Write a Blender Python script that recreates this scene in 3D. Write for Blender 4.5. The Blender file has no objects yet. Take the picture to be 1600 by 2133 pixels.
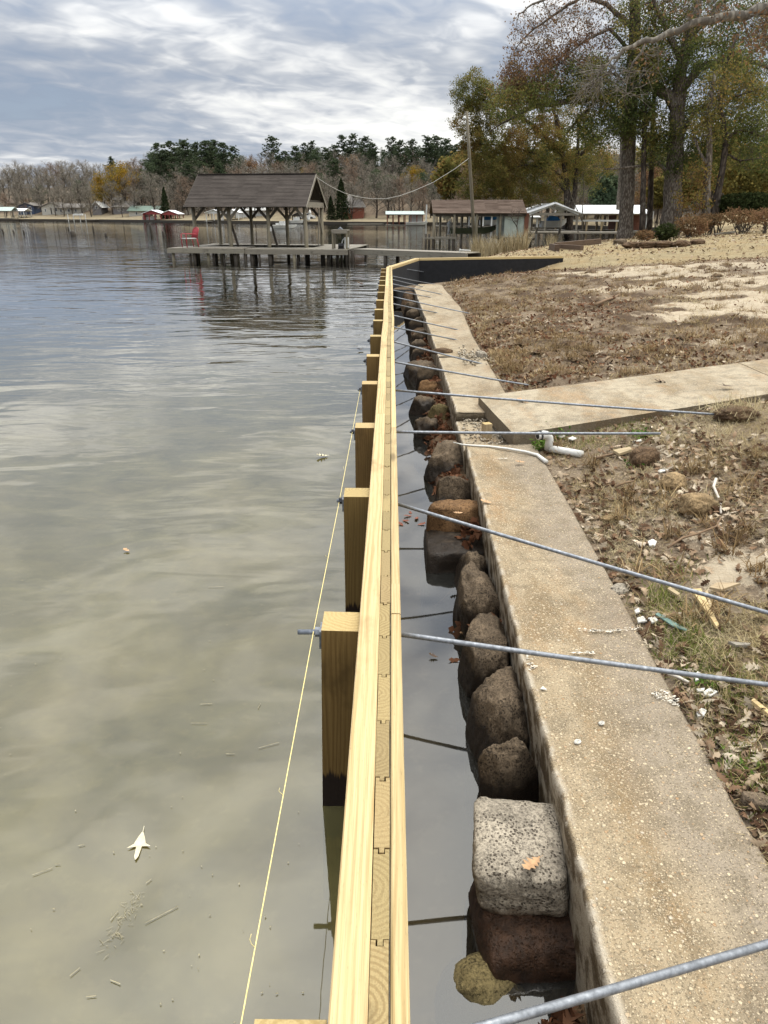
import bpy, math, random
import numpy as np
from mathutils import Vector, Matrix

C = bpy.context.scene.collection
SC = bpy.context.scene
random.seed(7)

# ------------------------------------------------------------------ camera
PITCH = math.radians(22.6)
CAM_H = 2.31
FPX = 1500.0                       # focal length in photograph pixels (1600 x 2133)
cam_data = bpy.data.cameras.new('camera')
cam = bpy.data.objects.new('camera', cam_data)
C.objects.link(cam)
cam.location = (0, 0, CAM_H)
cam.rotation_euler = (math.radians(90) - PITCH, 0, 0)
cam_data.sensor_fit = 'VERTICAL'
cam_data.sensor_height = 36.0
cam_data.lens = FPX / 2133.0 * 36.0
cam_data.clip_start = 0.05
cam_data.clip_end = 4000
SC.camera = cam

# ------------------------------------------------------------------ sun, sky, exposure
SUN_EL, SUN_AZ = math.radians(70), math.radians(28)     # azimuth from +Y towards +X
sun_data = bpy.data.lights.new('sun', 'SUN')
sun_data.energy = 1.05
sun_data.angle = math.radians(20)
sun_data.color = (1.0, 0.95, 0.87)
sun = bpy.data.objects.new('sun', sun_data)
C.objects.link(sun)
sdir = Vector((math.sin(SUN_AZ) * math.cos(SUN_EL), math.cos(SUN_AZ) * math.cos(SUN_EL), math.sin(SUN_EL)))
sun.rotation_euler = sdir.to_track_quat('Z', 'Y').to_euler()
sun.location = (0, 0, 60)

SC.view_settings.view_transform = 'Standard'
SC.view_settings.look = 'None'
SC.view_settings.exposure = 0.62
SC.view_settings.gamma = 1.0
SC.view_settings.use_curve_mapping = False
SC.render.engine = 'CYCLES'
SC.cycles.max_bounces = 6
SC.cycles.diffuse_bounces = 2
SC.cycles.glossy_bounces = 3
SC.cycles.transparent_max_bounces = 6
SC.cycles.caustics_reflective = False
SC.cycles.caustics_refractive = False
SC.cycles.use_denoising = True
SC.render.film_transparent = False


# ------------------------------------------------------------------ node helper
class NT:
    def __init__(s, tree):
        s.t = tree

    def n(s, typ, **props):
        nd = s.t.nodes.new('ShaderNode' + typ)
        for k, v in props.items():
            setattr(nd, k, v)
        return nd

    def put(s, sock, v):
        if isinstance(v, bpy.types.NodeSocket):
            s.t.links.new(v, sock)
        elif v is not None:
            if hasattr(sock.default_value, '__len__') and not isinstance(v, (int, float)):
                v = tuple(v)
                if len(v) == 3 and len(sock.default_value) == 4:
                    v = v + (1.0,)
                sock.default_value = v
            else:
                sock.default_value = v

    def math(s, op, a, b=0.0, c=None, clamp=False):
        nd = s.n('Math', operation=op, use_clamp=clamp)
        s.put(nd.inputs[0], a)
        s.put(nd.inputs[1], b)
        if c is not None:
            s.put(nd.inputs[2], c)
        return nd.outputs[0]

    def vmath(s, op, a, b=(0, 0, 0)):
        nd = s.n('VectorMath', operation=op)
        s.put(nd.inputs[0], a)
        if op == 'SCALE':
            s.put(nd.inputs[3], b)
        else:
            s.put(nd.inputs[1], b)
        return nd.outputs[0]

    def comb(s, x, y, z):
        nd = s.n('CombineXYZ')
        for i, v in enumerate((x, y, z)):
            s.put(nd.inputs[i], v)
        return nd.outputs[0]

    def sep(s, v):
        nd = s.n('SeparateXYZ')
        s.put(nd.inputs[0], v)
        return nd.outputs

    def noise(s, vec, scale, detail=3.0, rough=0.55, dist=0.0, color=False):
        nd = s.n('TexNoise')
        s.put(nd.inputs['Vector'], vec)
        s.put(nd.inputs['Scale'], scale)
        s.put(nd.inputs['Detail'], detail)
        s.put(nd.inputs['Roughness'], rough)
        s.put(nd.inputs['Distortion'], dist)
        return nd.outputs[1 if color else 0]

    def voro(s, vec, scale, feature='F1', rand=1.0, out='Distance'):
        nd = s.n('TexVoronoi', feature=feature)
        s.put(nd.inputs['Vector'], vec)
        s.put(nd.inputs['Scale'], scale)
        s.put(nd.inputs['Randomness'], rand)
        return nd.outputs[out]

    def wave(s, vec, scale, dist=0.0, detail=2.0, dscale=1.0, typ='BANDS', d='Y', rough=0.5):
        nd = s.n('TexWave', wave_type=typ)
        if typ == 'BANDS':
            nd.bands_direction = d
        else:
            nd.rings_direction = d
        s.put(nd.inputs['Vector'], vec)
        s.put(nd.inputs['Scale'], scale)
        s.put(nd.inputs['Distortion'], dist)
        s.put(nd.inputs['Detail'], detail)
        s.put(nd.inputs['Detail Scale'], dscale)
        return nd.outputs[1]

    def ramp(s, fac, stops, interp='LINEAR'):
        nd = s.n('ValToRGB')
        cr = nd.color_ramp
        cr.interpolation = interp
        while len(cr.elements) < len(stops):
            cr.elements.new(0.5)
        for e, (p, c) in zip(cr.elements, stops):
            e.position = p
            if isinstance(c, (int, float)):
                c = (c, c, c)
            e.color = tuple(c) + ((1.0,) if len(c) == 3 else ())
        s.put(nd.inputs[0], fac)
        return nd.outputs[0]

    def rng(s, v, a, b, c=0.0, d=1.0, smooth=True):
        nd = s.n('MapRange', interpolation_type='SMOOTHSTEP' if smooth else 'LINEAR')
        s.put(nd.inputs[0], v)
        for i, x in enumerate((a, b, c, d)):
            s.put(nd.inputs[i + 1], x)
        return nd.outputs[0]

    def mix(s, fac, a, b, blend='MIX'):
        nd = s.n('Mix', data_type='RGBA', blend_type=blend)
        s.put(nd.inputs[0], fac)
        s.put(nd.inputs[6], a)
        s.put(nd.inputs[7], b)
        return nd.outputs[2]

    def bump(s, h, strength=0.5, dist=0.01, normal=None):
        nd = s.n('Bump')
        s.put(nd.inputs['Strength'], strength)
        s.put(nd.inputs['Distance'], dist)
        s.put(nd.inputs['Height'], h)
        if normal is not None:
            s.put(nd.inputs['Normal'], normal)
        return nd.outputs[0]

    def pos(s):
        return s.n('NewGeometry').outputs['Position']

    def obj(s):
        return s.n('TexCoord').outputs['Object']

    def uv(s):
        return s.n('TexCoord').outputs['UV']

    def island(s):
        return s.n('NewGeometry').outputs['Random Per Island']

    def rnd(s):
        return s.n('ObjectInfo').outputs['Random']

    def attr(s, name):
        return s.n('Attribute', attribute_name=name).outputs['Fac']


def new_mat(name):
    m = bpy.data.materials.new(name)
    m.use_nodes = True
    nt = NT(m.node_tree)
    b = m.node_tree.nodes['Principled BSDF']
    return m, nt, b


# ------------------------------------------------------------------ world: Nishita sky behind broken cloud
world = bpy.data.worlds.new('World')
SC.world = world
world.use_nodes = True
w = NT(world.node_tree)
bg = world.node_tree.nodes['Background']
sky = w.n('TexSky', sky_type='NISHITA')
sky.sun_disc = False
sky.sun_elevation = SUN_EL
sky.sun_rotation = SUN_AZ
sky.air_density = 1.0
sky.dust_density = 1.2
dirv = w.n('TexCoord').outputs['Generated']
dx, dy, dz = w.sep(dirv)
zc = w.math('ADD', w.math('MAXIMUM', dz, 0.0), 0.17)
px = w.math('DIVIDE', dx, zc)
py = w.math('DIVIDE', dy, zc)
ang = math.radians(38)
rx = w.math('ADD', w.math('MULTIPLY', px, math.cos(ang)), w.math('MULTIPLY', py, math.sin(ang)))
ry = w.math('SUBTRACT', w.math('MULTIPLY', py, math.cos(ang)), w.math('MULTIPLY', px, math.sin(ang)))
cv = w.comb(w.math('MULTIPLY', rx, 0.50), w.math('MULTIPLY', ry, 1.0), 3.7)
big = w.noise(cv, 0.78, 3.0, 0.5, 0.3)
cv2 = w.comb(w.math('MULTIPLY', px, 0.75), py, 1.3)
mid = w.noise(cv2, 2.1, 4.0, 0.55, 0.4)
fine = w.noise(w.comb(w.math('MULTIPLY', rx, 1.2), w.math('MULTIPLY', ry, 1.5), 8.1), 5.2, 3.0, 0.5, 0.5)
cl = w.math('ADD', w.math('MULTIPLY', big, 0.62), w.math('MULTIPLY', mid, 0.28))
cl = w.math('ADD', cl, w.math('MULTIPLY', fine, 0.24))
cl = w.math('ADD', cl, w.math('MULTIPLY', dx, 0.13))
cl = w.math('ADD', cl, w.rng(dz, 0.0, 0.13, 0.085, 0.0))
cl = w.math('ADD', cl, w.rng(dz, 0.22, 0.75, 0.0, 0.10))
cl = w.math('MULTIPLY_ADD', w.math('SUBTRACT', cl, 0.545), 1.4, 0.545)
ccol = w.ramp(cl, [(0.40, (2.05, 2.45, 3.15)), (0.49, (2.65, 3.0, 3.6)), (0.56, (3.5, 3.75, 4.15)), (0.64, (5.4, 5.5, 5.6)), (0.75, (7.2, 7.2, 6.9))])
cmix = w.rng(cl, 0.30, 0.55, 0.86, 1.0)
skyc = w.mix(cmix, sky.outputs[0], ccol)
lift = w.rng(dz, 0.16, 0.85, 1.0, 3.2, smooth=False)       # an overcast sky is brighter overhead
skyc = w.mix(1.0, skyc, w.comb(lift, lift, lift), 'MULTIPLY')
world.node_tree.links.new(skyc, bg.inputs[0])
bg.inputs[1].default_value = 0.10


# ------------------------------------------------------------------ where a pixel of the photograph lies in the place
def ray(px_, py_):
    x, v = (px_ - 800.0) / FPX, (1066.5 - py_) / FPX
    return Vector((x, math.cos(PITCH) + v * math.sin(PITCH), -math.sin(PITCH) + v * math.cos(PITCH)))


def at_z(px_, py_, z):                 # the point at height z seen at this pixel
    d = ray(px_, py_)
    t = (z - CAM_H) / d.z
    return Vector((d.x * t, d.y * t, z))


def at_d(px_, py_, D):                 # the point D metres ahead seen at this pixel
    d = ray(px_, py_)
    t = D / d.y
    return Vector((d.x * t, D, CAM_H + d.z * t))


# ------------------------------------------------------------------ numpy noise
def _h3(ix, iy, iz, seed):
    n = (ix * 374761393 + iy * 668265263 + iz * 2147483647 + seed * 974634777) & 0xFFFFFFFF
    n = ((n ^ (n >> 13)) * 1274126177) & 0xFFFFFFFF
    n = n ^ (n >> 16)
    return (n & 0xFFFFFF) / float(0xFFFFFF)


def vn(p, seed=0):
    p = np.asarray(p, dtype=np.float64)
    i = np.floor(p).astype(np.int64)
    f = p - i
    f = f * f * (3 - 2 * f)
    r = 0.0
    for dx_ in (0, 1):
        wx = f[..., 0] if dx_ else 1 - f[..., 0]
        for dy_ in (0, 1):
            wy = f[..., 1] if dy_ else 1 - f[..., 1]
            for dz_ in (0, 1):
                wz = f[..., 2] if dz_ else 1 - f[..., 2]
                r = r + wx * wy * wz * _h3(i[..., 0] + dx_, i[..., 1] + dy_, i[..., 2] + dz_, seed)
    return r


def fbm(p, seed=0, octv=4, gain=0.5):
    p = np.asarray(p, dtype=np.float64)
    a, s, t = 1.0, 0.0, 0.0
    for k in range(octv):
        s = s + a * (vn(p * (2.03 ** k) + 17.3 * k, seed + k) - 0.5)
        t += a
        a *= gain
    return s / t                         # about -0.5 .. 0.5


# ------------------------------------------------------------------ mesh helpers
class MB:
    """Collects faces (with UVs in metres and a material slot) and links them as one mesh object."""
    def __init__(s):
        s.v, s.f, s.u, s.m = [], [], [], []

    def face(s, pts, uv=None, mi=0):
        b = len(s.v)
        s.v.extend([tuple(p) for p in pts])
        s.f.append(tuple(range(b, b + len(pts))))
        s.u.extend(uv if uv else [(0, 0)] * len(pts))
        s.m.append(mi)

    def mesh_faces(s, verts, faces, mi=0, uvs=None):
        b = len(s.v)
        s.v.extend([tuple(p) for p in verts])
        for fc in faces:
            s.f.append(tuple(b + i for i in fc))
            s.u.extend([uvs[i] for i in fc] if uvs else [(verts[i][0], verts[i][1]) for i in fc])
            s.m.append(mi)

    def box(s, c, size, M=None, mi=0, mi_end=None, ends=None):
        hx, hy, hz = size[0] / 2, size[1] / 2, size[2] / 2
        ax = max(range(3), key=lambda k: size[k]) if ends is None else ends
        co = []
        for sx in (-1, 1):
            for sy in (-1, 1):
                for sz in (-1, 1):
                    co.append(Vector((sx * hx, sy * hy, sz * hz)))
        quads = [((0, 1, 3, 2), 0), ((4, 6, 7, 5), 0), ((0, 4, 5, 1), 1), ((2, 3, 7, 6), 1), ((0, 2, 6, 4), 2), ((1, 5, 7, 3), 2)]
        c = Vector(c)
        for k, (q, na) in enumerate(quads):
            oth = [a for a in range(3) if a != na]
            if na == ax:
                ua, va = oth
                m_ = mi if mi_end is None else mi_end
            else:
                ua = ax
                va = [a for a in oth if a != ax][0]
                m_ = mi
            uv = [(co[i][ua], co[i][va] + k * 0.37) if na != ax else (co[i][ua], co[i][va]) for i in q]
            s.face([(M @ co[i] if M else co[i]) + c for i in q], uv, m_)

    def beam(s, p, q, wd, ht, up=(0, 0, 1), mi=0, mi_end=None):
        p, q = Vector(p), Vector(q)
        d = q - p
        L = d.length
        d.normalize()
        up = Vector(up)
        if abs(d.dot(up)) > 0.98:
            up = Vector((0, 1, 0))
        side = d.cross(up).normalized()
        u2 = side.cross(d).normalized()
        M = Matrix((d, side, u2)).transposed()
        s.box((p + q) / 2, (L, wd, ht), M, mi, mi_end, ends=0)

    def tube(s, pts, radii, sides=6, cap=True, mi=0, twist=0.0):
        n = len(pts)
        pts = [Vector(p) for p in pts]
        if isinstance(radii, (int, float)):
            radii = [radii] * n
        b = len(s.v)
        ref = None
        acc = 0.0
        us = []
        for i in range(n):
            t = (pts[min(i + 1, n - 1)] - pts[max(i - 1, 0)])
            if t.length < 1e-9:
                t = Vector((0, 0, 1))
            t.normalize()
            if ref is None:
                ref = Vector((1, 0, 0)) if abs(t.x) < 0.9 else Vector((0, 1, 0))
            ref = (ref - t * ref.dot(t))
            if ref.length < 1e-6:
                ref = t.orthogonal()
            ref.normalize()
            bi = t.cross(ref)
            if i:
                acc += (pts[i] - pts[i - 1]).length
            for k in range(sides):
                a = 2 * math.pi * k / sides + twist
                s.v.append(tuple(pts[i] + (ref * math.cos(a) + bi * math.sin(a)) * radii[i]))
                us.append((acc, k / sides * 2 * math.pi * radii[i]))
        for i in range(n - 1):
            for k in range(sides):
                k2 = (k + 1) % sides
                q = (i * sides + k, i * sides + k2, (i + 1) * sides + k2, (i + 1) * sides + k)
                s.f.append(tuple(b + j for j in q))
                s.u.extend([us[j] for j in q])
                s.m.append(mi)
        if cap:
            s.f.append(tuple(b + k for k in reversed(range(sides))))
            s.u.extend([us[k] for k in range(sides)])
            s.m.append(mi)
            s.f.append(tuple(b + (n - 1) * sides + k for k in range(sides)))
            s.u.extend([us[k] for k in range(sides)])
            s.m.append(mi)

    def cyl(s, p, q, r, sides=10, mi=0):
        s.tube([p, q], r, sides, True, mi)

    def build(s, name, mats, parent=None, smooth=False, loc=None):
        me = bpy.data.meshes.new(name)
        me.from_pydata(s.v, [], s.f)
        ul = me.uv_layers.new(name='UVMap')
        ul.data.foreach_set('uv', np.array(s.u, dtype=np.float32).ravel())
        if not isinstance(mats, (list, tuple)):
            mats = [mats]
        for m in mats:
            me.materials.append(m)
        me.polygons.foreach_set('material_index', np.array(s.m, dtype=np.int32))
        if smooth:
            me.polygons.foreach_set('use_smooth', np.ones(len(s.f), dtype=bool))
        me.validate()
        o = bpy.data.objects.new(name, me)
        C.objects.link(o)
        if parent is not None:
            o.parent = parent
        if loc is not None:
            o.location = loc
        return o


def np_mesh(name, V, F, mat, smooth=False, attrs=None, uv=None):
    """A mesh datablock from numpy arrays, all faces with the same number of corners."""
    me = bpy.data.meshes.new(name)
    V = np.asarray(V, dtype=np.float32)
    F = np.asarray(F, dtype=np.int32)
    k = F.shape[1]
    me.vertices.add(len(V))
    me.vertices.foreach_set('co', V.ravel())
    me.loops.add(F.size)
    me.loops.foreach_set('vertex_index', F.ravel())
    me.polygons.add(len(F))
    me.polygons.foreach_set('loop_start', np.arange(0, F.size, k, dtype=np.int32))
    me.polygons.foreach_set('loop_total', np.full(len(F), k, dtype=np.int32))
    if smooth:
        me.polygons.foreach_set('use_smooth', np.ones(len(F), dtype=bool))
    if uv is not None:
        ul = me.uv_layers.new(name='UVMap')
        ul.data.foreach_set('uv', np.asarray(uv, dtype=np.float32)[F.ravel()].ravel())
    me.update(calc_edges=True)
    for nm, arr in (attrs or {}).items():
        at = me.attributes.new(nm, 'FLOAT', 'POINT')
        at.data.foreach_set('value', np.asarray(arr, dtype=np.float32))
    for m in (mat if isinstance(mat, (list, tuple)) else [mat]):
        me.materials.append(m)
    return me


def link(name, me, parent=None, loc=None):
    o = bpy.data.objects.new(name, me)
    C.objects.link(o)
    if parent is not None:
        o.parent = parent
    if loc is not None:
        o.location = loc
    return o


def tag(o, label=None, cat=None, group=None, kind=None):
    if label:
        o['label'] = label
    if cat:
        o['category'] = cat
    if group:
        o['group'] = group
    if kind:
        o['kind'] = kind
    return o


def thing(name, label, cat, loc=(0, 0, 0), rz=0.0, group=None):
    o = bpy.data.objects.new(name, None)
    o.empty_display_size = 0.2
    C.objects.link(o)
    o.location = loc
    o.rotation_euler = (0, 0, rz)
    return tag(o, label, cat, group)


def dup(root, loc, rz=0.0, scale=1.0, label=None, group=None):
    r = root.copy()
    C.objects.link(r)
    r.location = loc
    r.rotation_euler = (0, 0, rz)
    r.scale = scale if isinstance(scale, (tuple, list)) else (scale, scale, scale)
    if label:
        r['label'] = label
    if group:
        r['group'] = group
    for ch in list(root.children):
        c_ = ch.copy()
        C.objects.link(c_)
        c_.parent = r
        for g in ch.children:
            d_ = g.copy()
            C.objects.link(d_)
            d_.parent = c_
    return r


def bevel(o, wdt=0.004, seg=2):
    m = o.modifiers.new('bevel', 'BEVEL')
    m.width = wdt
    m.segments = seg
    m.limit_method = 'ANGLE'
    m.angle_limit = math.radians(50)
    return o


def interp(x, xs, ys):
    return float(np.interp(x, xs, ys))
# ================================================================== materials
def simple(name, col, rough=0.7, var=0.25, scale=6.0, bump=0.0, spec=0.3, metal=0.0, detail=4.0):
    m, n, b = new_mat(name)
    p = n.obj()
    f = n.noise(p, scale, detail, 0.6)
    c0 = tuple(x * (1 - var) for x in col)
    c1 = tuple(min(1, x * (1 + var)) for x in col)
    n.put(b.inputs['Base Color'], n.ramp(f, [(0.3, c0), (0.7, c1)]))
    b.inputs['Roughness'].default_value = rough
    b.inputs['Specular IOR Level'].default_value = spec
    b.inputs['Metallic'].default_value = metal
    if bump:
        n.put(b.inputs['Normal'], n.bump(n.noise(p, scale * 4, 3), 0.6, bump))
    return m


def lumber(name, light, dark, ringscale=17.0, dist=2.6, end=False, wet=None, rough=0.62, green=0.0, mark=0.35):
    """Sawn softwood: long wavering growth lines along u, knots, saw marks and smudges."""
    m, n, b = new_mat(name)
    u, v, _ = n.sep(n.uv())
    rnd = n.rnd()
    off = n.math('MULTIPLY', rnd, 37.0)
    if not end:
        q = n.comb(n.math('ADD', n.math('MULTIPLY', u, 0.55), off), n.math('MULTIPLY', v, 5.0), off)
        warp = n.math('MULTIPLY', n.math('SUBTRACT', n.noise(q, 1.6, 2.0, 0.5), 0.5), 0.085)
        vv = n.math('ADD', v, warp)
        g = n.wave(n.comb(n.math('MULTIPLY', u, 0.02), vv, off), ringscale, dist * 0.25, 2.0, 2.0)
        fib = n.noise(n.comb(n.math('MULTIPLY', u, 5.0), n.math('MULTIPLY', v, 320.0), off), 1.0, 3.0, 0.6)
        kn = n.voro(n.comb(n.math('ADD', n.math('MULTIPLY', u, 0.9), off), n.math('MULTIPLY', v, 3.3), off), 1.0)
        knot = n.rng(kn, 0.045, 0.12, 1.0, 0.0)
        saw = n.wave(n.comb(n.math('ADD', u, n.math('MULTIPLY', v, 0.5)), v, 0), 10.0, 1.5, 2.0, 1.0, d='X')
    else:
        cx = n.math('MULTIPLY', n.math('SUBTRACT', n.noise(n.comb(off, 0, 0), 3.1, 0), 0.5), 0.30)
        cy = n.math('ADD', n.math('MULTIPLY', n.math('SUBTRACT', n.noise(n.comb(0, off, 0), 2.7, 0), 0.5), 0.22), 0.028)
        qn = n.noise(n.comb(n.math('MULTIPLY', u, 14.0), n.math('MULTIPLY', v, 14.0), off), 1.0, 2.0, 0.5)
        ww = n.math('MULTIPLY', n.math('SUBTRACT', qn, 0.5), 0.028)
        g = n.wave(n.comb(n.math('ADD', n.math('SUBTRACT', u, cx), ww), n.math('ADD', n.math('SUBTRACT', v, cy), ww), 0.0), ringscale, 0.6, 2.0, 3.0, typ='RINGS', d='Z')
        fib = n.noise(n.comb(n.math('MULTIPLY', u, 260.0), n.math('MULTIPLY', v, 260.0), off), 1.0, 3.0, 0.7)
        knot = 0.0
        saw = n.wave(n.comb(u, v, off), 30.0, 2.0, 2.0, 1.0, d='X')
    patchy = n.noise(n.comb(n.math('ADD', n.math('MULTIPLY', u, 0.8), off), n.math('MULTIPLY', v, 14.0 if not end else 5.0), off), 1.0, 3.0, 0.6)
    col = n.mix(n.math('MULTIPLY', n.rng(g, 0.3, 0.95), n.rng(patchy, 0.3, 0.68, 0.15, 1.0)), light, dark)
    col = n.mix(n.math('MULTIPLY', n.rng(fib, 0.35, 0.75), 0.55), col, tuple(x * 0.6 for x in dark))
    pore = n.noise(n.comb(n.math('MULTIPLY', u, 40.0), n.math('MULTIPLY', v, 500.0), off), 1.0, 2.0, 0.6)
    col = n.mix(n.math('MULTIPLY', n.rng(pore, 0.64, 0.74), 0.5), col, tuple(x * 0.3 for x in dark))
    col = n.mix(n.math('MULTIPLY', knot, 0.75), col, tuple(x * 0.33 for x in dark))
    sm = n.rng(n.noise(n.comb(n.math('ADD', u, off), n.math('MULTIPLY', v, 1.5), off), 2.3, 4.0, 0.6), 0.56, 0.74)
    col = n.mix(n.math('MULTIPLY', sm, mark), col, tuple(x * 0.5 for x in dark))
    hs = n.n('HueSaturation')
    n.put(hs.inputs['Hue'], n.math('ADD', 0.494, n.math('MULTIPLY', rnd, 0.010)))
    n.put(hs.inputs['Saturation'], 1.0)
    n.put(hs.inputs['Value'], n.math('ADD', 0.84, n.math('MULTIPLY', n.math('FRACT', n.math('MULTIPLY', rnd, 7.31)), 0.3)))
    n.put(hs.inputs['Color'], col)
    col = hs.outputs[0]
    if wet is not None:                      # soaked band above the water, ragged upper edge
        x, y, z = n.sep(n.pos())
        rag = n.noise(n.comb(n.math('MULTIPLY', x, 70.0), n.math('MULTIPLY', y, 70.0), n.math('MULTIPLY', z, 3.0)), 1.0, 2.0)
        h = n.math('ADD', z, n.math('MULTIPLY', n.math('SUBTRACT', rag, 0.5), 0.16))
        wf = n.rng(h, wet - 0.015, wet + 0.015, 1.0, 0.0)
        col = n.mix(wf, col, (0.012, 0.006, 0.004))
        n.put(b.inputs['Roughness'], n.math('SUBTRACT', rough, n.math('MULTIPLY', wf, 0.3)))
    else:
        b.inputs['Roughness'].default_value = rough
    b.inputs['Specular IOR Level'].default_value = 0.25
    n.put(b.inputs['Base Color'], col)
    hgt = n.math('ADD', n.math('MULTIPLY', fib, 0.6), n.math('ADD', n.math('MULTIPLY', g, -0.25), n.math('MULTIPLY', saw, 0.15)))
    n.put(b.inputs['Normal'], n.bump(hgt, 0.5, 0.0012))
    return m


M = {}
M['board'] = lumber('new_pine', (0.55, 0.42, 0.215), (0.40, 0.28, 0.12), 15.0, mark=0.6)
M['board_end'] = lumber('pine_end', (0.55, 0.42, 0.21), (0.34, 0.23, 0.09), 20.0, end=True)
M['pile_end'] = lumber('treated_end', (0.31, 0.235, 0.105), (0.22, 0.155, 0.062), 23.0, end=True, mark=0.75)
M['pile'] = lumber('treated_plank', (0.30, 0.21, 0.09), (0.17, 0.11, 0.04), 15.0, wet=0.16)
M['post'] = lumber('treated_post', (0.19, 0.12, 0.040), (0.135, 0.08, 0.024), 19.0, wet=0.17, mark=0.8)
M['post_end'] = lumber('treated_post_end', (0.47, 0.35, 0.155), (0.35, 0.245, 0.09), 17.0, end=True, mark=0.6)
M['old_wood'] = lumber('weathered_wood', (0.25, 0.225, 0.18), (0.13, 0.115, 0.09), 9.0, mark=0.6)
M['old_post'] = lumber('weathered_post', (0.23, 0.20, 0.14), (0.11, 0.095, 0.06), 9.0, mark=0.6)
M['dark_wood'] = lumber('soaked_wood', (0.055, 0.045, 0.033), (0.028, 0.022, 0.016), 9.0)
M['railroad_tie'] = lumber('dark_timber', (0.13, 0.085, 0.055), (0.06, 0.04, 0.028), 9.0)
M['tan_wood'] = lumber('tan_wood', (0.42, 0.33, 0.2), (0.28, 0.2, 0.11), 9.0)


def concrete_mat(name, base, pebble, mortar_side, amount=1.0, chalk=True):
    """Old exposed aggregate: pebbles of several sizes in sandy mortar, smoother towards one side."""
    m, n, b = new_mat(name)
    p = n.pos()
    u, v, _ = n.sep(n.uv())            # u along the wall, v across it in metres
    lowf = n.noise(p, 1.7, 4.0, 0.6)
    midf = n.noise(p, 9.0, 5.0, 0.65)
    fin = n.noise(p, 120.0, 3.0, 0.7)
    side = n.rng(n.math('ADD', v, n.math('MULTIPLY', n.math('SUBTRACT', lowf, 0.5), 0.5)), 0.22, 0.45, 0.0, 1.0)
    side = n.math('MULTIPLY', side, mortar_side)
    stain = n.rng(n.noise(n.vmath('MULTIPLY', p, (1.0, 0.45, 1.0)), 2.6, 5.0, 0.65), 0.42, 0.66)
    col = n.mix(stain, base, tuple(x * y for x, y in zip(base, (0.55, 0.47, 0.36))))
    stain2 = n.rng(n.noise(n.vmath('MULTIPLY', p, (2.2, 0.8, 1.0)), 1.3, 5.0, 0.7), 0.50, 0.66)
    col = n.mix(n.math('MULTIPLY', stain2, 0.55), col, (0.30, 0.175, 0.075))
    col = n.mix(n.math('MULTIPLY', side, 0.75), col, (0.225, 0.19, 0.15))
    col = n.mix(n.math('MULTIPLY', n.rng(midf, 0.42, 0.66), 0.62), col, tuple(x * 0.42 for x in base))
    grit = n.noise(p, 260.0, 2.0, 0.7)
    col = n.mix(n.math('MULTIPLY', n.rng(fin, 0.48, 0.66), 0.75), col, tuple(x * 0.22 for x in base))
    col = n.mix(n.math('MULTIPLY', n.rng(grit, 0.55, 0.7), 0.5), col, tuple(min(0.8, x * 1.5) for x in base))
    hgt = n.math('MULTIPLY', midf, 0.6)
    for sc, th, k in ((210.0, 0.44, 0.7), (110.0, 0.42, 0.85), (52.0, 0.38, 1.0)):
        pv = n.vmath('ADD', p, (sc, 0, 0))
        dd = n.voro(n.vmath('ADD', pv, n.vmath('SCALE', n.noise(p, 60, 2, color=True), 0.008)), sc)
        rv0 = n.sep(n.voro(n.vmath('ADD', pv, n.vmath('SCALE', n.noise(p, 60, 2, color=True), 0.008)), sc, out='Color'))
        keep = n.math('GREATER_THAN', n.math('ADD', rv0[0], n.math('MULTIPLY', n.math('SUBTRACT', n.noise(p, 5.0, 3.0, 0.6), 0.5), 0.9)), n.math('ADD', (0.78 if sc < 60 else 0.60) - 0.22 * amount, n.math('MULTIPLY', side, 0.22)))
        pk = n.math('MULTIPLY', n.rng(dd, th, th - 0.14), keep)
        pc = n.ramp(rv0[1], [(0.0, tuple(x * 0.5 for x in pebble)), (0.35, pebble), (0.7, tuple(min(0.85, x * 1.1) for x in pebble)), (0.90, (0.33, 0.20, 0.10)), (1.0, (0.52, 0.46, 0.37))])
        col = n.mix(n.math('MULTIPLY', pk, 0.85 * k), col, pc)
        hgt = n.math('ADD', hgt, n.math('MULTIPLY', pk, 0.7 * k * (46.0 / sc) ** 0.5))
    # whitish scrapes along the water-side arris, brown stain and painted gap shade on upright faces
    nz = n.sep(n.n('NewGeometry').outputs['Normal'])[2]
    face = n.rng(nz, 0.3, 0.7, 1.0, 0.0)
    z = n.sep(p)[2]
    face_dark = n.rng(n.math('ADD', z, n.math('MULTIPLY', n.math('SUBTRACT', midf, 0.5), 0.35)), 0.14, 0.52, 1.0, 0.70)
    col = n.mix(n.math('MULTIPLY', face, n.math('MULTIPLY', face_dark, 0.85)), col, (0.045, 0.03, 0.016))
    ar = n.math('MULTIPLY', n.rng(v, 0.03, 0.0), n.rng(midf, 0.42, 0.6))
    col = n.mix(n.math('MULTIPLY', ar, 0.55), col, (0.62, 0.56, 0.46))
    n.put(b.inputs['Base Color'], col)
    b.inputs['Roughness'].default_value = 0.88
    b.inputs['Specular IOR Level'].default_value = 0.2
    n.put(b.inputs['Normal'], n.bump(n.math('ADD', hgt, n.math('MULTIPLY', fin, 0.25)), 0.85, 0.006))
    return m


M['cap'] = concrete_mat('exposed_aggregate', (0.315, 0.25, 0.162), (0.50, 0.41, 0.28), 1.0)
M['cap_far'] = concrete_mat('aggregate_pale', (0.37, 0.305, 0.21), (0.46, 0.39, 0.28), 0.3, 0.7)
M['slab'] = concrete_mat('path_concrete', (0.39, 0.33, 0.235), (0.46, 0.39, 0.29), 0.0, 0.4)


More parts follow.
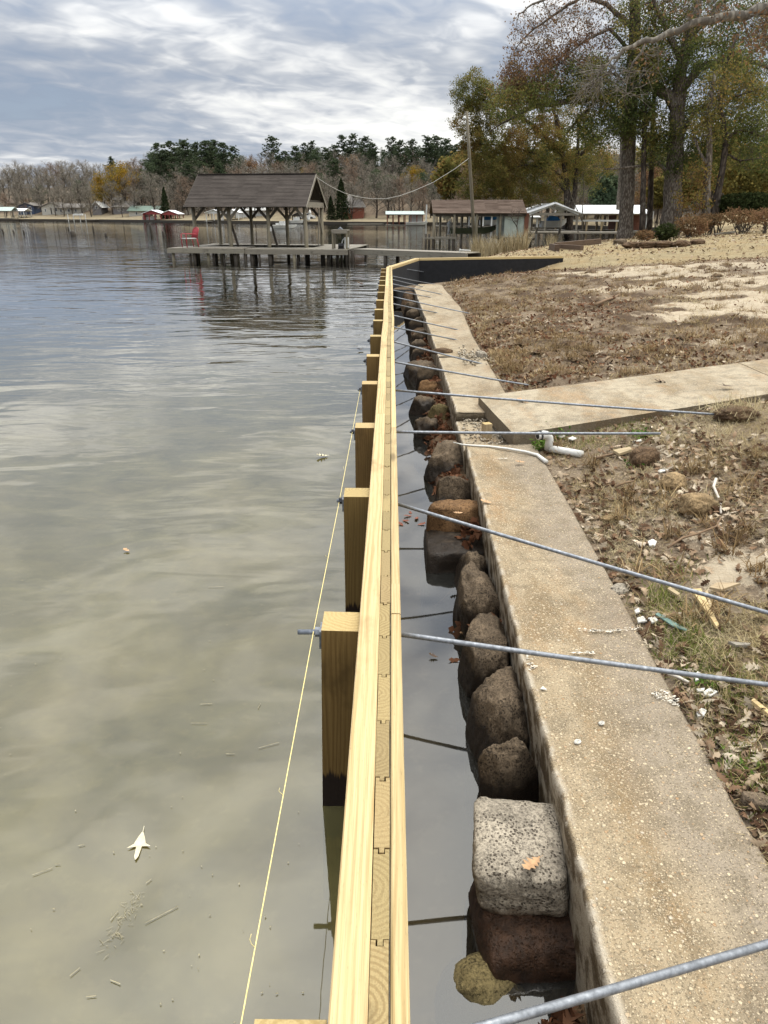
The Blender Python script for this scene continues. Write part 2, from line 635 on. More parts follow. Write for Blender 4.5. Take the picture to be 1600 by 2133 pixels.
def stone_mat(name, top, pit, wetcol, wet_z):
    m, n, b = new_mat(name)
    p = n.pos()
    big = n.noise(p, 6.0, 4.0, 0.6)
    mid = n.noise(p, 30.0, 5.0, 0.7)
    por = n.voro(n.vmath('ADD', p, n.vmath('SCALE', n.noise(p, 40, 2, color=True), 0.012)), 85.0)
    crust = n.noise(p, 95.0, 5.0, 0.75)
    pits = n.math('MULTIPLY', n.rng(n.math('ADD', por, n.math('MULTIPLY', n.math('SUBTRACT', crust, 0.5), 0.9)), 0.40, 0.24), n.rng(n.noise(p, 11.0, 4.0, 0.7), 0.40, 0.58))
    col = n.mix(n.rng(big, 0.35, 0.68), top, tuple(x * 0.55 for x in top))
    col = n.mix(n.math('MULTIPLY', n.rng(mid, 0.48, 0.68), 0.6), col, tuple(x * 0.36 for x in top))
    col = n.mix(n.math('MULTIPLY', n.rng(crust, 0.47, 0.62), 0.75), col, tuple(x * 0.22 for x in top))
    col = n.mix(n.math('MULTIPLY', n.rng(crust, 0.44, 0.34), 0.5), col, tuple(min(0.8, x * 1.45) for x in top))
    col = n.mix(n.math('MULTIPLY', pits, 0.85), col, pit)
    z = n.sep(p)[2]
    h = n.math('ADD', z, n.math('MULTIPLY', n.math('SUBTRACT', n.noise(p, 14.0, 4.0, 0.6), 0.5), 0.16))
    wf = n.rng(h, wet_z - 0.035, wet_z + 0.05, 1.0, 0.0)
    wc = n.mix(n.rng(mid, 0.35, 0.7), wetcol, tuple(x * 2.6 for x in wetcol))
    col = n.mix(n.math('MULTIPLY', wf, 0.93), col, wc)
    n.put(b.inputs['Base Color'], col)
    n.put(b.inputs['Roughness'], n.math('SUBTRACT', 0.92, n.math('MULTIPLY', wf, 0.45)))
    b.inputs['Specular IOR Level'].default_value = 0.25
    hg = n.math('ADD', n.math('ADD', n.math('MULTIPLY', mid, 0.8), n.math('MULTIPLY', crust, -0.6)), n.math('MULTIPLY', pits, -0.9))
    n.put(b.inputs['Normal'], n.bump(hg, 0.9, 0.008))
    return m


M['stone_pale'] = stone_mat('pale_porous_stone', (0.43, 0.375, 0.295), (0.03, 0.02, 0.014), (0.05, 0.033, 0.02), 0.135)
M['stone_grey'] = stone_mat('grey_brown_stone', (0.165, 0.122, 0.080), (0.016, 0.011, 0.007), (0.009, 0.006, 0.004), 0.17)
M['stone_red'] = stone_mat('rusty_stone', (0.23, 0.13, 0.06), (0.05, 0.025, 0.012), (0.022, 0.012, 0.007), 0.10)
M['stone_olive'] = stone_mat('algae_stone', (0.21, 0.165, 0.075), (0.04, 0.03, 0.012), (0.06, 0.048, 0.022), -0.02)
M['stone_dark'] = stone_mat('dark_wet_stone', (0.10, 0.055, 0.03), (0.02, 0.01, 0.006), (0.022, 0.011, 0.006), 0.16)
M['clod'] = stone_mat('dry_clod', (0.36, 0.25, 0.13), (0.14, 0.085, 0.04), (0.1, 0.06, 0.03), -5)
M['dirt_lump'] = stone_mat('dark_clod', (0.16, 0.10, 0.055), (0.04, 0.025, 0.015), (0.1, 0.06, 0.03), -5)


def galv():
    m, n, b = new_mat('galvanised_steel')
    p = n.pos()
    f = n.noise(p, 55.0, 4.0, 0.6)
    n.put(b.inputs['Base Color'], n.ramp(f, [(0.3, (0.13, 0.14, 0.155)), (0.6, (0.235, 0.25, 0.275)), (0.8, (0.38, 0.40, 0.42))]))
    b.inputs['Metallic'].default_value = 0.55
    n.put(b.inputs['Roughness'], n.ramp(f, [(0.3, 0.55), (0.7, 0.38)]))
    n.put(b.inputs['Normal'], n.bump(n.noise(p, 300.0, 2.0), 0.25, 0.001))
    return m


M['galv'] = galv()
M['dark_steel'] = simple('dark_steel', (0.05, 0.05, 0.055), 0.5, 0.3, 30, metal=0.6)
M['string'] = simple('yellow_string', (0.72, 0.60, 0.26), 0.8, 0.15, 60)
M['white_pvc'] = simple('white_pvc', (0.58, 0.57, 0.53), 0.5, 0.15, 14)
M['white_paint'] = simple('white_paint', (0.56, 0.56, 0.54), 0.6, 0.1, 2)
M['grey_white'] = simple('dull_white_paint', (0.50, 0.50, 0.48), 0.7, 0.12, 2)
M['white_metal'] = simple('white_metal_roof', (0.82, 0.83, 0.84), 0.45, 0.06, 1)
M['red_paint'] = simple('red_paint', (0.20, 0.035, 0.035), 0.55, 0.2, 5)
M['chair_red'] = simple('red_chair_paint', (0.36, 0.05, 0.06), 0.55, 0.15, 9)
M['teal'] = simple('pale_teal_paint', (0.44, 0.49, 0.43), 0.75, 0.14, 3)
M['brown_paint'] = simple('red_brown_boards', (0.17, 0.07, 0.045), 0.8, 0.25, 5)
M['blue_wall'] = simple('slate_blue_siding', (0.055, 0.075, 0.125), 0.75, 0.12, 2)
M['grey_wall'] = simple('grey_siding', (0.16, 0.15, 0.15), 0.8, 0.15, 2)
M['beige_wall'] = simple('beige_siding', (0.42, 0.38, 0.31), 0.8, 0.1, 2)
M['cream_wall'] = simple('cream_siding', (0.42, 0.40, 0.35), 0.8, 0.08, 2)
M['brick'] = simple('red_brick', (0.24, 0.085, 0.055), 0.85, 0.3, 9)
M['roof_grey'] = simple('grey_shingle', (0.17, 0.155, 0.14), 0.9, 0.25, 4)
M['roof_brown'] = simple('brown_shingle', (0.13, 0.095, 0.072), 0.9, 0.25, 4)
M['roof_green'] = simple('green_roof', (0.13, 0.18, 0.145), 0.6, 0.15, 3)
M['roof_pale_green'] = simple('pale_green_roof', (0.33, 0.39, 0.36), 0.5, 0.12, 2)
M['dark'] = simple('dark_interior', (0.015, 0.014, 0.013), 0.9, 0.2, 2)
M['black_fabric'] = simple('black_fabric', (0.012, 0.012, 0.014), 0.85, 0.3, 9, bump=0.004)
M['glass'] = simple('window_glass', (0.035, 0.04, 0.05), 0.08, 0.2, 2, spec=0.6)
M['boat_green'] = simple('olive_hull', (0.085, 0.095, 0.055), 0.45, 0.25, 4)
M['blue_cover'] = simple('blue_tarp', (0.03, 0.16, 0.42), 0.6, 0.2, 5)
M['black_plastic'] = simple('black_plastic', (0.02, 0.02, 0.022), 0.4, 0.2, 6)
M['shell'] = simple('pale_shell', (0.52, 0.50, 0.45), 0.5, 0.3, 60)
M['teal_scrap'] = simple('weathered_teal_scrap', (0.14, 0.22, 0.19), 0.7, 0.25, 30)


def shingle_mat(name, a, b_):
    m, n, b = new_mat(name)
    p = n.obj()
    f = n.noise(p, 1.3, 5.0, 0.65)
    g = n.noise(p, 16.0, 3.0, 0.7)
    r = n.island()
    c = n.mix(n.rng(f, 0.35, 0.7), a, b_)
    c = n.mix(n.math('MULTIPLY', g, 0.5), c, tuple(x * 0.55 for x in a))
    c = n.mix(n.math('MULTIPLY', r, 0.30), c, tuple(x * 1.35 for x in b_))
    n.put(b.inputs['Base Color'], c)
    b.inputs['Roughness'].default_value = 0.92
    b.inputs['Specular IOR Level'].default_value = 0.15
    return m


M['shingle'] = shingle_mat('old_brown_shingles', (0.045, 0.037, 0.032), (0.074, 0.062, 0.054))
M['shingle_red'] = shingle_mat('faded_red_shingles', (0.115, 0.08, 0.062), (0.175, 0.13, 0.102))


def bark_mat(name, light, dark, sc=9.0):
    m, n, b = new_mat(name)
    p = n.vmath('MULTIPLY', n.obj(), (1.0, 1.0, 0.28))
    plates = n.voro(n.vmath('ADD', p, n.vmath('SCALE', n.noise(p, 5, 3, color=True), 0.12)), sc)
    f = n.noise(p, 3.0, 5.0, 0.65)
    c = n.mix(n.rng(plates, 0.2, 0.65), light, dark)
    c = n.mix(n.math('MULTIPLY', n.rng(f, 0.4, 0.7), 0.5), c, tuple(x * 0.5 for x in light))
    lich = n.rng(n.noise(n.obj(), 1.6, 5.0, 0.7), 0.58, 0.70)
    c = n.mix(n.math('MULTIPLY', lich, 0.35), c, (0.32, 0.32, 0.28))
    n.put(b.inputs['Base Color'], c)
    b.inputs['Roughness'].default_value = 0.95
    b.inputs['Specular IOR Level'].default_value = 0.1
    n.put(b.inputs['Normal'], n.bump(n.math('SUBTRACT', 1.0, plates), 0.9, 0.03))
    return m


M['bark'] = bark_mat('grey_bark', (0.22, 0.19, 0.155), (0.075, 0.06, 0.048), 15.0)
M['bark_dark'] = bark_mat('dark_bark', (0.11, 0.09, 0.072), (0.04, 0.032, 0.027))
M['bark_pale'] = bark_mat('pale_limb_bark', (0.25, 0.225, 0.185), (0.11, 0.095, 0.078))
M['twig'] = simple('twig', (0.10, 0.082, 0.066), 0.95, 0.25, 3, spec=0.1)


def leaf_mat(name, stops, hue_scale=0.35, trans=0.5, dark=0.5, rvar=0.26):
    """Leaves whose colour drifts through the crown and differs from leaf to leaf."""
    m = bpy.data.materials.new(name)
    m.use_nodes = True
    n = NT(m.node_tree)
    for nd in list(m.node_tree.nodes):
        m.node_tree.nodes.remove(nd)
    out = n.n('OutputMaterial')
    p = n.obj()
    f = n.noise(p, hue_scale, 3.0, 0.6)
    r = n.island()
    k = n.math('ADD', f, n.math('MULTIPLY', n.math('SUBTRACT', r, 0.5), rvar))
    k = n.math('ADD', k, n.math('MULTIPLY', n.math('SUBTRACT', n.rnd(), 0.5), 0.10))
    c = n.ramp(k, stops)
    val = n.math('ADD', dark, n.math('MULTIPLY', n.math('FRACT', n.math('MULTIPLY', r, 9.7)), 1.15 - dark))
    c = n.mix(1.0, c, n.comb(val, val, val), 'MULTIPLY')
    d = n.n('BsdfDiffuse')
    n.put(d.inputs[0], c)
    t = n.n('BsdfTranslucent')
    n.put(t.inputs[0], c)
    mx = n.n('MixShader')
    mx.inputs[0].default_value = trans
    n.t.links.new(d.outputs[0], mx.inputs[1])
    n.t.links.new(t.outputs[0], mx.inputs[2])
    n.t.links.new(mx.outputs[0], out.inputs[0])
    return m


OLIVE = [(0.28, (0.105, 0.12, 0.040)), (0.43, (0.165, 0.165, 0.052)), (0.54, (0.245, 0.205, 0.062)), (0.64, (0.31, 0.205, 0.068)), (0.78, (0.24, 0.125, 0.06))]
GREEN = [(0.30, (0.098, 0.130, 0.047)), (0.46, (0.150, 0.176, 0.057)), (0.58, (0.221, 0.215, 0.068)), (0.70, (0.351, 0.247, 0.078))]
M['leaf_olive'] = leaf_mat('olive_ochre_leaves', OLIVE, 0.30)
M['leaf_green'] = leaf_mat('dull_green_leaves', GREEN, 0.32)
M['leaf_rust'] = leaf_mat('rust_leaves', [(0.3, (0.20, 0.145, 0.075)), (0.5, (0.25, 0.15, 0.08)), (0.7, (0.20, 0.11, 0.07))], 0.4)
M['leaf_yellow'] = leaf_mat('yellow_leaves', [(0.3, (0.16, 0.145, 0.035)), (0.48, (0.32, 0.22, 0.035)), (0.64, (0.42, 0.24, 0.035))], 0.25)
M['leaf_muted'] = leaf_mat('muted_yellow_leaves', [(0.3, (0.12, 0.125, 0.045)), (0.5, (0.20, 0.175, 0.055)), (0.68, (0.28, 0.205, 0.06))], 0.25)
M['needle'] = leaf_mat('pine_needles', [(0.3, (0.060, 0.088, 0.052)), (0.5, (0.088, 0.118, 0.066)), (0.7, (0.125, 0.150, 0.080))], 0.3, 0.25)
M['cedar'] = leaf_mat('cedar_leaves', [(0.3, (0.020, 0.030, 0.014)), (0.6, (0.040, 0.052, 0.024))], 0.5, 0.2)
M['hedge'] = leaf_mat('hedge_leaves', [(0.3, (0.028, 0.04, 0.016)), (0.6, (0.055, 0.066, 0.026))], 0.8, 0.2)
M['bare'] = leaf_mat('bare_twigs', [(0.3, (0.20, 0.175, 0.14)), (0.5, (0.255, 0.23, 0.19)), (0.7, (0.29, 0.25, 0.20))], 0.15, 0.0, 0.62)
M['bare_red'] = leaf_mat('brown_twigs', [(0.3, (0.21, 0.155, 0.115)), (0.5, (0.26, 0.19, 0.14)), (0.7, (0.28, 0.21, 0.16))], 0.15, 0.1, 0.6)
M['litter'] = leaf_mat('fallen_leaves', [(0.26, (0.085, 0.048, 0.030)), (0.38, (0.18, 0.108, 0.066)), (0.5, (0.30, 0.205, 0.13)), (0.61, (0.42, 0.325, 0.225)), (0.75, (0.56, 0.475, 0.36))], 2.2, 0.2, 0.5, 0.55)
M['litter_dark'] = leaf_mat('damp_leaves', [(0.25, (0.055, 0.024, 0.014)), (0.5, (0.135, 0.062, 0.035)), (0.7, (0.24, 0.13, 0.08))], 2.0, 0.15, 0.5)
M['dry_grass'] = leaf_mat('dead_grass', [(0.28, (0.20, 0.145, 0.07)), (0.45, (0.34, 0.26, 0.13)), (0.6, (0.45, 0.37, 0.21)), (0.75, (0.55, 0.47, 0.29))], 0.8, 0.25, 0.5)
M['brown_grass'] = leaf_mat('root_mat_grass', [(0.28, (0.142, 0.092, 0.046)), (0.5, (0.257, 0.176, 0.089)), (0.72, (0.419, 0.311, 0.169))], 1.1, 0.2, 0.5)
M['green_grass'] = leaf_mat('green_grass', [(0.3, (0.10, 0.125, 0.03)), (0.5, (0.15, 0.18, 0.04)), (0.7, (0.24, 0.24, 0.075))], 1.5, 0.3, 0.6)
M['weed'] = leaf_mat('green_weed', [(0.3, (0.07, 0.13, 0.025)), (0.6, (0.14, 0.22, 0.045))], 6.0, 0.3, 0.6)
M['reed'] = leaf_mat('dry_reeds', [(0.3, (0.26, 0.20, 0.11)), (0.5, (0.38, 0.31, 0.19)), (0.7, (0.47, 0.40, 0.26))], 1.0, 0.2, 0.55)
# ================================================================== the lie of the land
CAPZ = 0.45
WALLZ = 0.90
_capL = [(1345, 2290), (1290, 2133), (1165, 1660), (1085, 1370), (1000, 1040), (955, 880), (925, 780), (885, 660), (862, 600)]
_capR = [(1720, 2010), (1600, 1790), (1400, 1440), (1260, 1180), (1135, 960), (1050, 810), (985, 700), (960, 640), (925, 600)]
capL = [at_z(a, b, CAPZ) for a, b in _capL]
capR = [at_z(a, b, CAPZ) for a, b in _capR]
capL = [Vector((capL[1].x - 0.01, -1.2, CAPZ)), Vector((capL[1].x, 0.3, CAPZ))] + capL[1:]
capR = [Vector((capR[1].x - 0.02, -1.2, CAPZ)), Vector((capR[1].x - 0.01, 0.6, CAPZ))] + capR[1:]
capL.append(Vector((0.98, 21.2, CAPZ)))
capR.append(Vector((1.62, 21.0, CAPZ)))
_cly, _clx = [p.y for p in capL], [p.x for p in capL]
_cry, _crx = [p.y for p in capR], [p.x for p in capR]


def cap_left(y):
    return interp(y, _cly, _clx)


def cap_right(y):
    return interp(y, _cry, _crx)


# edge of the dry land: along the old concrete wall, round the corner, then the natural shore
_ey = _cry[:-1] + [21.0, 22.0, 23.2, 24.5, 25.6, 26.2, 27.0, 29.0, 31.5, 33.5, 36.0, 40.0, 45.0, 52.0, 60.0, 68.0, 80.0, 100.0, 140.0]
_ex = _crx[:-1] + [1.62, 2.1, 3.2, 4.6, 6.0, 5.2, 3.0, 2.7, 2.9, 3.3, 4.4, 6.4, 9.4, 13.2, 18.5, 24.0, 32.0, 40.0, 52.0]


def shore_x(y):
    return np.interp(y, _ey, _ex)


def land_h(x, y, detail=True):
    x, y = np.asarray(x, float), np.asarray(y, float)
    s = x - shore_x(y)
    soft = np.clip((y - 25.4) / 2.0, 0, 1)           # beyond the bulkhead the bank slopes into the water
    sp = np.maximum(s, 0)
    hard = 0.425 + 0.15 * (1 - np.exp(-sp / 0.9)) + 0.050 * np.minimum(sp, 24) + 0.012 * np.maximum(sp - 24, 0)
    bank = -0.35 + 0.90 * (1 - np.exp(-np.maximum(s + 0.45, 0) / 0.8)) + 0.056 * np.minimum(sp, 24) + 0.02 * np.maximum(sp - 24, 0)
    h = hard * (1 - soft) + bank * soft
    h = h + np.maximum(y - 58, 0) * 0.030 * np.clip(s / 10, 0, 1)
    h = np.where(s < 0, np.where(soft > 0.5, np.minimum(h, bank), 0.30), h)
    if detail:
        p = np.stack([x, y, np.zeros_like(x)], -1)
        h = h + fbm(p * 0.45, 3, 3) * 0.16 * np.clip(sp / 2.0, 0, 1)
        h = h + rough_zone(x, y) * (fbm(p * 1.9, 11, 4) * 0.17 + np.maximum(fbm(p * 4.3, 23, 3), 0) * 0.20) * np.clip(sp / 0.5, 0, 1)
        h = h + fbm(p * 7.0, 31, 3) * 0.035 * np.clip(sp / 0.25, 0.0, 1)
    # the garden path's bed
    band = np.minimum(y - path_near(x), path_far(x) - y)
    k = np.clip((band + 0.22) / 0.2, 0, 1) * (s > -0.1) * (x < 9)
    h = np.where(k > 0, h * (1 - k) + np.minimum(h, path_z(x) - 0.05) * k, h)
    return h


def path_z(x):
    return 0.54 + 0.082 * (np.asarray(x, float) - 1.1)


def path_near(x):
    return 5.98 + 0.26 * (np.asarray(x, float) - 1.03)


def path_far(x):
    return 7.47 + 0.20 * (np.asarray(x, float) - 1.2)


def rough_zone(x, y):
    """Where the turf was torn up: the strip behind the old wall."""
    s = x - shore_x(y)
    a = np.clip((y - 7.0) / 2.0, 0, 1) * np.clip((24.5 - y) / 3.0, 0, 1) * np.clip((11.0 - s) / 5.0, 0, 1)
    b_ = np.clip((6.2 - y) / 1.0, 0, 1) * np.clip((y - 2.2) / 1.2, 0, 1) * 0.35
    return np.maximum(a, b_)


def G(px_, py_, lift=0.0, smooth=True):
    """Where the pixel's line of sight meets the land."""
    d = ray(px_, py_)
    t0, t = 0.3, 0.3
    while t < 250:
        x, y, z = d.x * t, d.y * t, CAM_H + d.z * t
        h = float(land_h(np.array([x]), np.array([y]), not smooth)[0])
        if z < h:
            lo, hi = t0, t
            for _ in range(22):
                mm = (lo + hi) / 2
                hh = float(land_h(np.array([d.x * mm]), np.array([d.y * mm]), not smooth)[0])
                if CAM_H + d.z * mm < hh:
                    hi = mm
                else:
                    lo = mm
            t = hi
            return Vector((d.x * t, d.y * t, CAM_H + d.z * t + lift))
        t0 = t
        t += 0.04 + t * 0.006
    return Vector((d.x * t, d.y * t, 1.5))


def ground_z(x, y):
    return float(land_h(np.array([x]), np.array([y]))[0])


# sand, grass and soil masks
def sand_mask(x, y):
    s = x - shore_x(y)
    p = np.stack([x, y, np.zeros_like(x)], -1)
    n1 = fbm(p * np.array([0.33, 0.62, 1.0]), 5, 4)
    n2 = fbm(p * 2.2, 9, 3)
    zone = np.clip((s - 2.2) / 2.8, 0, 1) * np.clip((13.5 - s - 0.12 * (y - 10)) / 3.0, 0, 1) * np.clip((y - 5.0) / 3.0, 0, 1) * np.clip((24.0 - y) / 3.0, 0, 1)
    near = np.clip((6.0 - y) / 1.5, 0, 1) * np.clip((s - 0.15) / 0.5, 0, 1) * np.clip((y - 1.0) / 1.0, 0.0, 1) * 0.62
    z = np.maximum(zone, near)
    n3 = fbm(p * np.array([0.8, 2.2, 1.0]), 15, 4)
    return np.clip((n1 * 1.5 + n2 * 0.9 + n3 * 1.5 + z * 0.54 - 0.28) * 3.2, 0, 1) * np.clip(z * 3, 0, 1)


def lawn_mask(x, y):
    s = x - shore_x(y)
    a = np.clip((s + 0.12 * (y - 10) - 10.5) / 2.5, 0, 1) * np.clip((y - 7.0) / 2.0, 0, 1)
    b_ = np.clip((y - 23.5) / 2.5, 0, 1)
    return np.maximum(a, b_)


def grid_rows():
    ys = [-1.2]
    while ys[-1] < 150:
        y = ys[-1]
        ys.append(y + max(0.035, 0.0105 * max(y, 1) ** 1.15))
    return np.array(ys)


def build_ground():
    ys = grid_rows()
    K = 240
    t = np.linspace(0, 1, K) ** 2.3
    X = np.zeros((len(ys), K))
    for i, y in enumerate(ys):
        e = float(shore_x(y))
        left = e - (0.10 if y < 21 else 1.6)
        X[i] = left + t * (16.0 + y * 1.6)
    Y = np.repeat(ys[:, None], K, 1)
    Z = land_h(X, Y)
    V = np.stack([X, Y, Z], -1).reshape(-1, 3)
    idx = np.arange(len(ys) * K).reshape(len(ys), K)
    F = np.stack([idx[:-1, :-1], idx[:-1, 1:], idx[1:, 1:], idx[1:, :-1]], -1).reshape(-1, 4)
    m, n, b = new_mat('lawn_soil_and_sand')
    p = n.pos()
    f1 = n.noise(p, 0.9, 5.0, 0.65)
    f2 = n.noise(p, 7.0, 5.0, 0.7)
    f3 = n.noise(p, 60.0, 4.0, 0.7)
    f4 = n.noise(n.vmath('MULTIPLY', p, (0.45, 1.6, 1.0)), 5.0, 5.0, 0.7)
    soil = n.mix(n.rng(f2, 0.35, 0.65), (0.22, 0.17, 0.118), (0.12, 0.086, 0.058))
    soil = n.mix(n.rng(f3, 0.45, 0.7), soil, (0.32, 0.255, 0.175))
    soil = n.mix(n.math('MULTIPLY', n.attr('churn'), n.rng(n.noise(p, 1.7, 5.0, 0.7), 0.42, 0.58)), soil, (0.085, 0.058, 0.038))
    lawn = n.mix(n.rng(f4, 0.35, 0.65), (0.29, 0.238, 0.14), (0.21, 0.165, 0.098))
    lawn = n.mix(n.math('MULTIPLY', n.rng(f1, 0.4, 0.65), 0.6), lawn, (0.27, 0.19, 0.095))
    lawn = n.mix(n.math('MULTIPLY', n.rng(f3, 0.5, 0.72), 0.5), lawn, (0.36, 0.305, 0.20))
    sand = n.mix(n.rng(f2, 0.3, 0.7), (0.46, 0.39, 0.29), (0.35, 0.285, 0.20))
    sand = n.mix(n.math('MULTIPLY', n.rng(f3, 0.5, 0.75), 0.35), sand, (0.36, 0.25, 0.14))
    c = n.mix(n.attr('lawn'), soil, lawn)
    sm = n.math('ADD', n.math('ADD', n.attr('sand'), n.math('MULTIPLY', n.math('SUBTRACT', f2, 0.5), 1.5)), n.math('MULTIPLY', n.math('SUBTRACT', f3, 0.5), 0.9))
    c = n.mix(n.rng(sm, 0.35, 0.68), c, sand)
    lit = n.rng(n.noise(p, 3.1, 6.0, 0.75), 0.56, 0.66)       # matted leaf mould
    c = n.mix(n.math('MULTIPLY', lit, n.math('SUBTRACT', 0.75, n.math('MULTIPLY', n.attr('lawn'), 0.6))), c, (0.17, 0.105, 0.06))
    n.put(b.inputs['Base Color'], c)
    b.inputs['Roughness'].default_value = 0.95
    b.inputs['Specular IOR Level'].default_value = 0.1
    n.put(b.inputs['Normal'], n.bump(n.math('ADD', n.math('MULTIPLY', f2, 0.5), f3), 0.8, 0.025))
    xs, yy = V[:, 0], V[:, 1]
    me = np_mesh('ground', V, F, m, True, {'sand': sand_mask(xs, yy), 'lawn': lawn_mask(xs, yy), 'churn': rough_zone(xs, yy) * np.clip((7.5 - (xs - shore_x(yy))) / 3.5, 0, 1)})
    tag(link('ground', me), kind='structure')


build_ground()

# ------------------------------------------------------------------ far shore and the wooded hill behind it
FAR = [(-520, 330), (-330, 292), (-210, 256), (-111, 226), (-80, 214), (-46, 187), (-22, 170), (-6, 160), (12, 150), (23, 132), (31, 112), (36, 96), (40, 84)]


def build_far():
    pts = [Vector((a, b, 0)) for a, b in FAR]
    P = []
    for i in range(len(pts) - 1):
        for k in range(8):
            P.append(pts[i].lerp(pts[i + 1], k / 8))
    P.append(pts[-1])
    vs = [-1.5, 0, 0.05, 1.5, 4, 8, 12, 17, 23, 30, 40, 52, 66, 82, 100, 130, 180, 260, 400]
    V, sh = [], []
    for i, p in enumerate(P):
        t = (P[min(i + 1, len(P) - 1)] - P[max(i - 1, 0)]).normalized()
        nrm = Vector((-t.y, t.x, 0))
        nrm = (nrm * 0.25 + Vector((0.12, 1.0, 0)) * 0.75).normalized() if p.x < 15 else (nrm * 0.5 + Vector((0.9, 0.6, 0)) * 0.5).normalized()
        for v in vs:
            q = p + nrm * v
            h = far_h(v, p.x)
            h += float(fbm(np.array([[q.x * 0.05, q.y * 0.05, 1.0]]), 4, 3)[0]) * 2.2 * min(max(v, 0) / 40, 1)
            V.append((q.x, q.y, h))
            sh.append(v)
    K = len(vs)
    idx = np.arange(len(P) * K).reshape(len(P), K)
    F = np.stack([idx[:-1, :-1], idx[1:, :-1], idx[1:, 1:], idx[:-1, 1:]], -1).reshape(-1, 4)
    m, n, b = new_mat('far_bank_and_forest_floor')
    p = n.pos()
    f = n.noise(p, 0.16, 5.0, 0.7)
    g = n.noise(p, 1.1, 4.0, 0.7)
    v = n.attr('inland')
    grass = n.mix(n.rng(g, 0.35, 0.65), (0.25, 0.21, 0.14), (0.18, 0.145, 0.095))
    floor_ = n.mix(n.rng(g, 0.35, 0.65), (0.115, 0.09, 0.065), (0.165, 0.125, 0.09))
    k = n.rng(n.math('ADD', v, n.math('MULTIPLY', n.math('SUBTRACT', f, 0.5), 16.0)), 14.0, 22.0)
    c = n.mix(k, grass, floor_)
    c = n.mix(n.rng(v, 0.5, 0.06), c, (0.06, 0.045, 0.03))
    n.put(b.inputs['Base Color'], c)
    b.inputs['Roughness'].default_value = 1.0
    b.inputs['Specular IOR Level'].default_value = 0.05
    me = np_mesh('far_shore', V, F, m, True, {'inland': sh})
    tag(link('far_shore', me), kind='structure')


def far_h(v, x):
    if v < 0:
        return -0.6
    if v <= 0.001:
        return -0.05
    hill = np.interp(x, [-300, -140, -80, -30, 20, 60], [4.0, 6.0, 11.0, 12.0, 12.5, 10.0])
    return 0.40 + v * 0.045 + hill * float(np.clip((v - 14) / 75, 0, 1)) ** 1.15


build_far()


def far_D(px_):
    """How far ahead the far waterline lies along this column of the photograph."""
    a = (px_ - 800) / FPX / math.cos(PITCH)
    for i in range(len(FAR) - 1):
        (x0, y0), (x1, y1) = FAR[i], FAR[i + 1]
        den = (x1 - x0) - a * (y1 - y0)
        if abs(den) < 1e-9:
            continue
        t = (a * y0 - x0) / den
        if 0 <= t <= 1:
            return y0 + (y1 - y0) * t
    return 150.0


# ------------------------------------------------------------------ the new timber wall's line
_wy = [-1.4, 0.88, 5.0, 9.0, 10.6, 12.2, 14.5, 21.2, 25.35, 26.7]
_wx = [-0.032, -0.010, 0.028, 0.062, 0.086, 0.090, 0.112, 0.165, 1.12, 6.25]


def wall_x(y):
    return interp(y, _wy, _wx)


WALL = [Vector((a, b, 0)) for a, b in zip(_wx, _wy)]

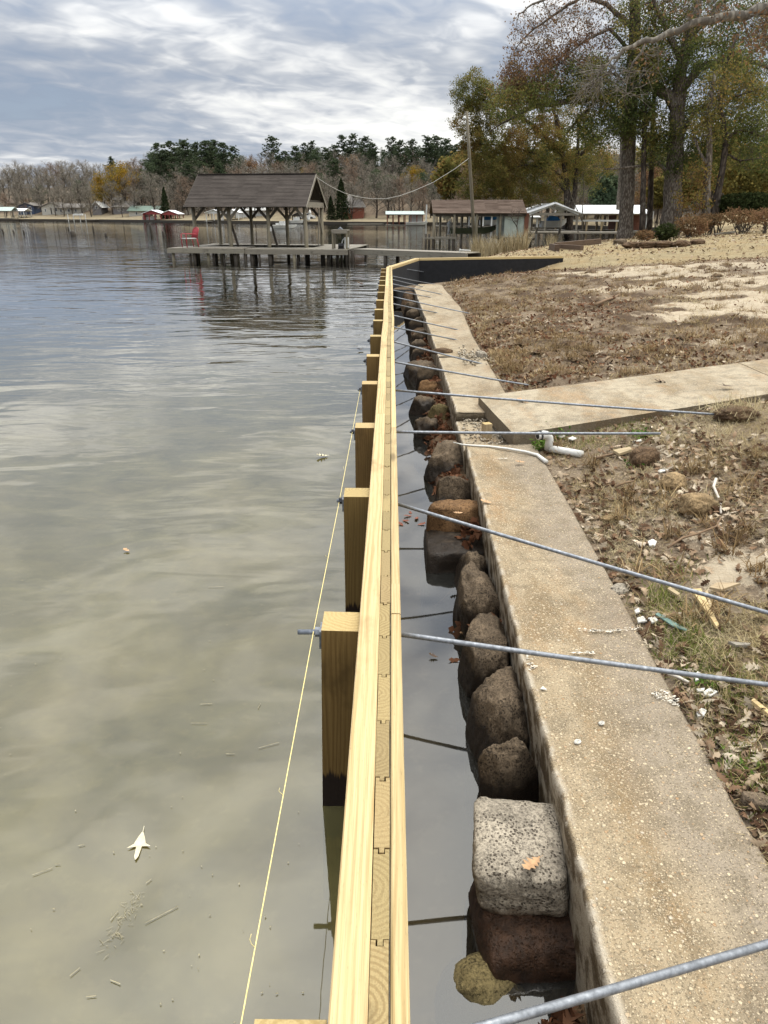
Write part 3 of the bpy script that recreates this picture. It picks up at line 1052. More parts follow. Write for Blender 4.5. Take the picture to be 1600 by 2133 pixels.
# ------------------------------------------------------------------ water
def water_material(name, deep, shallow, clear, calm):
    m = bpy.data.materials.new(name)
    m.use_nodes = True
    n = NT(m.node_tree)
    for nd in list(m.node_tree.nodes):
        m.node_tree.nodes.remove(nd)
    out = n.n('OutputMaterial')
    p = n.pos()
    x, y, z = n.sep(p)
    if calm:
        h = n.math('MULTIPLY', n.noise(p, 2.2, 2.0, 0.5), 0.0007)
        nrm = n.bump(h, 1.0, 1.0)
    else:
        far = n.rng(y, 2.5, 15.0, 0.0, 1.0)
        patch = n.rng(n.noise(n.vmath('MULTIPLY', p, (0.5, 1.0, 1.0)), 0.085, 3.0, 0.55), 0.36, 0.62, 0.35, 1.0)
        swell = n.noise(n.vmath('MULTIPLY', p, (0.55, 1.0, 1.0)), 0.85, 2.0, 0.5, 0.6)
        rip = n.noise(n.vmath('MULTIPLY', p, (0.34, 1.0, 1.0)), 2.6, 2.5, 0.55, 0.6)
        fin = n.noise(n.vmath('MULTIPLY', p, (0.6, 1.0, 1.0)), 8.0, 2.0, 0.5, 0.3)
        amp = n.math('MULTIPLY', n.math('ADD', 0.20, n.math('MULTIPLY', far, 0.80)), patch)
        h = n.math('MULTIPLY', swell, n.math('ADD', 0.020, n.math('MULTIPLY', far, 0.010)))
        h = n.math('ADD', h, n.math('MULTIPLY', n.math('MULTIPLY', rip, amp), 0.0165))
        h = n.math('ADD', h, n.math('MULTIPLY', n.math('MULTIPLY', fin, amp), 0.0016))
        nrm = n.bump(h, 1.0, 1.0)
    fr = n.n('Fresnel')
    fr.inputs[0].default_value = 1.333
    n.put(fr.inputs['Normal'], nrm)
    gl = n.n('BsdfGlossy')
    gl.inputs['Roughness'].default_value = 0.02
    n.put(gl.inputs['Normal'], nrm)
    silt = n.noise(n.vmath('MULTIPLY', p, (0.8, 1.1, 1.0)), 1.6, 5.0, 0.65, 1.2)
    df = n.n('BsdfDiffuse')
    n.put(df.inputs[0], n.mix(n.rng(silt, 0.35, 0.7), deep, shallow))
    tr = n.n('BsdfTransparent')
    tr.inputs[0].default_value = (0.78, 0.70, 0.48, 1)
    body = n.n('MixShader')
    body.inputs[0].default_value = clear
    n.t.links.new(df.outputs[0], body.inputs[1])
    n.t.links.new(tr.outputs[0], body.inputs[2])
    mx = n.n('MixShader')
    n.put(mx.inputs[0], n.math('MULTIPLY_ADD', fr.outputs[0], 1.75, 0.075, clamp=True) if not calm else n.math('MULTIPLY_ADD', fr.outputs[0], 1.7, 0.070, clamp=True))
    n.t.links.new(body.outputs[0], mx.inputs[1])
    n.t.links.new(gl.outputs[0], mx.inputs[2])
    n.t.links.new(mx.outputs[0], out.inputs[0])
    return m


M['lake'] = water_material('lake_water', (0.108, 0.096, 0.036), (0.165, 0.146, 0.056), 0.45, False)
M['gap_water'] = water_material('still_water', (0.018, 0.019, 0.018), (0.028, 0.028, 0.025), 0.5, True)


def build_water():
    ys = np.concatenate([np.linspace(-3.0, 28.0, 125), np.linspace(29, 420, 60)])
    V = []
    for y in ys:
        V.append((-620 if y > 40 else -40 - y * 4, y, 0.0))
        V.append((wall_x(y) if y < 26.7 else 6.25 + (y - 26.7) * 1.0, y, 0.0))
    n = len(ys)
    F = [(2 * i, 2 * i + 1, 2 * i + 3, 2 * i + 2) for i in range(n - 1)]
    tag(link('lake_water', np_mesh('lake_water', V, F, M['lake'])), kind='structure')
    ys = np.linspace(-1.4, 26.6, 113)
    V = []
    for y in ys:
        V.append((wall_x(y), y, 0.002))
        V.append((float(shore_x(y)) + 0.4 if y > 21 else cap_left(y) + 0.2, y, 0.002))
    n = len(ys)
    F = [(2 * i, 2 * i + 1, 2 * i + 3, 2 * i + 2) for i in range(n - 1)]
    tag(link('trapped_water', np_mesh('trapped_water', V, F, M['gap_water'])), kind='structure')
    # lake bed
    m, nn, b = new_mat('silty_lake_bed')
    p = nn.pos()
    f = nn.noise(p, 0.9, 5.0, 0.65, 0.5)
    g = nn.noise(p, 9.0, 4.0, 0.6)
    c = nn.ramp(f, [(0.34, (0.07, 0.058, 0.03)), (0.5, (0.17, 0.14, 0.07)), (0.66, (0.30, 0.25, 0.14))])
    c = nn.mix(nn.math('MULTIPLY', nn.rng(g, 0.5, 0.75), 0.5), c, (0.36, 0.31, 0.19))
    nn.put(b.inputs['Base Color'], c)
    b.inputs['Roughness'].default_value = 1.0
    V = [(-640, -3, -0.55), (40, -3, -0.55), (40, 430, -0.9), (-640, 430, -0.9)]
    tag(link('lake_bed', np_mesh('lake_bed', V, [(0, 1, 2, 3)], m)), kind='structure')


build_water()
# ================================================================== the new timber bulkhead
class Path:
    def __init__(s, pts):
        s.p = [Vector(p) for p in pts]
        s.l = [0.0]
        for a, b in zip(s.p, s.p[1:]):
            s.l.append(s.l[-1] + (b - a).length)

    def at(s, d):
        i = 0
        while i < len(s.l) - 2 and d > s.l[i + 1]:
            i += 1
        t = (s.p[i + 1] - s.p[i]).normalized()
        return s.p[i] + t * (d - s.l[i]), t

    def offset(s, off):
        out = []
        for i, p in enumerate(s.p):
            ts = []
            if i > 0:
                ts.append((s.p[i] - s.p[i - 1]).normalized())
            if i < len(s.p) - 1:
                ts.append((s.p[i + 1] - s.p[i]).normalized())
            t = sum(ts, Vector()).normalized()
            nrm = Vector((t.y, -t.x, 0))
            k = 1.0
            if len(ts) == 2:
                n0 = Vector((ts[0].y, -ts[0].x, 0))
                k = 1.0 / max(0.5, nrm.dot(n0))
            out.append(p + nrm * off * k)
        return out

    def s_of_y(s, y):
        for i in range(len(s.p) - 1):
            if s.p[i].y <= y <= s.p[i + 1].y:
                return s.l[i] + (s.l[i + 1] - s.l[i]) * (y - s.p[i].y) / (s.p[i + 1].y - s.p[i].y)
        return s.l[-1]


wp = Path(WALL)


def sweep(path, s0, s1, o0, o1, z0, z1, mats, name, parent, step=0.6):
    """A board bent along the wall between stations s0 and s1, from offset o0 to o1."""
    a, b = path.offset(o0), path.offset(o1)

    def pt(line, d):
        i = 0
        while i < len(path.l) - 2 and d > path.l[i + 1]:
            i += 1
        f = (d - path.l[i]) / (path.l[i + 1] - path.l[i])
        return line[i].lerp(line[i + 1], f)
    st = sorted(set([s0, s1] + [x for x in path.l if s0 < x < s1] + list(np.arange(s0 + step, s1 - 0.1, step))))
    mb = MB()
    ch = 0.004
    prof = [(0, z0), (0, z1 - ch), (1, z1), (2, z1), (3, z1 - ch), (3, z0)]
    dv = [0, z1 - z0 - ch, z1 - z0, z1 - z0 + abs(o1 - o0), z1 - z0 + abs(o1 - o0) + ch, 2 * (z1 - z0) + abs(o1 - o0)]
    wd = abs(o1 - o0)
    rings = []
    for d in st:
        p, q = pt(a, d), pt(b, d)
        e = (q - p).normalized()
        xs = [p, p + e * ch, q - e * ch, q]
        rings.append([Vector((xs[k].x, xs[k].y, z)) for k, z in prof])
    for i in range(len(st) - 1):
        for k in range(5):
            mb.face([rings[i][k], rings[i + 1][k], rings[i + 1][k + 1], rings[i][k + 1]],
                    [(st[i], dv[k]), (st[i + 1], dv[k]), (st[i + 1], dv[k + 1]), (st[i], dv[k + 1])], 0)
    for r, rev in ((rings[0], False), (rings[-1], True)):
        mb.face(r[::-1] if rev else r, [(k * 0.02, z) for k, z in (prof[::-1] if rev else prof)], 1)
    # underside
    for i in range(len(st) - 1):
        mb.face([rings[i][0], rings[i][5], rings[i + 1][5], rings[i + 1][0]], None, 0)
    return mb.build(name, mats, parent)


wall = thing('timber_bulkhead', 'new pale pine bulkhead of upright tongue and groove planks running into the lake', 'bulkhead', (0, 0, 0))
W0 = 0.05
jl = [W0, wp.s_of_y(5.33), wp.s_of_y(10.25), wp.s_of_y(15.1), wp.s_of_y(21.19), wp.s_of_y(25.34), wp.s_of_y(26.0), wp.l[-1] - 0.02]
for a, b in zip(jl, jl[1:]):
    sweep(wp, a + 0.0015, b - 0.0015, -0.096, -0.021, WALLZ - 0.14, WALLZ, [M['board'], M['board_end']], 'outer_board', wall)
jr = [W0, wp.s_of_y(2.38), wp.s_of_y(2.62), wp.s_of_y(4.95), wp.s_of_y(8.1), wp.s_of_y(11.4), wp.s_of_y(14.9), wp.s_of_y(18.0), wp.s_of_y(21.19), wp.s_of_y(25.33), wp.l[-1] - 0.02]
for i, (a, b) in enumerate(zip(jr, jr[1:])):
    sweep(wp, a + 0.002, b - 0.002, 0.0225, 0.0595, WALLZ - 0.14, WALLZ + (0.002 if i == 1 else 0), [M['board'], M['board_end']], 'inner_board', wall)

# sheet-pile planks, each tongued into the next
PW = 0.2355


def plank_mesh(w=PW):
    g, h = 0.0035, 0.019
    poly = [(0, -h), (w - g, -h), (w - g, -0.0085), (w - g - 0.014, -0.0085), (w - g - 0.014, 0.0085), (w - g, 0.0085), (w - g, h), (0, h),
            (0, 0.0058), (-0.0145, 0.0058), (-0.0145, -0.0058), (0, -0.0058)]
    mb = MB()
    z0, z1 = -0.80, 0.0
    n = len(poly)
    mb.face([(x, y, z1) for x, y in poly], [(x - w / 2, y) for x, y in poly], 1)
    acc = 0
    for i in range(n):
        a, b = poly[i], poly[(i + 1) % n]
        L = math.hypot(b[0] - a[0], b[1] - a[1])
        mb.face([(a[0], a[1], z0), (b[0], b[1], z0), (b[0], b[1], z1), (a[0], a[1], z1)], [(z0, acc), (z0, acc + L), (z1, acc + L), (z1, acc)], 0)
        acc += L
    o = mb.build('sheet_plank', [M['pile'], M['pile_end']], wall)
    return o


first = plank_mesh()
rg = random.Random(4)
s_ = W0 + 0.05
cnt = 0
corner_s = [x for x in wp.l]
while s_ + PW < wp.l[-1] - 0.05:
    p, t = wp.at(s_)
    p2, _ = wp.at(s_ + PW)
    t = (p2 - p).normalized()
    o = first if cnt == 0 else first.copy()
    if cnt:
        C.objects.link(o)
        o.parent = wall
    nrm = Vector((t.y, -t.x, 0))
    o.location = Vector((p.x, p.y, WALLZ - 0.003 + rg.uniform(-0.0025, 0.002))) + nrm * rg.uniform(-0.0012, 0.0012)
    o.rotation_euler = (0, 0, math.atan2(t.y, t.x))
    s_ += PW
    cnt += 1

# black filter cloth hung on the land side past the bend
mb = MB()
line = wp.offset(0.0655)
i0 = next(i for i, p in enumerate(wp.p) if abs(p.y - 14.5) < 0.01)
seg = line[i0:]
for k in range(len(seg) - 1):
    nsub = 10
    for j in range(nsub):
        a = seg[k].lerp(seg[k + 1], j / nsub)
        b = seg[k].lerp(seg[k + 1], (j + 1) / nsub)
        mb.face([(a.x, a.y, -0.5), (b.x, b.y, -0.5), (b.x, b.y, WALLZ - 0.07), (a.x, a.y, WALLZ - 0.07)])
mb.build('filter_cloth', M['black_fabric'], wall)

# square posts on the lake side with bolts
POST_Y = [0.84, 2.395, 3.77, 5.15, 6.52, 7.90, 9.28, 10.63, 11.98, 13.33, 14.65, 15.95, 17.25, 18.5, 19.75, 20.9]


def post_obj():
    mb = MB()
    mb.box((0, 0, -0.87), (0.14, 0.14, 1.74), None, 0, 1, ends=2)
    o = mb.build('post', [M['post'], M['post_end']], wall)
    bevel(o, 0.006, 2)
    w_ = MB()
    w_.box((-0.0765, 0, -0.066), (0.008, 0.075, 0.075))
    w_.build('washer', M['galv'], o)
    return o


p0 = post_obj()
kid = p0.children[0]
rg = random.Random(9)
for i, y in enumerate(POST_Y):
    o = p0 if i == 0 else p0.copy()
    if i:
        C.objects.link(o)
        o.parent = wall
        k2 = kid.copy()
        C.objects.link(k2)
        k2.parent = o
    t = wp.at(wp.s_of_y(y))[1]
    o.location = (wall_x(y) - 0.0975 - 0.0715 + rg.uniform(-0.003, 0.0), y, WALLZ - 0.03 + rg.uniform(-0.012, 0.012))
    o.rotation_euler = (rg.uniform(-0.006, 0.006), [0, 0.026, 0.006][i] if i < 3 else rg.uniform(-0.004, 0.01), math.atan2(t.y, t.x) - math.pi / 2)
for (f, k) in ((0.22, 0), (0.62, 1)):            # two more posts beyond the bend
    i = next(i for i, p in enumerate(wp.p) if abs(p.y - 21.2) < 0.01)
    p = wp.p[i].lerp(wp.p[i + 1], f)
    t = (wp.p[i + 1] - wp.p[i]).normalized()
    nrm = Vector((t.y, -t.x, 0))
    o = p0.copy()
    C.objects.link(o)
    o.parent = wall
    k2 = kid.copy()
    C.objects.link(k2)
    k2.parent = o
    q = p - nrm * 0.169
    o.location = (q.x, q.y, WALLZ - 0.03)
    o.rotation_euler = (0, 0, math.atan2(t.y, t.x) - math.pi / 2)

# ------------------------------------------------------------------ galvanised tie rods through the posts into the bank
GROD = 'galvanised tie rods from the timber bulkhead to the bank'


def rod(start, end, label, stick=0.035, r=0.0105):
    t = thing('tie_rod', label, 'tie rod', start, 0, GROD)
    a = Vector((0, 0, 0))
    d = (Vector(end) - Vector(start))
    mb = MB()
    n = 8
    dirn = d.normalized()
    pts = [a] + [d * (k / n) - Vector((0, 0, 0.0025 * d.length * math.sin(math.pi * k / n))) for k in range(1, n + 1)]
    mb.tube(pts, r, 10)
    mb.build('rod', M['galv'], t, True)
    x_l = wall_x(start[1]) - 0.0975 - 0.143 - start[0]
    sm = MB()
    sm.cyl((x_l - 0.012 - stick, 0, 0), (-0.001, 0, 0), r, 10)
    sm.build('threaded_end', M['galv'], t, True)
    nb = MB()
    nb.cyl((x_l - 0.030, 0, 0), (x_l - 0.011, 0, 0), 0.019, 6)
    nb.build('nut', M['galv'] if stick > 0.05 else M['dark_steel'], t)
    return t


ROD_Z = 0.81
rod((wall_x(0.9) + 0.066, 0.90, 0.80), (1.75, 1.535, 0.50), 'galvanised tie rod sloping up across the nearest corner of the concrete wall', 0.02)
ROWS = [
    (1, (1600, 1425), 0.59, 'galvanised tie rod with a long bolt end left of the nearest full post', 0.085),
    (2, (1600, 1275), 0.60, 'galvanised tie rod passing just behind the rusty block in the gap', 0.03),
    (3, (1375, 903), 0.70, 'tie rod in front of the path slab, ending in the leaf litter', 0.03),
    (4, (1560, 868), 0.66, 'tie rod lying across the path slab into a clump of roots', 0.03),
    (5, (1122, 797), None, 'tie rod ending in the torn turf just beyond the path slab', 0.03),
    (6, (1028, 756), None, 'tie rod ending at the small white chunk on the wall edge', 0.03),
    (7, (985, 708), None, 'tie rod crossing the pale wall right beyond its crumbled joint', 0.03),
    (8, (979, 686), None, 'second tie rod beyond the crumbled joint of the pale wall', 0.03),
    (9, (957, 655), None, 'third tie rod beyond the crumbled joint of the pale wall', 0.03),
    (10, (990, 650), None, 'tie rod reaching farther into the torn turf than its neighbours near the bend', 0.03),
    (11, (934, 621), None, 'fifth tie rod beyond the crumbled joint of the pale wall', 0.03),
    (12, (937, 612), None, 'sixth tie rod beyond the crumbled joint, over the dark water', 0.03),
    (13, (917, 601), None, 'seventh tie rod beyond the crumbled joint, over the dark water', 0.03),
    (14, (914, 590), None, 'last tie rod before the bulkhead bends right', 0.03),
]
for i, px_, ez, lab, st in ROWS:
    y = POST_Y[i]
    s0 = (wall_x(y) + 0.0, y, ROD_Z - (0.0 if i < 6 else rg.uniform(0, 0.03)))
    e = at_z(px_[0], px_[1], ez) if ez is not None else G(px_[0], px_[1])
    e = Vector(e)
    if i <= 2:
        d = e - Vector(s0)
        e = e + d * 0.25
    elif ez is None:
        e = e + (e - Vector(s0)) * 0.06 + Vector((0, 0, -0.05))
    rod(s0, e, lab, st)
i = next(i for i, p in enumerate(wp.p) if abs(p.y - 21.2) < 0.01)
for f, end, lab in ((0.30, (941, 571), 'tie rod from the angled stretch of the bulkhead, nearer of two'), (0.68, (945, 560), 'tie rod from the angled stretch of the bulkhead, farther of two')):
    p = wp.p[i].lerp(wp.p[i + 1], f)
    rod((p.x, p.y, ROD_Z - 0.02), G(*end) + Vector((0.2, -0.1, -0.05)), lab, 0.03)

# builder's string along the posts
mb = MB()
sp = [(-0.30, -0.5, 0.815), (-0.288, 0.84, 0.806), (-0.272, 2.395, 0.816), (-0.252, 3.77, 0.806), (-0.234, 5.15, 0.811), (-0.219, 6.5, 0.808)]
mb.tube(sp, 0.0017, 6)
for k, (f, a) in enumerate(((1.1, 0.02), (3.05, -0.014), (1.55, 0.011), (4.3, 0.016))):
    q = Vector((interp(f, [q[1] for q in sp], [q[0] for q in sp]), f, 0.81))
    mb.tube([q, q + Vector((-0.008, 0.004, 0.004)), q + Vector((-0.013, a * 0.6, 0.009)), q + Vector((-0.01, a, 0.016))], 0.0007, 4)
tag(mb.build('mason_string', M['string'], None, True), 'thin yellow builder\'s string stretched along the lake side of the posts', 'string')

# ================================================================== the old concrete wall
def cap_section(name, y0, y1, mat, label, z=CAPZ, jag=(0.0, 0.0), seed=1, ztilt=0.0):
    n = max(12, int((y1 - y0) / 0.055))
    n = min(n, 150)
    mb = MB()
    prof_v = [0, 0.008, 0.03, 0.1, 0.2, 0.3, 0.42, 0.55, 0.7, 0.85, 0.97, 1.0]
    ring = []
    for i in range(n + 1):
        f = i / n
        y = y0 + (y1 - y0) * f
        L, R = cap_left(y), cap_right(y)
        wd = R - L
        row = []
        e1 = float(fbm(np.array([[y * 3.0, seed, 0.3]]), seed, 4)[0]) * 0.03
        e2 = float(fbm(np.array([[y * 17.0, seed, 0.9]]), seed + 5, 3)[0]) * 0.016
        row.append((Vector((L + 0.045 + e1 * 0.5, y, -0.6)), -1.05))
        row.append((Vector((L + 0.03 + e1 * 0.7, y, 0.05)), -0.40))
        row.append((Vector((L + 0.012 + e1 + e2 * 0.7, y, z - 0.10)), -0.12))
        row.append((Vector((L + 0.002 + e1 + e2, y, z - 0.022 + e2 * 0.3)), -0.022))
        for v in prof_v:
            x = L + 0.010 + (wd - 0.010) * v + (e1 + e2) * (1 - v)
            yy = y
            if i == 0 and jag[0]:
                yy += float(fbm(np.array([[x * 5, seed, 2.0]]), seed, 3)[0]) * jag[0]
            if i == n and jag[1]:
                yy += float(fbm(np.array([[x * 5, seed, 7.0]]), seed, 3)[0]) * jag[1]
            zz = z + float(fbm(np.array([[x * 2.2, y * 2.2, 3.0]]), 77, 3)[0]) * 0.012 - (0.004 if v == 0 else 0) - (0.012 if v == 1 else 0)
            zz += -0.018 * (0.5 - abs(v - 0.62)) * (1 if 0.3 < v < 0.95 else 0)
            row.append((Vector((x, yy, zz)), wd * v))
        row.append((Vector((R + 0.008, y, z - 0.30)), wd + 0.3))
        ring.append((y, row))
    for i in range(n):
        (ya, A), (yb, B) = ring[i], ring[i + 1]
        for k in range(len(A) - 1):
            mb.face([A[k][0], A[k + 1][0], B[k + 1][0], B[k][0]], [(ya, A[k][1]), (ya, A[k + 1][1]), (yb, B[k + 1][1]), (yb, B[k][1])])
    mb.face([q[0] for q in ring[0][1]][::-1], [(q[1], 0.3) for q in ring[0][1]][::-1])
    mb.face([q[0] for q in ring[-1][1]], [(q[1], 0.3) for q in ring[-1][1]])
    o = mb.build(name, mat, None, True)
    # weld so that the shading runs on
    md = o.modifiers.new('weld', 'WELD')
    md.merge_threshold = 0.0005
    return tag(o, label, 'concrete wall', 'old concrete wall along the bank')


cap_section('concrete_wall', -1.2, 6.02, M['cap'], 'old pebbly concrete wall in front, stained brown, with a dark water-side face', jag=(0, 0.12), seed=3)
cap_section('concrete_wall', 7.12, 10.02, M['cap_far'], 'pale concrete wall length just beyond the path slab, between two broken joints', jag=(0.16, 0.12), seed=6)
cap_section('concrete_wall', 10.12, 21.1, M['cap_far'], 'farthest pale concrete wall length, curving away to the bulkhead bend', jag=(0.12, 0.05), seed=9)
# crumbled stretch between the two
bk = cap_section('broken_concrete', 6.10, 7.04, M['cap_far'], 'sunken crumbled concrete beside the end of the path slab', z=0.365, jag=(0.1, 0.1), seed=12)
del bk['group']
tag(bk, None, 'broken concrete')


# ------------------------------------------------------------------ garden path slabs
path = thing('concrete_path', None, None)
path['kind'] = 'structure'


def slab(x0, x1, seed):
    mb = MB()
    n, m_ = 26, 14
    V = []
    for i in range(n + 1):
        x = x0 + (x1 - x0) * i / n
        for j in range(m_ + 1):
            f = j / m_
            xx = x
            if seed == 1:                       # the slab's lake end runs at a slant
                xx = x + (1 - i / n) * (-0.20 + 0.24 * (1 - f)) * 0.55
            yn, yf = float(path_near(xx)), float(path_far(xx))
            y = yn + (yf - yn) * f
            z = float(path_z(xx)) + float(fbm(np.array([[xx * 1.5, y * 1.5, 1.0]]), 41, 3)[0]) * 0.016
            if j in (0, m_) or (i == 0 and seed == 1):
                z -= 0.006
                y += float(fbm(np.array([[xx * 6.0, j, 1.0]]), 43, 3)[0]) * 0.02
            V.append(Vector((xx, y, z)))
    fs = []
    K = m_ + 1
    for i in range(n):
        for j in range(m_):
            fs.append((i * K + j, (i + 1) * K + j, (i + 1) * K + j + 1, i * K + j + 1))
    uv = [(v.y, 0.4) for v in V]
    mb.mesh_faces(V, fs, 0, uv)
    per = [i * K for i in range(n + 1)] + [n * K + j for j in range(1, K)] + [i * K + m_ for i in range(n - 1, -1, -1)] + [j for j in range(m_ - 1, 0, -1)]
    for a, b in zip(per, per[1:] + per[:1]):
        A, B = V[a], V[b]
        mb.face([A, A + Vector((0, 0, -0.13)), B + Vector((0, 0, -0.13)), B], [(A.x, 0.4)] * 4)
    o = mb.build('slab', M['slab'], path, False)
    return o


slab(1.10, 3.92, 1)
slab(3.93, 6.6, 2)
slab(6.61, 9.0, 3)

# ================================================================== stones in the gap
def rock_mesh(name, half, mat, seed, boxy=0.5, rough=0.10, n=14, facets=0):
    """A cube-sphere pushed between ball and block, then worn by noise."""
    vs, fs = [], []
    lin = np.linspace(-1, 1, n + 1)
    for ax in range(3):
        for sg in (-1, 1):
            b = len(vs)
            for a in lin:
                for c in lin:
                    v = [0, 0, 0]
                    v[ax] = sg
                    v[(ax + 1) % 3] = a * sg
                    v[(ax + 2) % 3] = c
                    vs.append(v)
            for i in range(n):
                for j in range(n):
                    fs.append((b + i * (n + 1) + j, b + (i + 1) * (n + 1) + j, b + (i + 1) * (n + 1) + j + 1, b + i * (n + 1) + j + 1))
    V = np.array(vs, float)
    sph = V / np.linalg.norm(V, axis=1, keepdims=True)
    k = 2.0 + boxy * 7.0
    sup = V / (np.sum(np.abs(V) ** k, axis=1, keepdims=True) ** (1 / k))
    S = sph * (1 - boxy) + sup * boxy
    lo = fbm(S * 1.5 + seed * 7.1, seed, 3)
    hi = fbm(S * 6.0 + seed * 3.3, seed + 3, 4)
    S = S * (1 + lo[:, None] * rough * 3.4 + hi[:, None] * rough * 0.7)
    if facets:
        rr_ = np.random.default_rng(seed * 13 + 1)
        for _ in range(facets):
            nv = rr_.normal(0, 1, 3)
            nv[2] = abs(nv[2]) * 0.55
            nv /= np.linalg.norm(nv)
            lim = np.percentile(S @ nv, 100) * rr_.uniform(0.76, 0.94)
            S = S - np.maximum(S @ nv - lim, 0)[:, None] * nv * 0.92
    ri = 1 - 2 * np.abs(fbm(S * 2.6 + seed * 5.7, seed + 9, 3))
    S = S * (1 + (ri[:, None] - 0.8) * rough * 1.2)
    vh = fbm(S * 17.0 + seed, seed + 13, 3)
    S = S * (1 + vh[:, None] * rough * 0.35)
    S[:, 0] += S[:, 2] * 0.10 * ((seed * 37 % 10) / 5 - 1)
    P = S * np.array(half)
    me = np_mesh(name, P, np.array(fs), mat, True)
    # merge the six faces' shared borders
    import bmesh
    bm = bmesh.new()
    bm.from_mesh(me)
    bmesh.ops.remove_doubles(bm, verts=bm.verts, dist=1e-5)
    bm.to_mesh(me)
    bm.free()
    me.polygons.foreach_set('use_smooth', np.ones(len(me.polygons), dtype=bool))
    return me


GST = 'stones lying in the gap between timber and concrete'
ROCKS = [
    # x0, x1, y0, y1, top, mat, boxy, label, group?
    (1003, 1207, 1655, 1915, 0.30, 'stone_pale', 0.95, 'big pale pitted block with a brown oak leaf lying on it'),
    (1000, 1196, 1800, 2012, 0.13, 'stone_dark', 0.75, 'dark wet rust-brown stone right under the big pale block'),
    (918, 1085, 1958, 2088, 0.045, 'stone_olive', 0.25, 'low olive stone half under water below the big pale block'),
    (1035, 1152, 1556, 1690, 0.27, 'stone_grey', 0.62, 'brown-grey stone touching the back of the big pale block'),
    (1030, 1137, 1393, 1592, 0.27, 'stone_grey', 0.6, 'long upright stone, second behind the big pale block'),
    (990, 1088, 1265, 1440, 0.27, 'stone_grey', 0.5, 'rounded brown stone under the long-ended tie rod'),
    (972, 1054, 1172, 1318, 0.27, 'stone_grey', 0.55, 'grey stone with a pale flank leaning on the wall beyond the rounded brown one'),
    (968, 1032, 1138, 1240, 0.22, 'stone_grey', 0.3, 'dark stone tucked behind the grey one with a pale flank'),
    (905, 1012, 1056, 1124, 0.30, 'stone_red', 0.8, 'rusty flat block with oak leaves on top'),
    (888, 1016, 1094, 1182, 0.13, 'stone_grey', 0.75, 'dark wet slab-like block under the rusty block'),
    (925, 1003, 1000, 1066, 0.30, 'stone_grey', 0.45, 'wedge-shaped grey stone behind the rusty block'),
    (893, 970, 920, 1002, 0.27, 'stone_grey', 0.5, 'squarish pitted stone with red leaves heaped beside it'),
    (895, 950, 985, 1028, 0.09, 'stone_red', 0.3, 'low wet stone at the foot of the squarish pitted one'),
    (860, 907, 866, 912, 0.20, 'stone_grey', 0.55, 'round stone under the tie rod in front of the path slab'),
    (900, 947, 850, 884, 0.26, 'stone_olive', 0.35, 'olive-brown stone bedded in red leaves level with the path slab'),
    (850, 897, 826, 862, 0.18, 'stone_grey', 0.55, 'dark stone at the water edge below the olive-brown one'),
    (862, 908, 798, 830, 0.24, 'stone_red', 0.4, 'brown ledge-like stone under the tie rod across the path slab'),
    (866, 908, 768, 800, 0.32, 'stone_grey', 0.55, 'smooth light grey stone at the concrete beyond the path slab'),
    (842, 905, 750, 792, 0.20, 'stone_grey', 0.55, 'dark pointed stone sticking out into the trapped water'),
    (850, 892, 728, 752, 0.20, 'stone_grey', 0.55, 'stone beyond the dark pointed one, at the water edge'),
    (852, 892, 712, 732, 0.22, 'stone_grey', 0.4, 'ledge-shaped stone opposite the crumbled wall joint'),
    (858, 893, 695, 713, 0.28, 'stone_grey', 0.4, 'small flat stone just beyond the crumbled wall joint'),
    (856, 889, 668, 688, 0.28, 'stone_grey', 0.45, 'pale flat stone in leaves below the far concrete wall'),
    (852, 887, 650, 668, 0.28, 'stone_grey', 0.3, 'small brown stone below the far concrete wall'),
    (850, 881, 636, 651, 0.30, 'stone_grey', 0.5, 'squared pale stone, last but one before the bend'),
    (842, 872, 604, 640, 0.36, 'dirt_lump', 0.2, 'dark lump of roots and earth, last in the gap before the bend'),
]
for k, (x0, x1, y0, y1, zt, mt, bx_, lab) in enumerate(ROCKS):
    xm = (x0 + x1) / 2
    near = at_z(xm, y1, 0.02)
    far = at_z(xm, y0, zt)
    mid = at_z(xm, (y0 + y1) / 2, zt * 0.6)
    a, b = at_z(x0, (y0 + y1) / 2, zt * 0.6), at_z(x1, (y0 + y1) / 2, zt * 0.6)
    hx = (b.x - a.x) / 2
    hy = max((far.y - near.y) / 2, hx * 0.55)
    zb = -0.42
    if k == 0:
        zb = 0.10
        near = at_z(xm, y1, 0.12)
        hy = (far.y - near.y) / 2
    half = (hx * (0.90 if k == 0 else 1.22 if k == 2 else 1.2), hy * (0.96 if k == 0 else 1.34), (zt - zb) / 2 * (1.0 if k < 3 else 1.08))
    cx = (a.x + b.x) / 2 + (0.034 if k != 2 else 0.02)
    cy = (far.y + near.y) / 2
    cx = min(cx, cap_left(cy) - hx * 0.70)
    o = link('gap_stone', rock_mesh('gap_stone', half, M[mt], k + 3, bx_, 0.045 if bx_ > 0.7 else (0.055 if mt == 'stone_olive' and k < 4 else 0.10), 30 if k < 12 else 20, 0 if k < 3 else 8))
    o.location = (cx, cy, (zt + zb) / 2)
    sh = math.atan2(cap_left(cy + 0.2) - cap_left(cy - 0.2), 0.4)
    o.rotation_euler = (0, 0, -sh + (((k * 53) % 11) - 5) * 0.02)
    tag(o, lab, 'stone', GST)

# small rubble on the crumbled stretch and at the wall edge
def lone_rock(name, pxy, z, half, mt, seed, label, cat, boxy=0.4, rot=0.0, ground=False):
    p = G(*pxy) if ground else at_z(pxy[0], pxy[1], z)
    o = link(name, rock_mesh(name, half, M[mt], seed, boxy, 0.17 if 'clod' in name else 0.10, 16, 0 if 'clod' in name else 9))
    o.location = (p.x, p.y, p.z + half[2] * 0.45)
    o.rotation_euler = (0, 0, rot)
    return tag(o, label, cat)


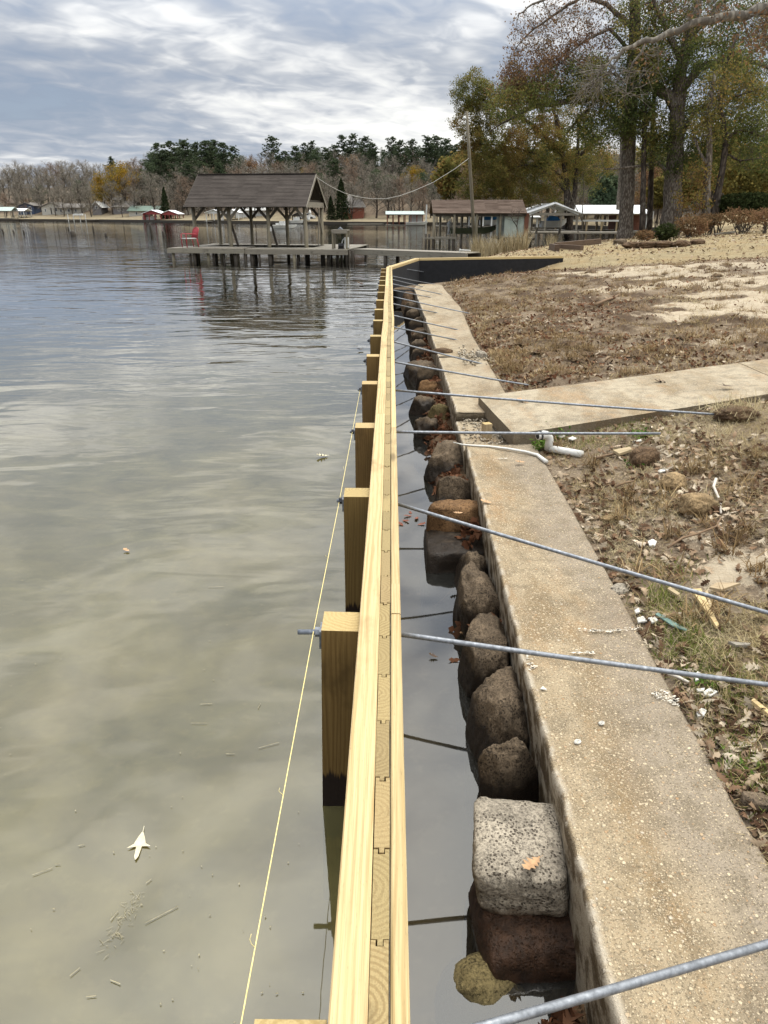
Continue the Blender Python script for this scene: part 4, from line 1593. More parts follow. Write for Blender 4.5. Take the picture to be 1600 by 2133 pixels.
lone_rock('dark_stone', (918, 734), CAPZ, (0.17, 0.09, 0.045), 'dirt_lump', 51, 'dark flat stone on the water-side edge of the crumbled joint', 'stone')
lone_rock('white_chunk', (1003, 744), CAPZ, (0.09, 0.09, 0.06), 'stone_pale', 52, 'small white chunk at the land edge of the crumbled joint', 'stone')
lone_rock('concrete_piece', (972, 858), 0.39, (0.10, 0.045, 0.035), 'cap_far', 53, 'broken sliver of pale concrete lying on the crumbled stretch', 'rubble', 0.6, 0.2)
lone_rock('concrete_piece', (1000, 852), 0.39, (0.10, 0.03, 0.04), 'cap_far', 54, 'long broken sliver of concrete against the far broken joint', 'rubble', 0.6, 0.1)
lone_rock('dirt_clod', (1450, 1066), 0, (0.115, 0.10, 0.085), 'clod', 55, 'round tan clod of dry earth sitting on the leaves', 'clod', 0.3, 0.4, True)
lone_rock('dirt_clod', (1402, 1016), 0, (0.10, 0.08, 0.07), 'clod', 56, 'tan clod half hidden in leaves behind the round one', 'clod', 0.3, 0.9, True)
lone_rock('root_clod', (1340, 968), 0, (0.11, 0.09, 0.10), 'dirt_lump', 57, 'dark clod of roots and soil with dry grass beside it', 'clod', 0.25, 0.2, True)
lone_rock('root_clod', (1530, 872), 0, (0.19, 0.13, 0.08), 'dirt_lump', 58, 'dark mat of roots piled on the buried end of the tie rod', 'clod', 0.2, 0.2, True)
lone_rock('broken_block', (1575, 1680), 0, (0.055, 0.035, 0.03), 'stone_grey', 59, 'grey and tan stone lying in the leaves right of the concrete', 'stone', 0.6, -0.5, True)
lone_rock('yellow_stone', (1268, 1085), 0, (0.055, 0.03, 0.025), 'clod', 60, 'small angular tan stone on bare sand by the concrete edge', 'stone', 0.7, 0.3, True)
lone_rock('lichen_stone', (1288, 1233), 0, (0.05, 0.05, 0.03), 'stone_pale', 61, 'pale lichen-covered stone against the concrete edge', 'stone', 0.3, 0.3, True)
# ================================================================== leaf litter and grass
RNG = np.random.default_rng(12)


def leaf_base(kind):
    """Outline of an oak leaf as a strip of quads either side of the midrib; unit length along +y."""
    if kind == 'oak':
        st = [(0, .015), (.10, .05), (.20, .20), (.28, .08), (.42, .31), (.50, .11), (.64, .33), (.72, .12), (.86, .19), (1, .01)]
    elif kind == 'arrow':
        st = [(0, .02), (.16, .09), (.36, .17), (.50, .34), (.52, .08), (.72, .07), (.88, .06), (1, .01)]
    elif kind == 'mid':
        st = [(0, .02), (.22, .24), (.45, .16), (.65, .30), (1, .02)]
    else:
        st = [(0, .05), (.5, .28), (1, .04)]
    V, F = [], []
    for t, w_ in st:
        lead = 0.06 if w_ > 0.15 else 0
        V += [(-w_, t + lead, 0), (0, t, 0), (w_, t + lead, 0)]
    for i in range(len(st) - 1):
        b = i * 3
        F += [(b, b + 1, b + 4, b + 3), (b + 1, b + 2, b + 5, b + 4)]
    return np.array(V, float), np.array(F, int)


def scatter_leaves(P, size, kind, tilt=0.55, curl=0.9):
    V0, F0 = leaf_base(kind)
    n, k = len(P), len(V0)
    c = RNG.normal(0, curl, n)
    c2 = RNG.normal(0, curl * 0.7, n)
    V = np.repeat(V0[None], n, 0)
    V[:, :, 2] = c[:, None] * V[:, :, 0] ** 2 * 1.6 + c2[:, None] * (V[:, :, 1] - 0.5) ** 2 * 0.7
    V[:, :, 1] -= 0.5
    V *= (size * RNG.uniform(0.65, 1.25, n))[:, None, None]
    yaw = RNG.uniform(0, 2 * math.pi, n)
    tx, ty = RNG.normal(0, tilt, n), RNG.normal(0, tilt, n)
    cx, sx = np.cos(tx), np.sin(tx)
    y_, z_ = V[:, :, 1] * cx[:, None] - V[:, :, 2] * sx[:, None], V[:, :, 1] * sx[:, None] + V[:, :, 2] * cx[:, None]
    V[:, :, 1], V[:, :, 2] = y_, z_
    cy, sy = np.cos(ty), np.sin(ty)
    x_, z_ = V[:, :, 0] * cy[:, None] + V[:, :, 2] * sy[:, None], -V[:, :, 0] * sy[:, None] + V[:, :, 2] * cy[:, None]
    V[:, :, 0], V[:, :, 2] = x_, z_
    ca, sa = np.cos(yaw), np.sin(yaw)
    x_, y_ = V[:, :, 0] * ca[:, None] - V[:, :, 1] * sa[:, None], V[:, :, 0] * sa[:, None] + V[:, :, 1] * ca[:, None]
    V[:, :, 0], V[:, :, 1] = x_, y_
    V[:, :, 2] -= np.minimum(V[:, :, 2].min(axis=1), 0)[:, None] * 0.75
    V += P[:, None, :]
    F = (F0[None] + (np.arange(n) * k)[:, None, None]).reshape(-1, 4)
    return V.reshape(-1, 3), F


def blades(P, length, width, lean, leanvar=0.3, segs=2):
    n = len(P)
    az = RNG.uniform(0, 2 * math.pi, n)
    L = length * RNG.uniform(0.5, 1.3, n)
    th = np.clip(RNG.normal(lean, leanvar, n), 0, 1.5)
    th2 = np.clip(th + RNG.uniform(0.1, 0.7, n), 0, 1.75)
    d = np.stack([np.cos(az), np.sin(az)], -1)
    side = np.stack([-d[:, 1], d[:, 0]], -1) * (width * RNG.uniform(0.6, 1.3, n))[:, None] / 2
    mid = P + np.concatenate([d * (np.sin(th) * L * 0.55)[:, None], (np.cos(th) * L * 0.55)[:, None]], 1)
    tip = mid + np.concatenate([d * (np.sin(th2) * L * 0.45)[:, None], (np.cos(th2) * L * 0.45)[:, None]], 1)
    s3 = np.concatenate([side, np.zeros((n, 1))], 1)
    V = np.stack([P - s3, P + s3, mid - s3 * 0.8, mid + s3 * 0.8, tip], 1)
    F0 = np.array([(0, 1, 3), (0, 3, 2), (2, 3, 4)])
    F = (F0[None] + (np.arange(n) * 5)[:, None, None]).reshape(-1, 3)
    return V.reshape(-1, 3), F


def on_land(x, y, margin=0.02):
    s = x - shore_x(y)
    path_ = (y > path_near(x) - 0.02) & (y < path_far(x) + 0.02) & (x > 0.9)
    return (s > margin) & ~path_


def sample(n, y0, y1, smax, power=1.0, bias=1.0):
    y = y0 * (y1 / y0) ** RNG.uniform(0, 1, n) if power else RNG.uniform(y0, y1, n)
    s = RNG.uniform(0, 1, n) ** bias * (smax + 0.35 * y)
    return shore_x(y) + s, y


def zed(x, y, up=0.0):
    return np.stack([x, y, land_h(x, y) + up], -1)


# ================================================================== the covered dock out on the lake
DO = Vector((-3.93, 39.5, 0))
DA = math.atan2(-0.15, 0.99)
dock = thing('covered_dock', 'grey wooden dock on pilings under a dark brown shingled roof, out on the lake', 'boat dock', DO, DA)
DI = Matrix.Translation(DO) @ Matrix.Rotation(DA, 4, 'Z')
DIi = DI.inverted()


def dl(px_, D_, z):
    """Local dock coordinates of the point at height z seen in this column at distance D."""
    dep = D_ * math.cos(PITCH) + (CAM_H - z) * math.sin(PITCH)
    return DIi @ Vector(((px_ - 800) / FPX * dep, D_, z))


def roof_courses(mb, x0, x1, y0, z0, y1, z1, n, thick=0.02, jitter=0.0, rgen=None):
    """Shingle courses stepping up from the eave (y0,z0) to the ridge (y1,z1)."""
    for i in range(n):
        a, b = i / n, (i + 1) / n
        ya, za = y0 + (y1 - y0) * a, z0 + (z1 - z0) * a
        yb, zb = y0 + (y1 - y0) * b, z0 + (z1 - z0) * b
        dy, dz = y1 - y0, z1 - z0
        L = math.hypot(dy, dz)
        ny, nz = -dz / L, dy / L
        if nz < 0:
            ny, nz = -ny, -nz
        m_ = max(1, int((x1 - x0) / 0.9))
        for k in range(m_):
            xa, xb = x0 + (x1 - x0) * k / m_, x0 + (x1 - x0) * (k + 1) / m_
            t = thick * (rgen.uniform(0.8, 1.5) if rgen else 1)
            A = [(xa, ya + ny * t, za + nz * t), (xb, ya + ny * t, za + nz * t), (xb, yb, zb), (xa, yb, zb)]
            mb.face(A)
            mb.face([(xa, ya, za), (xb, ya, za), A[1], A[0]])


rg = random.Random(21)
EV, RV, W_, DP = 2.57, 4.19, 6.5, 4.7
mb = MB()
roof_courses(mb, -W_, 0, 0, EV, DP / 2, RV, 24, 0.012, 0, rg)
roof_courses(mb, -W_, 0, DP, EV, DP / 2, RV, 24, 0.012, 0, rg)
roof = mb.build('roof', M['shingle'], dock)
mb = MB()
for y0_, y1_ in ((0.0, DP / 2), (DP, DP / 2)):          # sheathing under the shingles
    mb.face([(-W_, y0_, EV - 0.02), (0, y0_, EV - 0.02), (0, y1_, RV - 0.03), (-W_, y1_, RV - 0.03)])
mb.build('sheathing', M['dark_wood'], roof)
mb = MB()
mb.beam((-W_, DP / 2, RV + 0.012), (0, DP / 2, RV + 0.012), 0.22, 0.03)
mb.build('ridge_cap', M['shingle'], roof)
for xe in (0.015, -W_ - 0.015):
    for y0_ in (0, DP):
        mb = MB()
        mb.beam((xe, y0_, EV - 0.07), (xe, DP / 2, RV - 0.08), 0.03, 0.15)
        mb.build('barge_board', M['old_wood'] if xe > 0 else M['dark_wood'], roof)
for k in range(9):
    x = -W_ + 0.1 + (W_ - 0.2) * k / 8
    mb = MB()
    mb.beam((x, 0.02, EV - 0.10), (x, DP / 2, RV - 0.12), 0.04, 0.12)
    mb.beam((x, DP - 0.02, EV - 0.10), (x, DP / 2, RV - 0.12), 0.04, 0.12)
    mb.build('rafter', M['dark_wood'], dock)
mb = MB()
mb.box((-0.07, DP / 2, EV + 0.10), (0.05, DP - 1.0, 0.26))
mb.build('gable_beam', M['old_wood'], dock)
mb = MB()
mb.face([(-W_ + 0.1, 0.2, EV), (-W_ + 0.1, DP - 0.2, EV), (-W_ + 0.1, DP / 2, RV - 0.15)])
mb.face([(-1.2, 0.3, EV), (-1.2, DP / 2, RV - 0.15), (-1.2, DP - 0.3, EV)])  # inner dark triangle stands in for the shade inside the open gable
mb.build('gable_dark_fill', M['dark_wood'], dock)
UX = [-6.2, -4.3, -2.2, -0.2]
for v_ in (0.55, 4.1):
    mb = MB()
    mb.beam((-W_ + 0.1, v_, EV + 0.10), (-0.05, v_, EV + 0.10), 0.07, 0.20)
    mb.build('eave_beam', M['dark_wood'], dock)
    for k, u_ in enumerate(UX):
        mb = MB()
        r_ = 0.105 if v_ < 1 else 0.10
        mb.tube([(u_ + rg.uniform(-.04, .04), v_, -0.9), (u_, v_, 0.6), (u_ + rg.uniform(-.05, .05), v_, EV + 0.02)], [r_ * 1.15, r_, r_ * 0.92], 9)
        mb.build('post', M['old_post'], dock, True)
        for sd in (-1, 1):
            if (k == 0 and sd < 0) or (k == 3 and sd > 0):
                continue
            mb = MB()
            mb.beam((u_, v_, EV - 0.62), (u_ + sd * 0.60, v_, EV + 0.02), 0.05, 0.13)
            mb.build('knee_brace', M['old_wood'] if (k + (v_ > 1)) % 2 else M['dark_wood'], dock)
for u_ in UX:
    mb = MB()
    mb.beam((u_, 0.5, EV + 0.25), (u_, 4.15, EV + 0.25), 0.06, 0.16)
    mb.build('tie_beam', M['dark_wood'], dock)
for a, b in (((-0.15, 3.0, 0.6), (-0.15, 3.35, EV - 0.1)), ((-0.15, 3.2, EV - 0.2), (-0.15, 4.05, 1.2))):
    mb = MB()
    mb.beam(a, b, 0.05, 0.09)
    mb.build('end_brace', M['old_wood'], dock)
# deck: planks run back from the front edge
DZ = 0.60


def deck(x0, x1, y0, y1, lvl=0.0, along='y'):
    mb = MB()
    if along == 'y':
        n = int((x1 - x0) / 0.145)
        for i in range(n):
            x = x0 + 0.0725 + i * 0.145
            mb.box((x, (y0 + y1) / 2 + rg.uniform(-0.02, 0.02), DZ - 0.02 + lvl + rg.uniform(-0.006, 0.006)), (0.136, y1 - y0, 0.038), None)
    else:
        n = int((y1 - y0) / 0.145)
        for i in range(n):
            y = y0 + 0.0725 + i * 0.145
            mb.box(((x0 + x1) / 2, y, DZ - 0.02 + lvl + rg.uniform(-0.006, 0.006)), (x1 - x0, 0.136, 0.038), None)
    o = mb.build('deck_planks', M['old_wood'], dock)
    o['kind'] = 'stuff'
    return o


deck(-7.0, -2.95, -1.35, 0.95, 0.03)
deck(-2.94, 2.35, -1.25, 0.95)
deck(-7.0, 2.3, 3.7, 5.0)
deck(-7.0, -6.05, 1.0, 3.65)
deck(0.1, 2.3, 1.0, 3.65)
for x0, x1, y, dz in ((-7.05, -2.95, -1.37, 0.03), (-2.94, 2.35, -1.27, 0), (-7.0, 2.35, 5.03, 0)):
    mb = MB()
    mb.box(((x0 + x1) / 2, y, DZ - 0.14 + dz), (x1 - x0, 0.045, 0.22))
    mb.build('rim_board', M['old_wood'], dock)
PIL = [360, 385, 398, 409, 424, 437, 451, 465, 484, 497, 510, 525, 534, 539, 563, 601, 612, 621, 641, 673, 684, 690, 704, 712, 719, 728, 735]
for k, px_ in enumerate(PIL):
    dd = 38.35 + (0 if k % 3 else 0.9) + (k % 4) * 0.15
    q = dl(px_, dd, 0.2)
    mb = MB()
    thin = 0.06 if k % 2 else 0.085
    if px_ in (484, 525, 563, 641, 673):
        thin = 0.115
    mb.tube([(q.x, max(q.y, -1.2), -0.9), (q.x + rg.uniform(-.03, .03), max(q.y, -1.2), DZ - 0.06)], thin, 8)
    mb.build('piling', M['old_post'] if px_ in (360, 424, 497, 612) else M['dark_wood'], dock, True)
for u_ in (-6.5, -5, -3.4, -1.8, -0.3, 1.2, 2.2):
    mb = MB()
    mb.tube([(u_, 4.8, -0.9), (u_, 4.8, DZ - 0.06)], 0.10, 8)
    mb.build('piling', M['dark_wood'], dock, True)
# walkway ashore
A = dl(735, 38.7, DZ)
Bq = DIi @ Vector((3.75, 34.3, DZ))
dirw = (Bq - A).normalized()
sw = Vector((-dirw.y, dirw.x, 0))
mb = MB()
L = (Bq - A).length
n = int(L / 0.145)
for i in range(n):
    c_ = A + dirw * (0.07 + i * 0.145) + sw * 0.55
    mb.box((c_.x, c_.y, DZ - 0.02 + 0.02 * i / n), (0.136, 1.15, 0.038), Matrix.Rotation(math.atan2(dirw.y, dirw.x), 3, 'Z'))
o = mb.build('walkway_planks', M['old_wood'], dock)
o['kind'] = 'stuff'
for off in (0.0, 1.1):
    mb = MB()
    mb.beam(A + sw * off + Vector((0, 0, -0.15)), Bq + sw * off + Vector((0, 0, -0.13)), 0.045, 0.22)
    mb.build('walkway_stringer', M['old_wood'] if off == 0 else M['dark_wood'], dock)
for f in (0.30, 0.72):
    for off in (0.08, 1.05):
        q = A + dirw * L * f + sw * off
        mb = MB()
        mb.tube([(q.x, q.y, -0.9), (q.x, q.y, DZ - 0.05)], 0.10, 8)
        mb.build('walkway_piling', M['dark_wood'], dock, True)
for px_, lean in ((488, 0.2), (570, 0.18)):
    q = dl(px_, 40.4, DZ)
    mb = MB()
    mb.beam((q.x + lean * 0.9, q.y + 0.2, DZ), (q.x - lean, q.y + 0.35, DZ + 1.15), 0.05, 0.12)
    mb.build('leaning_board', M['dark_wood'], dock)
for z_, dx_ in ((EV - 0.25, 0.12), (EV - 0.55, 0.05)):
    mb = MB()
    mb.tube([(-0.05 + dx_, 0.45, z_ + 0.10), (-0.05 + dx_, 0.43, z_), (-0.05 + dx_, 0.40, z_ - 0.10)], [0.03, 0.07, 0.085], 8)
    mb.build('lamp', M['white_paint'], dock, True)
q = dl(566, 40.5, 1.35)
mb = MB()
mb.box((q.x, q.y - 0.15, 1.45), (0.10, 0.10, 0.12))
mb.tube([(q.x, q.y - 0.15, 1.51), (q.x, q.y - 0.15, 1.62)], [0.07, 0.02], 6)
mb.build('lamp', M['white_paint'], dock)

# red metal chair on the deck
q = DI @ Vector((-6.15, -0.55, DZ + 0.03))
ch = thing('garden_chair', 'red metal garden chair at the left end of the dock', 'chair', q, DA - 0.75)
ch.scale = (1.2, 1.2, 1.0)
mb = MB()
mb.box((0, 0, 0.43), (0.52, 0.50, 0.03))
mb.build('seat', M['grey_white'], ch)
for sx in (-0.25, 0.25):
    mb = MB()
    mb.tube([(sx, -0.24, 0), (sx, -0.24, 0.64), (sx, -0.18, 0.66), (sx, 0.20, 0.64), (sx, 0.25, 0.60)], 0.022, 6)
    mb.build('arm', M['chair_red'], ch, True)
    mb = MB()
    mb.tube([(sx, 0.30, 0), (sx, 0.24, 0.43)], 0.022, 6)
    mb.build('leg', M['chair_red'], ch, True)
mb = MB()
bx0 = [(-0.25, 0.24, 0.43), (-0.26, 0.33, 0.80), (-0.20, 0.37, 0.92), (0, 0.38, 0.96), (0.20, 0.37, 0.92), (0.26, 0.33, 0.80), (0.25, 0.24, 0.43)]
mb.tube(bx0, 0.024, 6)
for k in range(9):
    x = -0.2 + 0.05 * k
    mb.tube([(x, 0.255, 0.46), (x, 0.36, 0.92 - abs(x) * 0.2)], 0.014, 4)
for z_ in (0.58, 0.72, 0.84):
    mb.tube([(-0.25, 0.26 + (z_ - .43) * .24, z_), (0.25, 0.26 + (z_ - .43) * .24, z_)], 0.014, 4)
mb.build('backrest', M['chair_red'], ch, True)

# fish-cleaning stand with a small motor
q = DI @ Vector((1.85, -0.55, DZ))
st = thing('wooden_stand', 'grey wooden stand with a flat top at the right end of the dock', 'stand', q, DA)
st.scale = (0.85, 0.85, 1.05)
mb = MB()
mb.box((0, 0, 0.84), (0.98, 0.62, 0.05))
mb.box((0, -0.30, 0.76), (0.94, 0.03, 0.12))
mb.box((0, 0.30, 0.76), (0.94, 0.03, 0.12))
mb.build('top', M['old_wood'], st)
for sx in (-0.42, 0.42):
    for sy in (-0.26, 0.26):
        mb = MB()
        mb.box((sx, sy, 0.41), (0.09, 0.09, 0.80))
        mb.build('leg', M['old_post'], st)
mb = MB()
mb.tube([(-0.15, 0, 0.87), (0, 0, 0.94), (0.15, 0, 0.87)], [0.02, 0.06, 0.02], 6)
mb.build('tap', M['galv'], st)
mt = thing('pump_motor', 'small dark pump with a white housing under the wooden stand', 'pump', DI @ Vector((1.95, -0.5, DZ)), DA)
mb = MB()
mb.cyl((-0.22, 0, 0.16), (0.05, 0, 0.16), 0.11, 10)
mb.box((-0.08, 0, 0.03), (0.3, 0.2, 0.06))
mb.build('motor', M['black_plastic'], mt)
mb = MB()
mb.box((0.20, 0, 0.30), (0.20, 0.16, 0.50))
mb.tube([(0.1, 0, 0.5), (0.0, 0, 0.42), (-0.05, 0, 0.25)], 0.03, 6)
mb.build('housing', M['grey_white'], mt)

# pole with lamp and the sagging cable
pb = G(990, 522)
ptop = at_d(972, 232, pb.y)
pole = thing('utility_pole', 'leaning grey wooden utility pole on the shore by the reeds', 'pole', pb)
mb = MB()
dt = ptop - pb
mb.tube([Vector((0, 0, -0.5)), dt * 0.3, dt * 0.65, dt], [0.135, 0.128, 0.115, 0.10], 10)
mb.build('post', M['old_post'], pole, True)
mb = MB()
h = dt * 0.955
mb.tube([h + Vector((0, -0.05, 0.05)), h + Vector((-0.12, -0.2, 0.12)), h + Vector((-0.2, -0.3, 0.05))], 0.02, 6)
mb.tube([h + Vector((-0.2, -0.3, 0.1)), h + Vector((-0.2, -0.3, -0.02)), h + Vector((-0.2, -0.3, -0.10))], [0.05, 0.13, 0.15], 10)
mb.build('lamp', M['grey_white'], pole, True)
cab = [(660, 370), (690, 389), (717, 402), (745, 410), (775, 414), (804, 414), (832, 408), (861, 398), (904, 379), (947, 352), (979, 328)]
mb = MB()
cp = [at_d(a, b, 41.6 + (pb.y - 41.6) * i / (len(cab) - 1)) for i, (a, b) in enumerate(cab)]
mb.tube(cp, 0.014, 6)
M['cable'] = simple('pale_cable', (0.42, 0.41, 0.38), 0.6, 0.1, 5)
tag(mb.build('power_cable', M['cable'], None, True), 'sagging cable from the dock roof to the utility pole', 'cable')
mb = MB()
q0, q1 = at_d(958, 521, 34.0), at_d(980, 522, 33.6)
mb.tube([q0 + Vector((0, 0, -0.1)), q0 + Vector((0, 0, 0.06))], 0.035, 6)
mb.tube([q0, q1], 0.035, 6)
tag(mb.build('white_pipe', M['white_pvc'], None, False), 'white pipe on the bank where the dock walkway lands', 'pipe')

# reeds by the pole
def reeds(x0, x1, y, n, hgt, label):
    P = []
    for _ in range(n):
        a = RNG.uniform(x0, x1)
        q = at_z(a, y + RNG.uniform(-4, 7), 0.35)
        P.append((q.x, q.y, max(0.0, min(0.8, ground_z(q.x, q.y)))))
    V, F = blades(np.array(P), hgt, 0.028, 0.22, 0.16)
    return tag(link('cattail_reeds', np_mesh('cattail_reeds', V, F, M['reed'])), label, None, None, 'stuff')


reeds(985, 1098, 524, 1500, 1.15, 'dry tan cattail reeds at the water by the utility pole')
reeds(965, 1000, 528, 160, 0.6, 'short dry reeds left of the pole')
reeds(1140, 1160, 505, 220, 0.9, 'tuft of dry reeds near the far tree')

# dark landscape timbers
tm = thing('landscape_timbers', 'dark old timbers laid as a bed edge on the lawn beyond the bulkhead', 'timbers', G(1165, 522))
T0 = Vector(tm.location)
for a, b, r_ in (((1156, 518), (1249, 510), 0.12), ((1148, 521), (1160, 525), 0.13), ((1165, 520), (1212, 522), 0.09)):
    pa, pb_ = G(*a), G(*b)
    mb = MB()
    mb.beam(pa + Vector((0, 0, 0.14)) - T0, pb_ + Vector((0, 0, 0.10 if r_ < 0.1 else 0.16)) - T0, r_ * 1.6, r_ * 2, mi_end=None)
    bevel(mb.build('timber', M['railroad_tie'], tm), 0.02)
lone_rock('cut_block', (1291, 508), 0, (0.30, 0.22, 0.16), 'stone_grey', 62, 'grey block at the foot of the big straight trunk', 'stone', 0.7, 0.1, True)
for k, (a, b, hw, lab) in enumerate(((1320, 515, 0.45, 'first'), (1352, 514, 0.5, 'second'), (1385, 513, 0.45, 'third'), (1420, 512, 0.4, 'fourth'), (1452, 509, 0.35, 'last'))):
    o = lone_rock('dirt_clod', (a, b), 0, (hw, 0.28, 0.15), 'dirt_lump', 70 + k, lab + ' clod from the left in the ridge of dug soil under the trees', 'clod', 0.2, 0.2 * k, True)
    o['group'] = 'clods of the dug ridge'
mb = MB()
a, b = G(1488, 492), G(1530, 487)
mb.beam(a + Vector((0, 0, 0.08)), b + Vector((0, 0, 0.10)), 0.12, 0.10)
tag(mb.build('pale_log', M['old_wood']), 'pale board lying in the leaves under the right-hand trees', 'board')

# ================================================================== neighbours' boathouses
def roof_gable(name, x0, x1, y0, y1, ze, zr, mat, parent, axis='x', over=0.2, thick=0.07, courses=0):
    mb = MB()
    if axis == 'x':
        ym = (y0 + y1) / 2
        if courses:
            roof_courses(mb, x0 - over, x1 + over, y0 - over, ze - 0.02, ym, zr, courses, 0.03, 0, rg)
            roof_courses(mb, x0 - over, x1 + over, y1 + over, ze - 0.02, ym, zr, courses, 0.03, 0, rg)
        for ya in (y0 - over, y1 + over):
            mb.beam((x0 - over, (ya + ym) / 2, (ze + zr) / 2 - thick * 0.6), (x1 + over, (ya + ym) / 2, (ze + zr) / 2 - thick * 0.6), math.hypot(ya - ym, ze - zr), thick,
                    up=Vector((0, -(zr - ze) * (1 if ya < ym else -1), abs(ya - ym))).normalized())
    else:
        xm = (x0 + x1) / 2
        for xa in (x0 - over, x1 + over):
            mb.beam(((xa + xm) / 2, y0 - over, (ze + zr) / 2), ((xa + xm) / 2, y1 + over, (ze + zr) / 2), math.hypot(xa - xm, ze - zr), thick,
                    up=Vector((-(zr - ze) * (1 if xa < xm else -1), 0, abs(xa - xm))).normalized())
    return mb.build(name, mat, parent)


def XZ(px_, py_, D_):
    p = at_d(px_, py_, D_)
    return p.x, p.z


def lx(px_, D_, z=1.0):
    dep = D_ * math.cos(PITCH) + (CAM_H - z) * math.sin(PITCH)
    return (px_ - 800) / FPX * dep


def open_boathouse(label, px0, px1, ye, yr, ydeck, ywater, D_, depth, m_roof, m_post, axis='x', npost=4, name='boathouse', pr=0.09, deckover=0.4, gable=None, courses=0, pilings=True):
    xa, ze = XZ(px0, ye, D_)
    xb, _ = XZ(px1, ye, D_)
    zr = XZ(px0, yr, D_ + (depth / 2 if axis == 'x' else 0))[1]
    zd = XZ(px0, ydeck, D_)[1]
    o = thing(name, label, 'boathouse', ((xa + xb) / 2, D_ + depth / 2, 0))
    hx, hy = (xb - xa) / 2, depth / 2
    rf = roof_gable('roof', -hx, hx, -hy, hy, ze, zr, m_roof, o, axis, 0.25, 0.08, courses)
    if gable is not None and axis == 'y':
        mb = MB()
        for yy in (-hy + 0.05, hy - 0.05):
            mb.mesh_faces([(-hx, yy, ze - 0.05), (hx, yy, ze - 0.05), (0, yy, zr - 0.10), (-hx, yy + 0.03, ze - 0.05), (hx, yy + 0.03, ze - 0.05), (0, yy + 0.03, zr - 0.10)], [(0, 1, 2), (5, 4, 3)])
        mb.build('gable', gable, o)
    for j, yy in enumerate((-hy + 0.1, hy - 0.1)):
        mb = MB()
        mb.beam((-hx, yy, ze - 0.10), (hx, yy, ze - 0.10), 0.08, 0.18)
        mb.build('beam', m_post, o)
        for k in range(npost):
            x = -hx + 0.1 + (2 * hx - 0.2) * k / (npost - 1)
            mb = MB()
            mb.box((x, yy, (ze - 0.15 - 0.8) / 2), (pr * 2, pr * 2, ze - 0.15 + 0.8))
            mb.build('post', m_post, o)
    mb = MB()
    mb.box((0, -hy - deckover / 2 + 0.5, zd - 0.06), (2 * hx + deckover * 2, 1.0, 0.12))
    mb.box((-hx + 0.3, 0, zd - 0.065), (0.9, depth, 0.11))
    mb.box((hx - 0.3, 0, zd - 0.065), (0.9, depth, 0.11))
    mb.box((0, hy, zd - 0.06), (2 * hx, 0.9, 0.12))
    mb.build('deck', M['old_wood'], o)
    return o, hx, hy, ze, zr, zd


# the brown-roofed one with the teal shed
D2 = 58.0
bh = thing('boathouse', 'boathouse with a faded red-brown shingle roof and a pale teal shed at its right', 'boathouse', (lx(1000, D2), D2, 0))
bx = bh.location.x
xe0, ze = XZ(903, 443.5, D2)
xe1, _ = XZ(1097, 443.5, D2)
zr = XZ(903, 416.5, D2 + 2.3)[1]
roof_gable('roof', xe0 - bx, xe1 - bx, 0, 4.6, ze, zr, M['shingle_red'], bh, 'x', 0.05, 0.06, 14)
for px_, yy in ((904, 0.1), (946, 0.1), (992, 0.1), (1041, 0.15), (917, 4.4), (962, 4.4), (1002, 4.4), (1048, 4.4)):
    x = lx(px_, D2 + yy) - bx
    mb = MB()
    mb.tube([(x, yy, -0.9), (x, yy, ze - 0.05)], 0.105 if yy < 1 else 0.09, 8)
    mb.build('post', M['old_post'], bh, True)
for yy in (0.1, 4.4):
    mb = MB()
    mb.beam((xe0 - bx, yy, ze - 0.14), (xe1 - bx, yy, ze - 0.14), 0.08, 0.2)
    mb.build('beam', M['dark_wood'], bh)
zs0 = XZ(1051, 494, D2)[1]
x0, x1 = lx(1051, D2) - bx, lx(1091.5, D2) - bx
mb = MB()
mb.box(((x0 + x1) / 2, 2.3, (zs0 + ze - 0.1) / 2), (x1 - x0, 4.2, ze - 0.1 - zs0))
sh = mb.build('shed_wall', M['teal'], bh)
mb = MB()
hz_ = (ze - 0.25 + zs0) / 2
mb.box((x0 + (x1 - x0) * 0.32, 0.185, hz_), (0.03, 0.03, ze - 0.3 - zs0))
mb.box((x0 + (x1 - x0) * 0.32 + 0.35, 0.185, hz_ + 0.35), (0.7, 0.03, 0.04))
mb.box((x0 + (x1 - x0) * 0.75, 0.185, hz_), (0.04, 0.03, ze - 0.3 - zs0))
mb.build('door_trim', M['roof_pale_green'], sh)
mb = MB()
mb.box((x1 + 0.17, 0.25, (zs0 + ze) / 2), (0.32, 0.25, ze - zs0))
mb.build('corner_board', M['brown_paint'], bh)
mb = MB()
mb.box((x1 + 0.02, 2.4, (zs0 + ze) / 2), (0.05, 4.0, ze - zs0))
mb.build('side_wall', M['brown_paint'], bh)
zdk = XZ(900, 493, D2)[1]
mb = MB()
mb.box((lx(918, D2) - bx, 0.2, zdk - 0.1), (lx(951, D2) - lx(886, D2), 1.2, 0.14))
mb.build('side_deck', M['old_wood'], bh)
mb = MB()
mb.box((lx(1075, D2) - bx, 1.6, zs0 - 0.12), (lx(1112, D2) - lx(1040, D2), 4.8, 0.16))
mb.build('shed_deck', M['dark_wood'], bh)
for px_ in (887, 894, 902, 936, 944, 960, 1045, 1060, 1078, 1092, 1106):
    x = lx(px_, D2) - bx
    mb = MB()
    mb.tube([(x, -0.3, -0.9), (x, -0.3, zdk - 0.15 + (0.35 if px_ in (887, 894) else 0))], 0.085, 7)
    mb.build('piling', M['dark_wood'], bh, True)
mb = MB()
zz = XZ(900, 478, D2)[1]
q = XZ(931, 448.5, D2)
